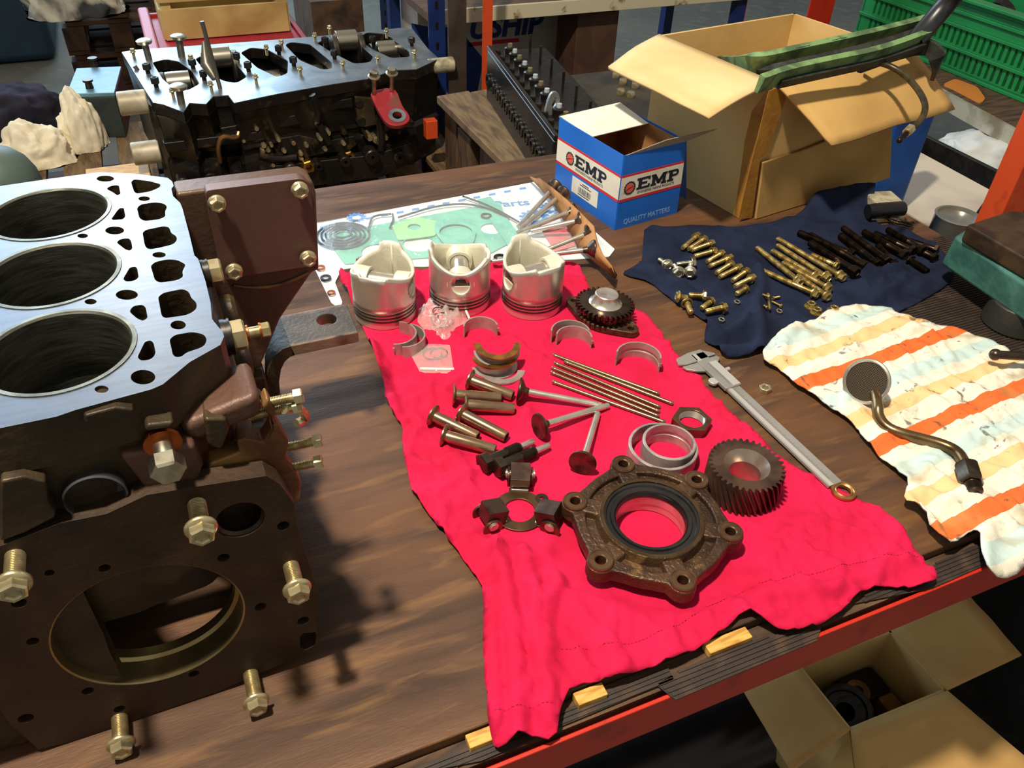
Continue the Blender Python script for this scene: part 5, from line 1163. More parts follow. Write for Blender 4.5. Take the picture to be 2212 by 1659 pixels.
ribbon('strand', [U(1556,140,zb_-.085),U(1590,144,zb_-.04),U(1645,134,zb_),U(1760,110,zb_+.004),U(1900,78,zb_+.010),U(2010,48,zb_+.02)], .030, .010, up_, GPRINT, bt)
ribbon('ribbed_back', [U(1570,160,zb_-.09),U(1610,162,zb_-.045),U(1670,152,zb_-.008),U(1780,128,zb_-.004),U(1900,100,zb_+.002),U(2005,64,zb_+.012)], .014, .012, up_, BELT, bt)
def belt_marks(par, pts, w):
    P = smooth([Vector(p) for p in pts], 3, False); k = len(P)
    for i in range(3, k-3, 5):
        if (i//5) % 3 == 0: continue
        q = [P[j] for j in range(i, min(i+3, k))]
        n = (EYE-q[0]).normalized()
        ribbon('printed_block', [p+up_.normalized().cross((q[-1]-q[0]).normalized()).normalized()*0 + n*.0052 for p in q], w, .0008, up_, mat('belt_dark_print', S(38,50,42), .6), par)
belt_marks(bt, [U(1645,134,zb_),U(1760,110,zb_+.004),U(1900,78,zb_+.010),U(2000,50,zb_+.019)], .026)
bt2 = thing('drive_belt', 'second green printed drive belt, lower strand along the carton edge', 'belt', U(1800,150,zb_), group='drive belts over the carton')
ribbon('strand', [U(1640,182,zb_-.004),U(1700,160,zb_),U(1800,138,zb_+.003),U(1900,118,zb_+.006),U(1998,82,zb_+.012)], .026, .010, up_, GPRINT, bt2)
ribbon('ribbed_back', [U(1680,180,zb_-.010),U(1780,158,zb_-.008),U(1900,132,zb_-.004),U(1990,100,zb_+.002)], .014, .012, up_, BELT, bt2)
bt3 = thing('drive_belt', 'plain black belt loop curling down behind the right carton flap', 'belt', U(1990,110,zb_), group='drive belts over the carton')
ribbon('loop', [U(1860,140,zb_-.006),U(1940,112,zb_-.004),U(1995,98,zb_-.002),U(2022,112,zb_-.004),U(2026,135,zb_-.02),U(2018,160,zb_-.045)], .024, .010, Vector((0,0,1)), BELT, bt3)
m = MB(); m.tube([U(1975,92,zb_+.006),U(2010,50,zb_+.03),U(2060,-10,zb_+.07),U(2110,-70,zb_+.12)], .0155, 18, sm=2)
tag(m.build('rubber_hose', mat('black_rubber_hose', S(30,32,36), .35, 0, S(46,48,54), 30), None), 'thick black rubber hose rising from the belts past the green crate', 'hose')
hz_ = ztc
hp_ = [(1866,130,.016),(1895,134,.016),(1930,145,.012),(1958,165,.006),(1985,195,0),(2000,225,-.01),(1996,250,-.02),(1980,270,-.028),(1965,281,-.032)]
t = thing('fuel_pipe', 'thin bent dark fuel pipe with union nut hanging over the right carton flap', 'pipe', U(1930,145,hz_))
m = MB(); m.tube([U(x,y,hz_+d) for x,y,d in hp_], .0046, 12, sm=2); m.build('pipe', mat('olive_pipe', S(84,74,52), .35, .5, S(54,48,36), 40), t)
a, b, c = U(1968,277,hz_-.031), U(1958,288,hz_-.034), U(1943,303,hz_-.038); m = MB(); m.hexp(at(a, b-a), .012, (b-a).length); m.build('union_nut', ZINC, t); m = MB(); m.cyl(b, c, .0036, .0036, 14); m.ball(c, .0042); m.build('nipple', BRD, t)
# ================================================================== gasket set in its clear pack
GASK = mat('teal_gasket', S(104,188,168), .6, 0, S(90,170,154), 20); GASKG = mat('green_gasket', S(140,206,140), .6)
BOARD = mat('white_backing_board', S(218,224,226), .5, 0, S(196,208,216), 8); BLUEP = mat('blue_board_print', S(70,132,200), .5)
GZ = TZ+.0015
gp = thing('gasket_set', 'clear wrapped gasket set on a white and blue board behind the pistons', 'gasket set', U(960,520,TZ))
m = MB(); m.prism(rounded(world([(676,486),(1162,393),(1328,540),(1316,556),(1240,562),(1160,564),(1070,562),(1000,572),(915,578),(800,574),(738,584),(724,612),(740,655),(734,668),(716,656),(676,574)]), .003), TZ+.0003, GZ, None); m.build('backing_board', BOARD, gp)
def gpiece(px, z, mt, nm, holes=(), th=.0012, r=.004):
    m = MB(); m.prism(rounded(world(px, z), r), z, z+th, None, holes); return m.build(nm, mt, gp)
def ch(px, py, rpx, z, n=28): p = U(px, py, z); r = (U(px+rpx, py, z)-p).length; return circ(p.x, p.y, r, n)
z1_ = GZ+.001
gpiece([(700,508),(1080,438),(1112,520),(1060,548),(780,568),(745,572)], z1_, GASK, 'head_gasket', [ch(815,545,34,z1_), ch(905,528,34,z1_), ch(1062,495,24,z1_)])
gpiece([(1030,432),(1060,426),(1150,545),(1110,552)], z1_+.0015, GASK, 'cover_gasket')
gpiece([(846,488),(900,470),(950,480),(940,510),(860,520)], z1_+.003, GASKG, 'green_gasket', [ch(895,495,14,z1_)])
gpiece([(940,478),(1000,470),(1030,500),(1022,528),(1002,535),(960,530),(938,500)], z1_+.0045, GASK, 'flange_gasket', [ch(985,502,36,z1_+.0045)], r=.010)
gpiece([(1170,500),(1240,480),(1280,520),(1200,545)], z1_, mat('red_blue_print', S(200,90,96), .6), 'printed_flag')
for i, rp in enumerate((58,48,39,30,20)):
    p = U(741,508,z1_+.004); r = (U(741+rp,508,z1_)-U(741,508,z1_)).length
    m = MB(); m.lathe([(r-.0024,.0),(r,.0),(r,.003),(r-.0024,.003)], 48, T(p.x, p.y, z1_+.002+.0008*i), closed=True); m.build('seal_ring', mat('blue_black_seal', S(30,52,84), .35), gp, ang=30)
for px, py, rp, mt in ((785,566,16,COPPER),(693,582,10,COPPER),(716,636,9,COPPER),(1050,470,12,STEELD),(1080,560,14,BLACK),(704,604,12,BLACK)):
    p = U(px, py, z1_); r = (U(px+rp,py,z1_)-p).length; m = MB(); m.lathe([(r*.6,0),(r,0),(r,.002),(r*.6,.002)], 28, T(p.x,p.y,z1_+.002), closed=True); m.build('sealing_washer', mt, gp, ang=30)
for P in ([(795,500),(800,478),(806,466),(845,462)], [(842,492),(850,474),(848,462)], [(1000,424),(1060,445),(1130,485)], [(860,470),(950,442),(1030,440),(1100,470)]):
    m = MB(); m.tube([U(x,y,z1_+.005) for x,y in P], .0016, 6, sm=2); m.build('rubber_strip', BLACK, gp)
# printed gears and lettering on the board
Mg = lambda px, py, rz: T(*(lambda p: (p.x, p.y))(U(px,py,GZ)), GZ+.0002, rz)
text('Parts', .030, Mg(1105,440,-.18), BLUEP, gp, 'lettering', .0001, .0006)
for px, py, rp in ((1155,470,34),(1190,450,26),(770,470,22)):
    p = U(px, py, GZ); r = (U(px+rp,py,GZ)-p).length; pl_ = []
    for i in range(12): a = 2*PI*i/12; pl_ += [(p.x+r*q*math.cos(a+d), p.y+r*q*math.sin(a+d)) for d, q in ((-.2,.8),(-.12,1),(.12,1),(.2,.8))]
    m = MB(); m.prism(pl_, GZ, GZ+.0003, None, [circ(p.x, p.y, r*.45, 20)]); m.build('printed_gear', BLUEP, gp, flatshade=True)
for k in range(14):
    a = U(700+k*33, 489-k*6.4, GZ); m = MB(); m.prism([(a.x-.008,a.y-.006),(a.x+.004,a.y-.006),(a.x+.006,a.y+.001),(a.x-.006,a.y+.001)], GZ, GZ+.0003, None); m.build('printed_mark', BLUEP, gp, flatshade=True)
p = U(838,528,z1_+.009); m = MB(); m.box((0,0,0), (.026,.018,.0004), T(p.x,p.y,z1_+.0085,-.35)); lb_ = m.build('paper_tag', WHITEC, gp)
m = MB()
for i in range(4): m.box((.001*(i%2),.006-.0035*i,.0004), (.017,.0012,.0002), T(p.x,p.y,z1_+.0085,-.35))
m.build('tag_print', mat('orange_print', S(196,120,70), .6), lb_)
def film_z(x, y, d):
    n = noise.noise(Vector((x*42, y*42, 2.2))); n2 = 1-abs(noise.noise(Vector((x*75, y*60, 5.2))))*2
    return TZ+.0022+sm01(0,.03,d)*(.0095+.003*n+max(0,n2)**2*.004)
sheet('clear_film', world([(680,484),(1160,396),(1316,538),(1230,560),(1070,560),(1000,570),(915,576),(800,572),(736,584),(722,612),(737,656),(718,654),(680,572)]), film_z, mat('pack_film', S(236,246,248), .06, 0, None, alpha=.20, spec=1.0, bump=.9, bscale=90), .006, 0, gp)
# ================================================================== card strip with valves poked through
cd_t = thing('valve_card', 'torn brown cardboard strip standing with holes for valves, between gaskets and blue box', 'card', U(1240,480,TZ))
N4 = lambda x, y: (640+.3255*x, 350+.3255*y)
lo = [(1548,98),(1640,200),(1700,262),(1790,410),(1830,480),(1880,560),(1950,630),(2030,700),(2118,772)]; hi_ = [(1610,112),(1700,180),(1800,262),(1880,330),(1975,420),(1995,520),(2030,610),(2090,690),(2128,760)]
m = MB(); v = []
LOW = [U(*N4(*q), TZ+.015) for q in lo]; LOW[-1] = U(*N4(*lo[-1]), TZ+.004); LOW[-2] = U(*N4(*lo[-2]), TZ+.008)
HI = [U(*N4(*q), TZ+.045) for q in hi_]; HI[-1] = U(*N4(*hi_[-1]), TZ+.006); HI[0] = U(*N4(*hi_[0]), TZ+.03)
for a, b in zip(LOW, HI):
    for j in range(4): v.append(a.lerp(b, j/3)+Vector((0,0,.0015*math.sin(j*2.1+a.x*80))))
k = len(LOW); m.add(v, [(i*4+j, i*4+j+1, (i+1)*4+j+1, (i+1)*4+j) for i in range(k-1) for j in range(3)])
o = m.build('strip', CARDI, cd_t, ang=60); sd = o.modifiers.new('thickness','SOLIDIFY'); sd.thickness = .003; sd.offset = 0
cv = None
for tip, head, lb in (((1472,430),(1722,160),'rearmost'),((1480,448),(1778,205),'second from the back'),((1462,472),(1850,318),'third from the back, tip on the gaskets'),((1556,458),(1890,385),'fourth, shadowed by the card'),((1640,592),(1945,470),'fifth, its tip beside the right piston'),((1300,660),(1990,575),'front one, tip behind the right piston')):
    a = U(*N4(*head), TZ+.034); b = U(*N4(*tip), TZ+.0145); d = b-a; L = d.length
    lab = 'engine valve poked through the brown card strip, '+lb; M = at(a, d) @ Matrix.Diagonal((1,1,L/.1,1))
    if cv is None: cv = thing('engine_valve', lab, 'valve', group='valves held in the card strip'); valve_parts(cv, .0135); cv.matrix_basis = M
    else: dup(cv, M, lab)
# ================================================================== background: pallets, second engine, crates, racks
def fbox(l, t_, r, b, Y, d, mt, name, par=None, bevel=.003, z0=None, z1=None):
    # box whose front face, at depth Y, covers the given picture rows and columns
    xa, xb = UY(l,(t_+b)/2,Y).x, UY(r,(t_+b)/2,Y).x
    za, zb2 = UY((l+r)/2,t_,Y).z, UY((l+r)/2,b,Y).z
    if z0 is not None: zb2 = z0
    if z1 is not None: za = z1
    m = MB(); m.box(((xa+xb)/2, Y+d/2, (za+zb2)/2), (xb-xa, d, za-zb2)); return m.build(name, mt, par, bevel=bevel)
def pallet(label, x0, x1, y0, y1, top, boards, bw, mt=PALLET, along='y', bz=.10, low=True):
    t = thing('pallet', label, 'pallet', ((x0+x1)/2, (y0+y1)/2, top-.022-bz-(.02 if low else 0)))
    rn = random.Random(int(top*100)); tb = .020
    n = boards
    for i in range(n):
        f = (i+.5)/n; j = rn.uniform(-.006,.006)
        m = MB()
        if along == 'y': m.box((x0+(x1-x0)*f+j, (y0+y1)/2, top-tb/2), (bw, (y1-y0)+j, tb))
        else: m.box(((x0+x1)/2, y0+(y1-y0)*f+j, top-tb/2), ((x1-x0)+j, bw, tb))
        m.build('deck_board', mt, t, bevel=.003)
    for f in (.06,.5,.94):
        for g in (.06,.5,.94):
            m = MB(); m.box((x0+(x1-x0)*f, y0+(y1-y0)*g, top-tb-bz/2), (.09,.09,bz)); m.build('block', PALLETD, t, bevel=.003)
    if low:
        for f in (.06,.5,.94):
            m = MB()
            if along == 'y': m.box(((x0+x1)/2, y0+(y1-y0)*f, top-tb-bz-.01), (x1-x0,.09,.018))
            else: m.box((x0+(x1-x0)*f, (y0+y1)/2, top-tb-bz-.01), (.09,y1-y0,.018))
            m.build('bottom_board', PALLETD, t, bevel=.003)
    return t
ZP = .462
pallet('wide pallet of grey brown boards carrying the second engine', -.62, 1.02, 1.64, 2.90, ZP, 11, .105)
pallet('lower pallet of the stack under the second engine', -.60, 1.00, 1.66, 2.88, ZP-.142, 9, .11, PALLETD)
pallet('bottom pallet on the floor under the second engine', -.62, 1.02, 1.64, 2.90, ZP-.284, 9, .11, PALLETD, bz=.112)
# raised pallet with two boards in view, holding the cylinder head
zq = .715
pp2 = thing('pallet', 'weathered grey pallet with two boards in view below the cylinder head', 'pallet', (.80, 1.9, ZP))
for q, nm in (([(943,207),(1012,195),(1250,392),(1135,398)], 'a'), ([(1016,198),(1062,190),(1225,336),(1190,352)], 'b')):
    P = world(q, zq); m = MB(); m.prism(P, zq-.022, zq); m.build('deck_board', PALLET, pp2, bevel=.003)
m = MB(); m.prism([(.875,1.35),(1.46,1.34),(1.50,2.25),(.915,2.25)], zq-.040, zq-.020); m.build('plywood_sheet', mat('dark_plywood', S(66,58,44), .8, 0, S(40,38,34), 10, .4, .65), pp2)
for x, y in ((.80,2.14),(.80,1.86),(.80,1.60),(1.20,2.1),(1.20,1.75),(1.42,2.1),(1.42,1.75)):
    m = MB(); m.box((x, y, (zq-.04+ZP)/2-.0), (.09, .10, zq-.040-ZP-.001) if x < 1 else (.09,.10,zq-.041-ZP)); m.build('block', PALLETD, pp2, bevel=.003)
m = MB(); m.box((.80,1.87,zq-.031), (.09,.66,.018)); m.build('stringer', PALLETD, pp2, bevel=.002)
tag(fbox(1.0 and 1016, 300, 1062, 352, 1.95, .10, PALLETD, 'wood_block', None, z0=ZP+.001), 'short dark wood block lying under the raised pallet', 'block')
pallet('pallet under the plywood behind the large carton', 1.08, 2.0, 1.68, 2.35, ZP, 6, .11, PALLETD)
pallet('bottom pallet behind the large carton', 1.08, 2.0, 1.68, 2.35, ZP-.142, 6, .11, PALLETD, bz=.30, low=False)
# ---------------- second engine, upside down, crankshaft in place
ZE = .75
e2 = thing('engine_block', 'long six cylinder engine block lying upside down with its crankshaft showing, on the pallet', 'engine block', (.38, 2.42, ZP))
e_px = [(262,112),(292,107),(420,98),(560,88),(720,75),(862,60),(892,62),(925,104),(950,127),(900,150),(850,152),(800,170),(720,182),(600,203),(505,223),(492,206),(462,208),(446,225),(410,223),(397,243),(352,226),(330,222)]
EO = world(e_px, ZE)
hol = [[(330,135),(358,128),(386,133),(414,153),(430,181),(404,195),(378,192),(352,170)],[(423,127),(443,118),(486,118),(501,127),(532,166),(510,179),(486,175),(447,157)],[(521,114),(542,103),(577,107),(621,131),(620,158),(599,166),(557,146)],[(617,97),(629,91),(670,96),(716,134),(716,148),(697,150),(649,130)],[(686,93),(716,79),(766,88),(806,122),(798,134),(766,137),(722,115)],[(773,83),(794,70),(835,74),(883,110),(885,122),(846,125),(805,106)]]
HL = [rounded(world(h, ZE), .012, 3) for h in hol]
PAN = mat('sump_face_metal', S(176,182,186), .32, .85, S(140,148,154), 14, .4, .65)
OILY = mat('oily_block', S(34,28,24), .38, .3, S(20,18,17), 12, .4, .65, .5, 60, col3=S(74,58,36), s3=30, lo3=.6, hi3=.75)
m = MB(); m.prism(EO, ZE-.03, ZE, None, HL, 0, 1); m.build('sump_face', [PAN, OILY], e2, bevel=.002, seg=1)
cx1 = sum(p[0] for p in EO)/len(EO); cy1 = sum(p[1] for p in EO)/len(EO)
def eo(s, sy): return [(cx1+(x-cx1)*s, cy1+(y-cy1)*sy) for x, y in ccw(EO)]
m = MB(); n = len(EO); v = []; LV = [(1.0,1.0,ZE-.03),(.985,.93,ZE-.045),(.975,.86,ZE-.10),(.97,.80,ZE-.16),(.985,.92,ZE-.17),(.985,.95,ZE-.235),(.96,.90,ZE-.245),(.95,.90,ZP+.004)]
for s, sy, z in LV: v += [(x,y,z) for x,y in eo(s,sy)]
f = [(j*n+(i+1)%n, j*n+i, (j+1)*n+i, (j+1)*n+(i+1)%n) for j in range(len(LV)-1) for i in range(n)]
m.add(v, f); m.prism(eo(.95,.90), ZP+.004, ZP+.012); m.build('block_body', OILY, e2)
m = MB(); m.prism(eo(.96,.84), ZE-.14, ZE-.13); m.build('crankcase_floor', BLACK, e2)
CRK = mat('crank_journal', S(190,184,166), .25, .95); CRKW = mat('crank_web', S(86,82,74), .4, .7, S(60,56,50), 20)
ax0 = Vector((UY(330,170,2.5).x, 2.47, ZE-.03)); rn = random.Random(8)
for h, (ox, oz), w in zip(hol, ((-.03,.0),(.02,.035),(.0,-.045),(.0,-.045),(.01,.04),(-.01,.0)), range(6)):
    p = U(sum(q[0] for q in h)/len(h), sum(q[1] for q in h)/len(h), ZE-.02)
    m = MB()
    for s in (-1, 1): m = MB(); m.cyl((p.x+s*.040-.009,p.y,p.z+oz-.035), (p.x+s*.040+.009,p.y,p.z+oz-.035), .044, .044, 28); m.build('crank_web', CRKW, e2, bevel=.004)
    m = MB(); m.cyl((p.x-.032,p.y+ox,p.z+oz-.012), (p.x+.032,p.y+ox,p.z+oz-.012), .030, .030, 28); m.build('crank_pin', CRK, e2, bevel=.002)
# main cap screws, studs, dipstick
EB = bolt_mesh(.03, .006, .016, .014, .011, .002).mesh('cap_screw', ZINC); EBK = bolt_mesh(.03, .010, .030, .026, .0, .002).mesh('main_cap_nut', BLACK)
def on_e2(px, py, me, s, lift, name, ax=(0,0,1), z=ZE):
    p = U(px, py, z+lift); o = bpy.data.objects.new(name, me); COL.objects.link(o); o.parent = e2; o.matrix_basis = wm(e2).inverted() @ at(p, ax, spin=rn.random()) @ Matrix.Scale(s, 4); return o
for px, py in ((575,104),(608,93),(680,78),(712,62),(755,80),(505,118),(412,126),(372,198),(455,184),(552,168),(648,150),(740,138),(816,126),(895,115),(835,68),(287,113)): on_e2(px, py, EB, .72, .014, 'cap_screw')
for px, py in ((318,150),(336,180),(440,165),(416,140),(512,126),(536,146),(602,110),(634,135),(702,92),(722,120),(806,90),(889,92)): on_e2(px, py, EBK, .62, .010, 'main_cap_nut')
SD = mat('long_stud', S(120,116,106), .4, .8)
for (bx_, by_), (tx, ty), r in (((322,128),(312,92),.009),((392,122),(386,82),.010),((476,190),(436,46),.0055),((392,224),(386,190),.009),((300,150),(290,142),.006)):
    b = U(bx_, by_, ZE); zt2 = ZAT(b, ty); m = MB(); tp = Vector((b.x,b.y,zt2)); tp = UY(tx, ty, b.y)
    m.cyl(b-Vector((0,0,.01)), tp, r, r, 12); m.build('stud', SD, e2)
    if r > .006: m = MB(); m.lathe([(1e-6,-.002),(.020,-.002),(.022,.006),(.014,.010),(1e-6,.010)], 20, at(tp, tp-b)); m.build('stud_head', ZINCW, e2)
a, b = U(452,160,ZE+.01), U(478,215,ZE-.005); m = MB(); m.tube([U(440,90,ZE+.10),U(446,140,ZE+.05),U(465,170,ZE+.02)], [.005,.012,.016,.010], 12); m.build('dipstick_guide', SD, e2)
# side face furniture
def side(px, py, Y, r, L, mt, name, hole=0, n=20):
    p = UY(px, py, Y); p.z = max(p.z, ZP+r+.004); m = MB(); M = at(p, (0,-1,0), spin=.2)
    m.lathe([(r,-.02),(r,L),(r*.85,L+.003)]+([(hole,L+.003),(hole,L-.012),(1e-6,L-.012)] if hole else [(1e-6,L+.003)]), n, M); return m.build(name, mt, e2)
BRS = mat('brass_plug', S(190,150,70), .3, .95, S(120,90,44), 30)
YS = 2.20
side(664,355,YS,.020,.02,BRS,'brass_plug',.010,6); side(750,335,YS+.02,.020,.02,BRS,'brass_plug',.010,6); side(830,318,YS+.04,.022,.03,OILY,'oil_boss',.008)
side(776,258,YS+.06,.014,.02,BLACK,'side_plug'); side(772,220,YS+.06,.012,.02,BLACK,'side_plug')
for px, py in ((600,298),(632,305),(660,310),(612,322),(648,328),(700,318),(740,306),(690,296),(566,322),(540,345),(588,352)): side(px, py, YS+.01, .0065, .016, ZINC, 'side_screw', 0, 6)
pl = [(600,290),(640,283),(700,296),(760,285),(765,305),(745,320),(700,322),(660,332),(610,330),(596,312)]
def splate(px, Y, d, mt, nm, holes=()):
    m = MB(); m.prism([(p.x,max(p.z,ZP+.003)) for p in (UY(*q,Y) for q in px)], 0, d, XZ(Y)); return m.build(nm, mt, e2, bevel=.003)
for k in range(34):
    px, py = rn.uniform(520,900), rn.uniform(262,372); side(px, py, YS+.015, rn.uniform(.004,.009), .016, (ZINC, OILY, STEELD)[k%3], 'side_screw', 0, 6)
splate(pl, YS+.04, .03, OILY, 'pump_flange')
splate([(470,262),(630,235),(640,255),(480,285)], YS+.07, .05, OILY, 'side_ledge'); splate([(660,212),(750,196),(752,216),(668,228)], YS+.10, .06, OILY, 'side_ledge')
splate([(760,200),(800,205),(808,262),(770,268)], YS+.07, .03, IRON, 'side_plate')
splate([(350,300),(560,275),(570,292),(360,322)], YS+.03, .03, OILY, 'side_ledge'); splate([(560,350),(800,325),(880,300),(905,330),(820,372),(600,400)], YS+.03, .035, OILY, 'lower_cover')
for k in range(9): side(395+k*58, 388-k*7+rn.uniform(-6,6), YS-.01, .012+rn.random()*.01, .02, OILY, 'side_boss', .005)
m = MB(); m.tube([UY(516,285,YS),UY(512,300,YS-.01),UY(478,292,YS-.02),UY(470,320,YS-.02),UY(476,350,YS)], .006, 8, sm=2); m.build('oil_pipe', mat('old_copper', S(150,110,70), .4, .8), e2)
for pts in ([(674,205),(690,240),(684,262)], [(690,270),(700,290),(712,310)], [(820,250),(826,300),(822,325)], [(560,335),(600,345),(640,340)]):
    m = MB(); m.tube([UY(x,y,YS-.005) for x,y in pts], .010, 10, sm=1); m.build('oil_pipe', OILY, e2)
for px, py in ((795,293),(808,298),(828,292)): side(px, py, YS+.03, .010, .02, ZINC, 'side_screw', 0, 6)
# red mounting bracket
RB = mat('red_bracket_paint', S(156,34,44), .4, .1, S(120,70,60), 30, .5, .7)
k0, k1, k2 = UY(800,197,2.19), UY(853,187,2.19), UY(855,272,2.07); kn = (k1-k0).cross(k2-k0).normalized(); kn = kn if kn.z > 0 else -kn
kx = (k1-k0).normalized(); ky = kn.cross(kx); Mk = Matrix(((kx.x,ky.x,kn.x,k0.x),(kx.y,ky.y,kn.y,k0.y),(kx.z,ky.z,kn.z,k0.z),(0,0,0,1))); ik = Mk.inverted()
kq = lambda x, y: (lambda q: (q.x, q.y))(ik @ UP(x, y, k0, kn))
hq = kq(858,250)
m = MB(); m.prism(smooth([Vector((*kq(x,y),0)) for x, y in [(798,196),(855,186),(868,228),(887,250),(882,266),(858,273),(835,267),(822,248),(805,216)]], 1) and [tuple(p)[:2] for p in smooth([Vector((*kq(x,y),0)) for x, y in [(798,196),(855,186),(868,228),(887,250),(882,266),(858,273),(835,267),(822,248),(805,216)]], 2)], -.014, 0, Mk, [circ(hq[0], hq[1], .013, 20)]); m.build('mount_bracket', RB, e2, bevel=.002)
m = MB(); m.lathe([(.013,0),(.024,0),(.024,.002),(.013,.002)], 24, Mk @ T(hq[0],hq[1],0), closed=True); m.build('worn_ring', PAN, e2)
for px, py in ((808,203),(846,196)):
    q = UP(px, py, k0, kn); m = MB(); Mq = at(q, (0,-.25,1)); m.lathe([(.006,0),(.006,.055)], 12, Mq); m.lathe([(1e-6,.05),(.016,.05),(.017,.054),(.012,.056)], 18, Mq); m.hexp(Mq @ T(0,0,.055), .021, .013); m.build('bracket_screw', ZINCW, e2)
m = MB(); m.tube([UY(818,250,YS),UY(822,290,YS),UY(820,312,YS)], .009, 10); m.build('bracket_brace', IRON, e2)
HUBM = mat('pale_hub', S(188,180,158), .5, .2, S(160,150,126), 20)
for px, py, r, mt, nm in ((283,222,.030,HUBM,'front_hub'),(312,330,.030,HUBM,'round_spacer')):
    p = UY(px, py, 2.27); p.z = max(p.z, ZP+r+.003); m = MB(); m.cyl((p.x-.03,p.y,p.z), (p.x+.04,p.y,p.z), r, r, 28); m.build(nm, mt, e2, bevel=.004)
m = MB(); q = UY(330,260,2.30); m.box((q.x+.01, 2.42, .60), (.03,.30,.26)); m.build('front_plate', CRKW, e2, bevel=.004)
p = UY(945,142,2.35); m = MB(); m.cyl((p.x-.03,p.y,p.z), (p.x+.05,p.y,p.z), .022, .022, 20); m.build('rear_spigot', CREAM, e2, bevel=.003)
p = UY(935,283,2.2); m = MB(); m.box((p.x,p.y+.02,p.z), (.036,.03,.055)); m.build('orange_tag', ORANGEP, e2, bevel=.003)
# ---------------- cylinder head on the raised pallet
chd = thing('cylinder_head', 'black cylinder head with springs and studs resting on the raised pallet', 'cylinder head', (.92, 1.85, zq))
za_, zt3 = zq+.001, .845
A0, A1, B0_, B1 = U(1052,108,zt3), U(1196,305,zt3), U(1150,98,zt3), U(1310,232,zt3)
ax_ = (A1-A0); HLn = ax_.length; ax_.normalize(); wx = Vector((-ax_.y, ax_.x, 0)); wx = wx if wx.x > 0 else -wx; HW = .165
BLKH = mat('black_head', S(24,22,22), .3, .3, S(40,34,28), 20, .45, .65, .4, 90)
m = MB(); c4 = [A0, A0+wx*HW, A1+wx*HW, A1]; m.hexa([Vector((p.x,p.y,za_)) for p in c4]+c4); m.build('casting', BLKH, chd, bevel=.004)
m = MB(); m.hexa([Vector((p.x,p.y,zt3)) for p in (A0,A0+wx*.012,A1+wx*.012,A1)]+[Vector((p.x,p.y,zt3+.012)) for p in (A0,A0+wx*.012,A1+wx*.012,A1)]); m.build('edge_rail', BLKH, chd, bevel=.002)
TIPW = mat('pale_stud_tip', S(196,206,214), .4, .3)
for i in range(12):
    f = (i+.7)/12.6; b = A0+ax_*HLn*f
    m = MB(); q = b+wx*.055; m.lathe([(.016,0),(.016,.014),(.012,.017),(1e-6,.017)], 16, T(q.x,q.y,zt3)); m.build('valve_spring', BLKH, chd)
    m = MB(); m.cyl((q.x,q.y,zt3+.016), (q.x,q.y,zt3+.025), .0065, .006, 10); m.build('stud_tip', TIPW if i%2 else ZINC, chd)
    if i%2 == 0:
        q = b+wx*.11; m = MB(); m.cyl((q.x,q.y,zt3), (q.x,q.y,zt3+.045), .0035, .0035, 8); m.build('stud', STEELD, chd)
    q = b+wx*.022; m = MB(); m.hexp(T(q.x,q.y,zt3), .014, .010); m.build('head_nut', STEELD, chd)
    q = b+wx*-.001; m = MB(); m.lathe([(.018,0),(.018,.006),(.012,.006),(.012,.0)], 16, at((q.x,q.y,zq+.06), -wx)); m.build('port', BLACK, chd)
ye = UY(1180,260,1.62).y; P = [(1192,195),(1203,197),(1208,215),(1198,240),(1190,250),(1190,290),(1172,292),(1172,250),(1178,225),(1184,205)]
m = MB(); m.prism(smooth([Vector((p.x,p.z,0)) for p in (UY(*q,1.62) for q in P)], 1) and [tuple(q)[:2] for q in smooth([Vector((p.x,p.z,0)) for p in (UY(*q,1.62) for q in P)], 1)], 0, .008, XZ(1.62), [[(p.x,p.z) for p in (UY(*q,1.62) for q in ((1195,208),(1199,210),(1199,222),(1193,232),(1189,226)))]]); m.build('lifting_eye', mat('zinc_eye', S(150,152,150), .45, .6), chd, bevel=.001)
for px, py in ((1330,168),(1345,182),(1372,190),(1362,210),(1340,204)):
    p = U(px, py, zq-.02); m = MB(); m.hexp(T(p.x,p.y,zq-.0195), .022, .016); tag(m.build('loose_nut', ZINC, None), 'loose nut on the dark plywood behind the blue box, '+('farthest back','second from the back','under the carton flap','nearest the blue box','middle one')[(1330,1345,1372,1362,1340).index(px)], 'nut', 'loose nuts on the plywood')
# ---------------- blue topped battery, white rag, bar, timber, green dome, purple rag
zb0 = .605; q = [U(165,147,zb0), U(262,143,zb0), U(247,200,zb0), U(143,203,zb0)]
bt_ = thing('battery', 'old dark battery with flat blue lid and two posts left of the upside down engine', 'battery', (q[0].x+.07, q[3].y, ZP))
m = MB(); m.prism([(p.x,p.y) for p in q], zb0-.012, zb0); m.build('lid', mat('blue_lid', S(96,140,160), .4, .2, S(120,150,166), 14), bt_, bevel=.002)
m = MB(); m.prism([(p.x*.98+.98*0+(-.003),p.y) for p in q], ZP+.001, zb0-.012); m.build('case', mat('battery_case', S(52,62,60), .6, 0, S(40,48,48), 20), bt_, bevel=.003)
for px, py in ((204,142),(194,190)): p = U(px, py, zb0); m = MB(); m.lathe([(.012,0),(.010,.018),(.015,.020),(.015,.026),(1e-6,.026)], 14, T(p.x,p.y,zb0)); m.build('post', STEELD, bt_)
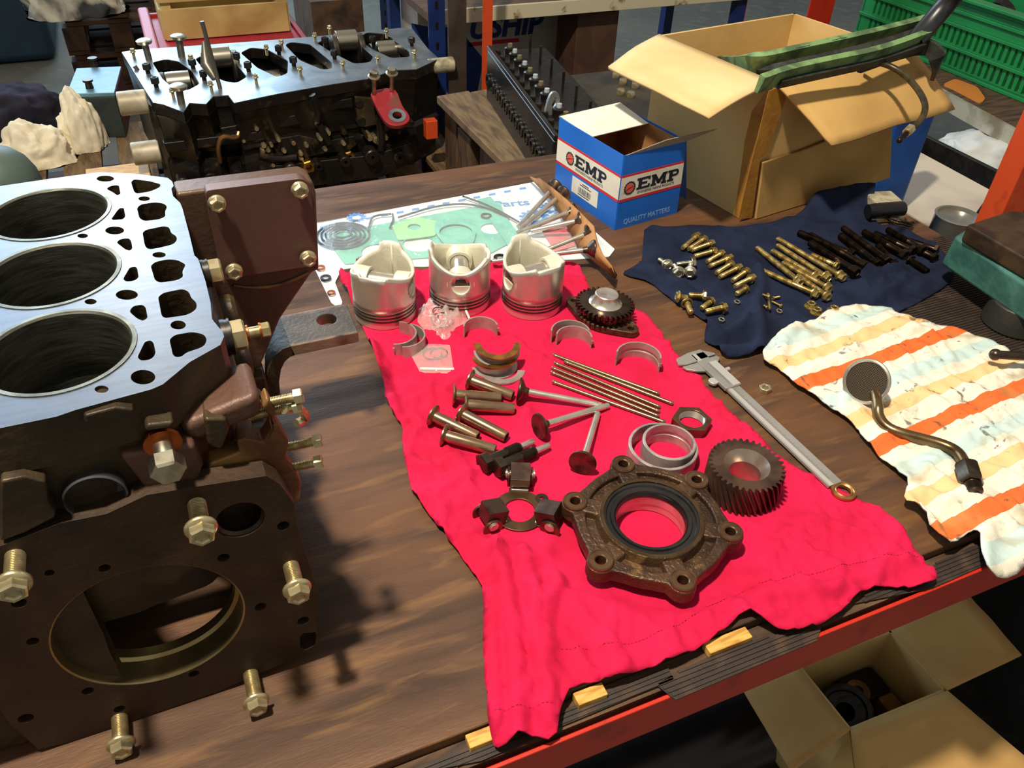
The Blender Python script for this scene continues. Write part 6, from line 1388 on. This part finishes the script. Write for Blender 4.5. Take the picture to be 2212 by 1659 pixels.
def blob(name, px_c, z, sx, sy, sz, mt, label, cat, seed, amp=.35, fr=2.2, rz=0):
    p = U(*px_c, z); bm = bmesh.new(); bmesh.ops.create_icosphere(bm, subdivisions=5, radius=1)
    for v in bm.verts:
        d = v.co.normalized(); r = 1+amp*noise.noise(d*fr*.6+Vector((seed,0,0)))+amp*.45*(1-abs(noise.noise(d*fr+Vector((0,seed,0))))*2.2)+amp*.22*(1-abs(noise.noise(d*fr*2.4+Vector((0,0,seed))))*2.2)
        v.co = Vector((d.x*sx*r, d.y*sy*r, max(d.z*sz*r, -sz*.02)+sz*.02))
    me = bpy.data.meshes.new(name); bm.to_mesh(me); bm.free(); me.materials.append(mt); me.polygons.foreach_set('use_smooth', [True]*len(me.polygons))
    o = bpy.data.objects.new(name, me); COL.objects.link(o); o.location = (p.x, p.y, z); o.rotation_euler = (0,0,rz); return tag(o, label, cat)
RAG = mat('cream_rag', S(236,226,200), .9, 0, S(196,180,142), 9, .5, .7, .3, 60)
blob('rag', (78,348), ZP+.001, .095, .07, .10, RAG, 'crumpled cream rag on the pallet, rounder left heap', 'rag', 1.3)
blob('rag', (186,318), ZP+.001, .055, .05, .15, RAG, 'crumpled cream rag standing up in a peak beside the steel bar', 'rag', 4.4, .3)
blob('cloth_heap', (24,268), .002, .25, .2, .17, mat('purple_cloth', S(52,44,62), .95, 0, S(30,28,40), 8), 'dark purple cloth heap on the floor behind the cream rag', 'cloth', 2.2, .25)
a, b = UY(232,278,2.25), UY(222,372,1.75); m = MB(); m.box((0,0,0), (.045,.62,.03), T((a.x+b.x)/2,(a.y+b.y)/2,ZP+.018,math.atan2(b.y-a.y,b.x-a.x)+PI/2)); tag(m.build('steel_bar', mat('rusty_bar', S(112,96,84), .6, .4, S(80,64,54), 20), None, bevel=.004), 'flat rusty steel bar lying on the pallet beside the cream rag', 'bar')
m = MB(); m.box((-.14,2.30,ZP+.045), (.16,.10,.088)); tag(m.build('timber_block', RAWWOOD, None, bevel=.003), 'pale sawn timber block beside the left end of the upside down engine', 'timber')
m = MB(); m.box((-.085,2.02,ZP+.012), (.18,.16,.022)); tag(m.build('timber_board', RAWWOOD, None, bevel=.003), 'thin pale board in front of the timber block', 'timber')
ca_, cb2 = UY(-40,322,1.46), UY(98,404,1.46); gr0 = cb2.x-ca_.x; k_ = gr0/.155
m = MB(); m.lathe([(.155*k_,-(ca_.z-.132*k_)),(.155*k_,-.02*k_),(.148*k_,.03*k_),(.128*k_,.075*k_),(.095*k_,.108*k_),(.05*k_,.126*k_),(1e-6,.132*k_)], 40, T(ca_.x,1.46,ca_.z-.132*k_))
tag(m.build('gas_cylinder', mat('green_paint', S(72,88,80), .5, 0, S(60,76,68), 8), None, ang=50), 'grey green rounded cylinder top behind the near engine block', 'cylinder')
# ---------------- crates at the back
YW = mat('yellow_slat', S(202,178,116), .7, 0, S(170,138,78), 5, .4, .65, .1, 60)
REDC = mat('red_plastic', S(186,42,64), .45, 0, S(170,34,56), 5); PNK = mat('pale_red_plastic', S(206,120,140), .5)
zc = .60; q = [U(342,116,zc), U(662,86,zc), U(640,52,zc), U(338,60,zc)]
rc = thing('plastic_crate', 'red plastic crate behind the upside down engine', 'crate', ((q[0].x+q[1].x)/2, (q[0].y+q[2].y)/2, .05))
X0, X1, Y0_, Y1_ = q[0].x, q[1].x, q[0].y, q[0].y+.52
for c_, d_ in ((((X0+X1)/2,Y0_,.33),(X1-X0,.02,.54)),(((X0+X1)/2,Y1_,.33),(X1-X0,.02,.54)),((X0,(Y0_+Y1_)/2,.33),(.02,Y1_-Y0_,.54)),((X1,(Y0_+Y1_)/2,.33),(.02,Y1_-Y0_,.54))):
    m = MB(); m.box(c_, d_); m.build('side', REDC, rc, bevel=.004)
wcY = Y0_+.18; za0 = UY(480,78,wcY).z
m = MB(); m.box(((X0+X1)/2,(Y0_+Y1_)/2,za0-.014), (X1-X0-.02,Y1_-Y0_-.02,.02)); m.build('tray', REDC, rc)
m = MB(); m.box(((X0+X1)/2,Y0_-.012,zc-.01), (X1-X0+.06,.035,.03)); m.build('rim', REDC, rc, bevel=.006)
m = MB(); m.box((X0-.012,(Y0_+Y1_)/2,zc-.01), (.04,Y1_-Y0_+.05,.06)); m.build('side_rim', PNK, rc, bevel=.01)
wcY = Y0_+.18
wc = thing('wooden_crate', 'yellow slatted wooden crate standing in the red crate', 'crate', ((X0+X1)/2, wcY+.15, za0))
za0 = UY(480,78,wcY).z; xa, xb = max(UY(352,50,wcY).x, X0+.03), min(UY(632,50,wcY).x, X1-.03); hs_ = .105
for k in range(3):
    m = MB(); m.box(((xa+xb)/2, wcY, za0+hs_*.5+k*(hs_+.022)), (xb-xa,.014,hs_)); m.build('front_slat', YW, wc, bevel=.002)
    m = MB(); m.box((xa, wcY+.16, za0+hs_*.5+k*(hs_+.022)), (.014,.31,hs_)); m.build('end_slat', YW, wc, bevel=.002)
    m = MB(); m.box((xb, wcY+.16, za0+hs_*.5+k*(hs_+.022)), (.014,.31,hs_)); m.build('end_slat', YW, wc, bevel=.002)
    m = MB(); m.box(((xa+xb)/2, wcY+.32, za0+hs_*.5+k*(hs_+.022)), (xb-xa,.014,hs_)); m.build('back_slat', YW, wc, bevel=.002)
for xx in (xa+.02, xb-.02): m = MB(); m.box((xx, wcY+.02, za0+.19), (.035,.025,.37)); m.build('corner_post', YW, wc)
m = MB(); m.box(((xa+xb)/2, wcY+.16, za0+.004), (xb-xa,.3,.012)); m.build('bottom', YW, wc)
# dark pallet stack at the back left with a pale sack
for k in range(4): pallet('dark brown pallet at the back left, %s of the stack' % ('lowest','second','third','topmost')[k], -.30, .14, 4.25, 4.95, .145+k*.145, 5, .10, PALLETD, 'x', low=True)
blob('sack', (165,18), .582, .17, .16, .17, mat('pale_sack', S(180,176,160), .8, 0, S(52,56,60), 3, .48, .56), 'pale sack with dark folds on the dark pallet stack', 'sack', 3.1)
q = UY(112,86,5.2); m = MB(); m.box((q.x-.9,5.8,max(q.z,.02)+.4), (1.8,1.2,.8)); m.v = [Vector((v.x,v.y,v.z if v.z > max(q.z,.02)+.1 else .002)) for v in m.v]; tag(m.build('tarpaulin_pile', mat('blue_tarp', S(24,56,78), .6, 0, S(18,42,60), 3, .4, .65, .4, 20), None, bevel=.05), 'dark blue covered stack at the far left on the floor', 'tarpaulin')
m = MB(); m.box((.93,4.55,.22), (.26,.5,.44)); tag(m.build('wooden_box', PALLETD, None, bevel=.004), 'dark brown box on the floor right of the red crate', 'box')
# ---------------- storage rack behind: posts, shelf, spare parts carton
def post(px0, px1, ytop, Y, mt, label, zlo=.0, ztop=2.4, d=.05, name='rack_post', holes=0):
    xa, xb = UY(px0,ytop,Y).x, UY(px1,ytop,Y).x
    t = thing(name, label, 'post', ((xa+xb)/2, Y, zlo)); w = xb-xa
    m = MB(); m.prism([(xa,Y),(xb,Y),(xb,Y+d),(xb-.006,Y+d),(xb-.006,Y+.006),(xa,Y+.006)], zlo, ztop); m.build('profile', mt, t, bevel=.001)
    m = MB()
    if holes:
        for k in range(int((ztop-zlo)/.06)): m.prism(rounded([(-.005,-.012),(.005,-.012),(.005,.012),(-.005,.012)], .004), -.0004, .0006, Matrix(((1,0,0,(xa+xb)/2),(0,0,-1,Y),(0,1,0,zlo+.03+k*.06),(0,0,0,1))))
        tag(m.build('slot', BLACK, t, weld=False), kind='stuff')
    return t
BLUEP_ = mat('blue_steel', S(22,48,110), .45, .1, S(16,36,84), 10); BRNP = mat('brown_steel', S(74,64,56), .5, .2, S(56,46,40), 10); BLUED = mat('dark_blue_steel', S(24,44,78), .5, .1)
post(968,1008,60,2.36,BRNP,'brown steel post rising behind the raised pallet', ZP+.001, 2.4, .05)
post(926,962,60,2.52,BLUEP_,'blue slotted rack post left of the brown post', ZP+.001, 2.4, .05, holes=1)
post(1043,1064,60,2.44,ORANGEP,'slim orange post right of the brown post', ZP+.001, 2.4, .04)
post(822,842,25,4.2,BLUED,'dark blue post at the back behind the upside down engine', .0, 2.4, .06, holes=1)
m = MB(); m.cyl(UY(868,60,3.6), UY(884,-30,3.6), .02, .02, 12); m.cyl(UY(868,60,3.6), Vector((UY(868,60,3.6).x, 3.62, .0)), .02, .02, 12); tag(m.build('light_blue_pole', mat('light_blue_paint', S(96,150,180), .5), None), 'light blue tube leaning beyond the rear end of the upside down engine', 'pole')
YU = 2.86
sx0, sx1 = UY(1010,20,YU).x, UY(1470,20,YU).x; zs = UY(1240,2,YU-.22).z
xpl = UY(905,120,2.93).x-.06
sh_ = thing('rack_shelf', 'brown shelf board with chipped white front edge above the printed carton', 'shelf', ((sx0+sx1)/2, YU, zs-.03))
m = MB(); m.box(((xpl+sx1+.15)/2, YU+.05, zs-.012), (sx1+.15-xpl,.56,.024)); m.build('board', PALLETD, sh_)
m = MB(); m.box(((xpl+sx1+.15)/2, YU-.237, zs-.014), (sx1+.15-xpl,.012,.045)); m.build('edge_strip', mat('chipped_white', S(196,188,160), .6, 0, S(120,96,64), 14, .58, .66), sh_, bevel=.002)
for xx, yy in ((xpl+.03, 3.13), (sx1+.12, 3.13), (sx1+.12, YU-.20)):
    m = MB(); m.box((xx, yy, (zs-.025)/2), (.04,.04,zs-.025)); m.build('leg', BLUEP_, sh_)
p = Vector(((UY(1210,10,YU-.02)).x, YU+.02, zs+.001)); m = MB(); m.lathe([(1e-6,0),(.20,0),(.215,.02),(.215,.10),(.20,.12),(.10,.12),(.09,.10),(1e-6,.10)], 48, T(*p)); tag(m.build('brake_drum', mat('rust_drum', S(84,52,34), .6, .4, S(56,38,28), 12), None), 'rusty brown drum lying on the white edged shelf', 'drum')
# printed carton USHIP
yb_ = 2.93; xL, xR = UY(905,120,yb_).x, UY(1288,120,yb_).x; zB, zT_ = UY(1100,196,yb_).z, min(UY(1100,-10,yb_).z, zs-.03)
us = thing('printed_carton', 'white and blue printed shipping carton under the white edged shelf', 'box', ((xL+xR)/2, yb_, zB))
m = MB(); m.box(((xL+xR)/2, yb_+.16, (zB+zT_)/2), (xR-xL,.32,zT_-zB)); m.build('carton', mat('white_carton', S(206,204,192), .6, 0, S(180,178,168), 5), us, bevel=.004)
def fp(px, mt, nm): P = [(p.x,p.z) for p in (UY(*q, yb_-.001) for q in px)]; mm = MB(); mm.prism(P, 0, .0006, XZ(yb_-.0004)); return mm.build(nm, mt, us, flatshade=True)
NAVYP = mat('carton_blue', S(22,52,120), .55)
xw = lambda px, py: UY(px, py, yb_)
fp([(888,50),(925,58),(990,60),(1045,128),(1030,205),(938,212),(905,140)], NAVYP, 'blue_panel')
pt = xw(1062,60); text('USHIP', .105, Matrix(((1,0,0,pt.x+.055),(0,0,-1,yb_-.0012),(0,1,0,pt.z),(0,0,0,1))), NAVYP, us, 'lettering', .0004, .004, 1.05, shear=.15)
fp([(1012,92),(1120,82),(1122,90),(1012,101)], REDPR, 'red_underline')
for x0_, x1_, y0_, nm, lb, mt in ((1292,1322,25,'side_carton','brown carton at the right end of the shelf below the drum',PALLETD),):
    pass
xa, xb = UY(1225,90,2.70).x, UY(1312,90,2.70).x
m = MB(); m.box(((xa+xb)/2+.02, 2.75, (zs-.052)/2), (xb-xa,.16,zs-.052)); tag(m.build('brown_box', mat('brown_painted', S(92,62,44), .6, 0, S(70,48,34), 8), None, bevel=.004), 'tall brown wooden box standing behind the cylinder head under the shelf', 'box')
m = MB(); m.box(((xL+xR)/2+.10, 3.10, zB/2-.001), (xR-xL-.22,.34,zB-.002)); tag(m.build('low_cupboard', BLACK, None, bevel=.004), 'dark low cabinet under the printed carton', 'cabinet')
xg, = (UY(1590,20,4.6).x,)
post(1583,1612,20,3.6,REDP,'far red post behind the large carton', .0, 2.4, .05)
post(1748,1800,20,2.35,REDP,'red rack post behind the back corner of the large carton', .0, 2.4, .06)
# ---------------- right: rack with green crate, lower bin, blue bag
GREEN = mat('green_plastic', S(18,128,62), .45, 0, S(14,112,54), 6); GRIM = mat('green_plastic_dark', S(12,84,44), .5)
zs2 = .70
s0, s1 = U(2030,190,zs2), U(2230,298,zs2); dv = (s1-s0); dl = dv.length; dv.normalize(); nv_ = Vector((-dv.y, dv.x, 0)); nv_ = nv_ if nv_.x > 0 else -nv_
sr = thing('side_shelf', 'wooden shelf with pale steel edge at the right under the green crate', 'shelf', s0+nv_*.3)
m = MB(); a, b = s0-dv*.55, s1+dv*.3
m.hexa([Vector((p.x,p.y,z)) for z in (zs2-.02,zs2) for p in (a, b, b+nv_*.75, a+nv_*.75)]); m.build('board', PALLETD, sr)
m = MB(); m.hexa([Vector((p.x,p.y,z)) for z in (zs2-.045,zs2+.003) for p in (a-nv_*.012, b-nv_*.012, b, a)]); m.build('edge_rail', mat('pale_rail', S(176,172,152), .5, .2, S(130,120,96), 12), sr)
m = MB(); m.prism(rounded(world([(2062,172),(2110,190),(2128,215),(2118,226),(2060,195),(2035,185)], zs2), .02), zs2+.0002, zs2+.004); tag(m.build('orange_rag', mat('orange_cloth', S(196,120,40), .85), None), 'flat orange scrap lying on the right shelf in front of the green crate', 'cloth')
gb = U(2040,150,zs2) ; gb2 = U(2225,226,zs2); gd_ = (gb2-gb).normalized(); gn = Vector((-gd_.y, gd_.x, 0)); gn = gn if gn.x > 0 else -gn
G0 = gb-gd_*.42; GLn = 1.15; ZG = ZAT(gb2, 62)
print('green', ZG, G0, gd_)
gc_ = thing('plastic_crate', 'large green slotted plastic crate on the right shelf', 'crate', G0+gd_*GLn/2+gn*.2)
Mgf = Matrix(((gd_.x,0,-gn.x,G0.x),(gd_.y,0,-gn.y,G0.y),(0,1,0,zs2+.002),(0,0,0,1)))
HG = ZG-zs2
slots = []
for row, (y0, y1) in enumerate(((.07,.29),(.36,.58))):
    k = 0
    while k < 46: x = .05+k*.0235; slots.append([(x,HG*y0),(x+.011,HG*y0),(x+.011,HG*y1),(x,HG*y1)]); k += 1
m = MB(); m.prism([(0,0),(GLn,0),(GLn,HG*.98),(0,HG*.98)], -.010, 0, Mgf, slots); m.build('front_side', GREEN, gc_)
for z in (.02,.325,.62,.80,.93): m = MB(); m.box((GLn/2,HG*z,.006), (GLn,HG*.05,.014), Mgf); m.build('rib', GREEN, gc_, bevel=.002)
m = MB(); m.box((GLn/2,HG*.99,.012), (GLn+.02,HG*.06,.04), Mgf); m.build('rim', GREEN, gc_, bevel=.004)
for xx in (.0,GLn): m = MB(); m.box((xx,HG*.5,-.21), (.012,HG*.98,.42), Mgf); m.build('end_side', GREEN, gc_)
m = MB(); m.box((GLn/2,HG*.5,-.42), (GLn,HG*.98,.012), Mgf); m.build('back_side', GREEN, gc_)
m = MB(); m.box((GLn/2,.006,-.21), (GLn,.01,.42), Mgf); m.build('bottom', GRIM, gc_)
for k in range(4): m = MB(); m.box((GLn*.62+k*.055,HG*.80,.014), (.036,HG*.035,.004), Mgf); m.build('grip_slot', GRIM, gc_)
rn = random.Random(11)
for k in range(9):
    p = G0+gd_*(GLn*(.35+.07*k))+gn*(.12+.16*rn.random()); m = MB(); r = .036+.014*rn.random(); zz = zs2+HG*.62
    m.lathe([(r*.4,-r*.3),(r,-r*.3),(r,r*.3),(r*.4,r*.3)], 20, at((p.x,p.y,zz+r*.6), (rn.uniform(-1,1),rn.uniform(-1,1),rn.uniform(.2,1))), closed=True); tag(m.build('scrap_part', CRKW if k%2 else OILY, None, bevel=.002), 'dark round machine part in the green crate, '+('nearest the back','second along','third along','fourth along','fifth along','sixth along','seventh along','eighth along','nearest the viewer')[k], 'machine part', 'scrap parts in the green crate')
# orange upright of the rack beside the vise
pA, pB = UY(2162,470,.98), UY(2256,470,.98)
YR = pA.y
t = thing('rack_post', 'wide orange and red rack upright behind the vise', 'post', (pA.x+.04, YR, 0))
w = (pB.x-pA.x)
m = MB(); m.box((pA.x+w*.22, YR+.025, 1.0), (w*.46,.05,2.0)); m.build('profile', ORANGEP, t, bevel=.002)
m = MB(); m.box((pA.x+w*.74, YR+.03, 1.0), (w*.50,.03,2.0)); m.build('side_profile', mat('bright_red_steel', S(206,44,28), .45, 0, S(180,36,22), 20), t, bevel=.002)
# bin with white card, rag and can between bench and rack
zl2 = .66
bn = thing('black_bin', 'black open bin behind the white card sheet, right of the bench', 'bin', (1.78, 1.385, .565))
m = MB(); m.prism([(1.56,1.12),(2.0,1.12),(2.0,1.65),(1.56,1.65)], .575, .590); m.build('floor_panel', BLACK, bn)
for c_, d_ in (((1.56,1.385,.61),(.015,.53,.09)),((2.0,1.385,.61),(.015,.53,.09)),((1.78,1.65,.61),(.44,.015,.09)),((1.78,1.12,.61),(.44,.015,.09))): m = MB(); m.box(c_, d_); m.build('side', BLACK, bn, bevel=.003)
m = MB(); m.box((1.78,1.385,.281), (.4,.42,.562)); tag(m.build('crate_stand', PALLETD, None), 'dark wooden stand carrying the black bin', 'stand')
c1_, c2_, c3_, c4_ = U(1968,318,.69), U(2142,412,.69), U(2062,524,.665), U(1915,432,.665)
m = MB(); m.hexa([p-Vector((0,0,.004)) for p in (c1_,c4_,c3_,c2_)]+[c1_,c4_,c3_,c2_]); tag(m.build('card_sheet', mat('grey_white_card', S(196,186,170), .7, 0, S(170,160,146), 4), None), 'pale grey card sheet leaning over the bin beside the large carton', 'card')
blob('rag', (2128,345), .592, .13, .13, .06, mat('white_rag', S(206,210,208), .9, 0, S(170,176,178), 10), 'white rag in the black bin beside the orange upright', 'rag', 6.1, .22)
p = U(2060,492,.69); m = MB(); m.lathe([(.030,0),(.045,0),(.048,.005),(.048,.05),(.050,.055),(.044,.056),(.042,.048),(1e-6,.046)], 36, T(p.x,p.y,.665)); tag(m.build('tin', mat('tin_can', S(180,180,172), .3, .8), None), 'round open tin with pale rim beside the vise', 'tin')
q0_, q1_ = UY(1935,300,1.22), UY(1985,300,1.22); m = MB(); m.box(((q0_.x+q1_.x)/2, 1.24, .65), (q1_.x-q0_.x+.05,.05,.62)); tag(m.build('blue_drum', mat('blue_plastic', S(20,86,164), .5, 0, S(14,60,130), 6), None, bevel=.015), 'blue plastic container standing behind the right carton flap', 'container')
# ================================================================== carton on the shelf below the front edge
zc2 = .45; SHZ = .216
A2, B2, C2, D2 = [U(*q, zc2) for q in ((1722,1436),(1925,1335),(2045,1492),(1836,1578))]
c2 = thing('carton', 'open brown carton with grease marks under the front of the bench', 'carton', ((A2.x+C2.x)/2, (A2.y+C2.y)/2, SHZ))
B2 = A2+(C2-D2)
for nm, a, b in (('left_wall',A2,D2),('front_wall',D2,C2),('right_wall',C2,B2),('back_wall',B2,A2)):
    n = Vector((-(b-a).y,(b-a).x,0)).normalized()*.004; dn2 = lambda p: Vector((p.x,p.y,SHZ+.001))
    m = MB(); m.hexa([dn2(a),dn2(b),dn2(b+n),dn2(a+n),a,b,b+n,a+n]); m.build(nm, KRAFT, c2)
m = MB(); m.hexa([Vector((p.x,p.y,z)) for z in (SHZ+.001,SHZ+.005) for p in (A2,D2,C2,B2)]); m.build('bottom', KRAFTI, c2)
def flap2(h0, h1, o1, o0, nm, sd=0):
    mm = MB(); v = []; nx, ny = 10, 6
    for j in range(ny+1):
        for i in range(nx+1):
            s, t_ = i/nx, j/ny; p = h0.lerp(h1,s).lerp(o0.lerp(o1,s),t_); p = Vector(p); p.z += .003*noise.noise(Vector((s*3+sd,t_*3,sd)))*t_; v.append(p)
    mm.add(v, [(j*(nx+1)+i,j*(nx+1)+i+1,(j+1)*(nx+1)+i+1,(j+1)*(nx+1)+i) for j in range(ny) for i in range(nx)])
    o = mm.build(nm, mat('kraft_soiled', S(200,160,96), .8, 0, S(178,138,80), 6, .4, .65, .1, 60, col3=S(96,70,44), s3=9, lo3=.66, hi3=.74), c2, ang=60); s_ = o.modifiers.new('thickness','SOLIDIFY'); s_.thickness = .004; s_.offset = 0
flap2(A2, D2, U(1708,1668,zc2-.02), U(1600,1482,zc2-.02), 'left_flap', 1)
flap2(C2, B2, U(2085,1278,zc2-.015), U(2206,1416,zc2-.015), 'right_flap', 2)
flap2(D2, C2, U(2290,1700,zc2-.05), U(1862,1790,zc2-.05), 'front_flap', 3)
gp2 = (A2+C2)/2
t = thing('pulley', 'dark grooved pulley standing in the low carton', 'pulley', (gp2.x-.042, gp2.y-.004, SHZ+.006))
p = Vector((gp2.x-.042, gp2.y-.012, .40)); M = at(p, (-.35,-.25,.85))
m = MB(); m.lathe([(.014,-.012),(.036,-.012),(.040,-.008),(.035,0),(.040,.008),(.036,.012),(.031,.012),(.029,.006),(.014,.006)], 40, M, closed=True); m.build('wheel', OILY, t); m = MB(); m.cyl(p-Vector((0,0,.152)), p-Vector((0,0,.006)), .02, .02, 16); m.build('shaft', OILY, t)
p = Vector((gp2.x+.03, gp2.y+.012, .37)); t = thing('casting', 'dark bracket casting lying in the low carton', 'machine part', (p.x,p.y,SHZ+.006))
m = MB(); m.box((p.x+.01,p.y+.01,.30), (.07,.05,.14), None); m.build('body', OILY, t, bevel=.006); m = MB(); m.lathe([(.008,0),(.018,0),(.018,.03),(.008,.03)], 20, T(p.x-.02,p.y,.36), closed=True); m.build('eye', RUST, t); m = MB(); m.box((p.x+.025,p.y-.03,.345), (.03,.03,.06)); m.build('lug', RUST, t, bevel=.004)
m = MB(); a, b = U(1180,1690,.36), U(1640,1535,.36); m.cyl((a.x-.2,(a.y+b.y)/2,.305), (b.x,(a.y+b.y)/2,.305), .072, .072, 36); tag(m.build('black_pipe', mat('black_pipe_m', S(24,22,22), .3, .2, S(36,32,30), 8), None), 'thick black pipe lying on the lower bench shelf', 'pipe')
blob('teal_rag', (1585,1655), SHZ+.001, .045, .04, .03, mat('teal_cloth', S(80,160,156), .9, 0, S(50,110,110), 10), 'teal rag under the low carton on the bench shelf', 'rag', 8.2, .3)
m = MB(); m.box((1.52,.42,.30), (.66,.62,.60)); tag(m.build('dark_filler_box', mat('filler_black', S(26,25,24), .6, 0, S(18,17,16), 10), None, bevel=.006), 'added black box standing in for the darkness right of the low carton', 'filler box')  # added box, black to keep the area below the towel dark
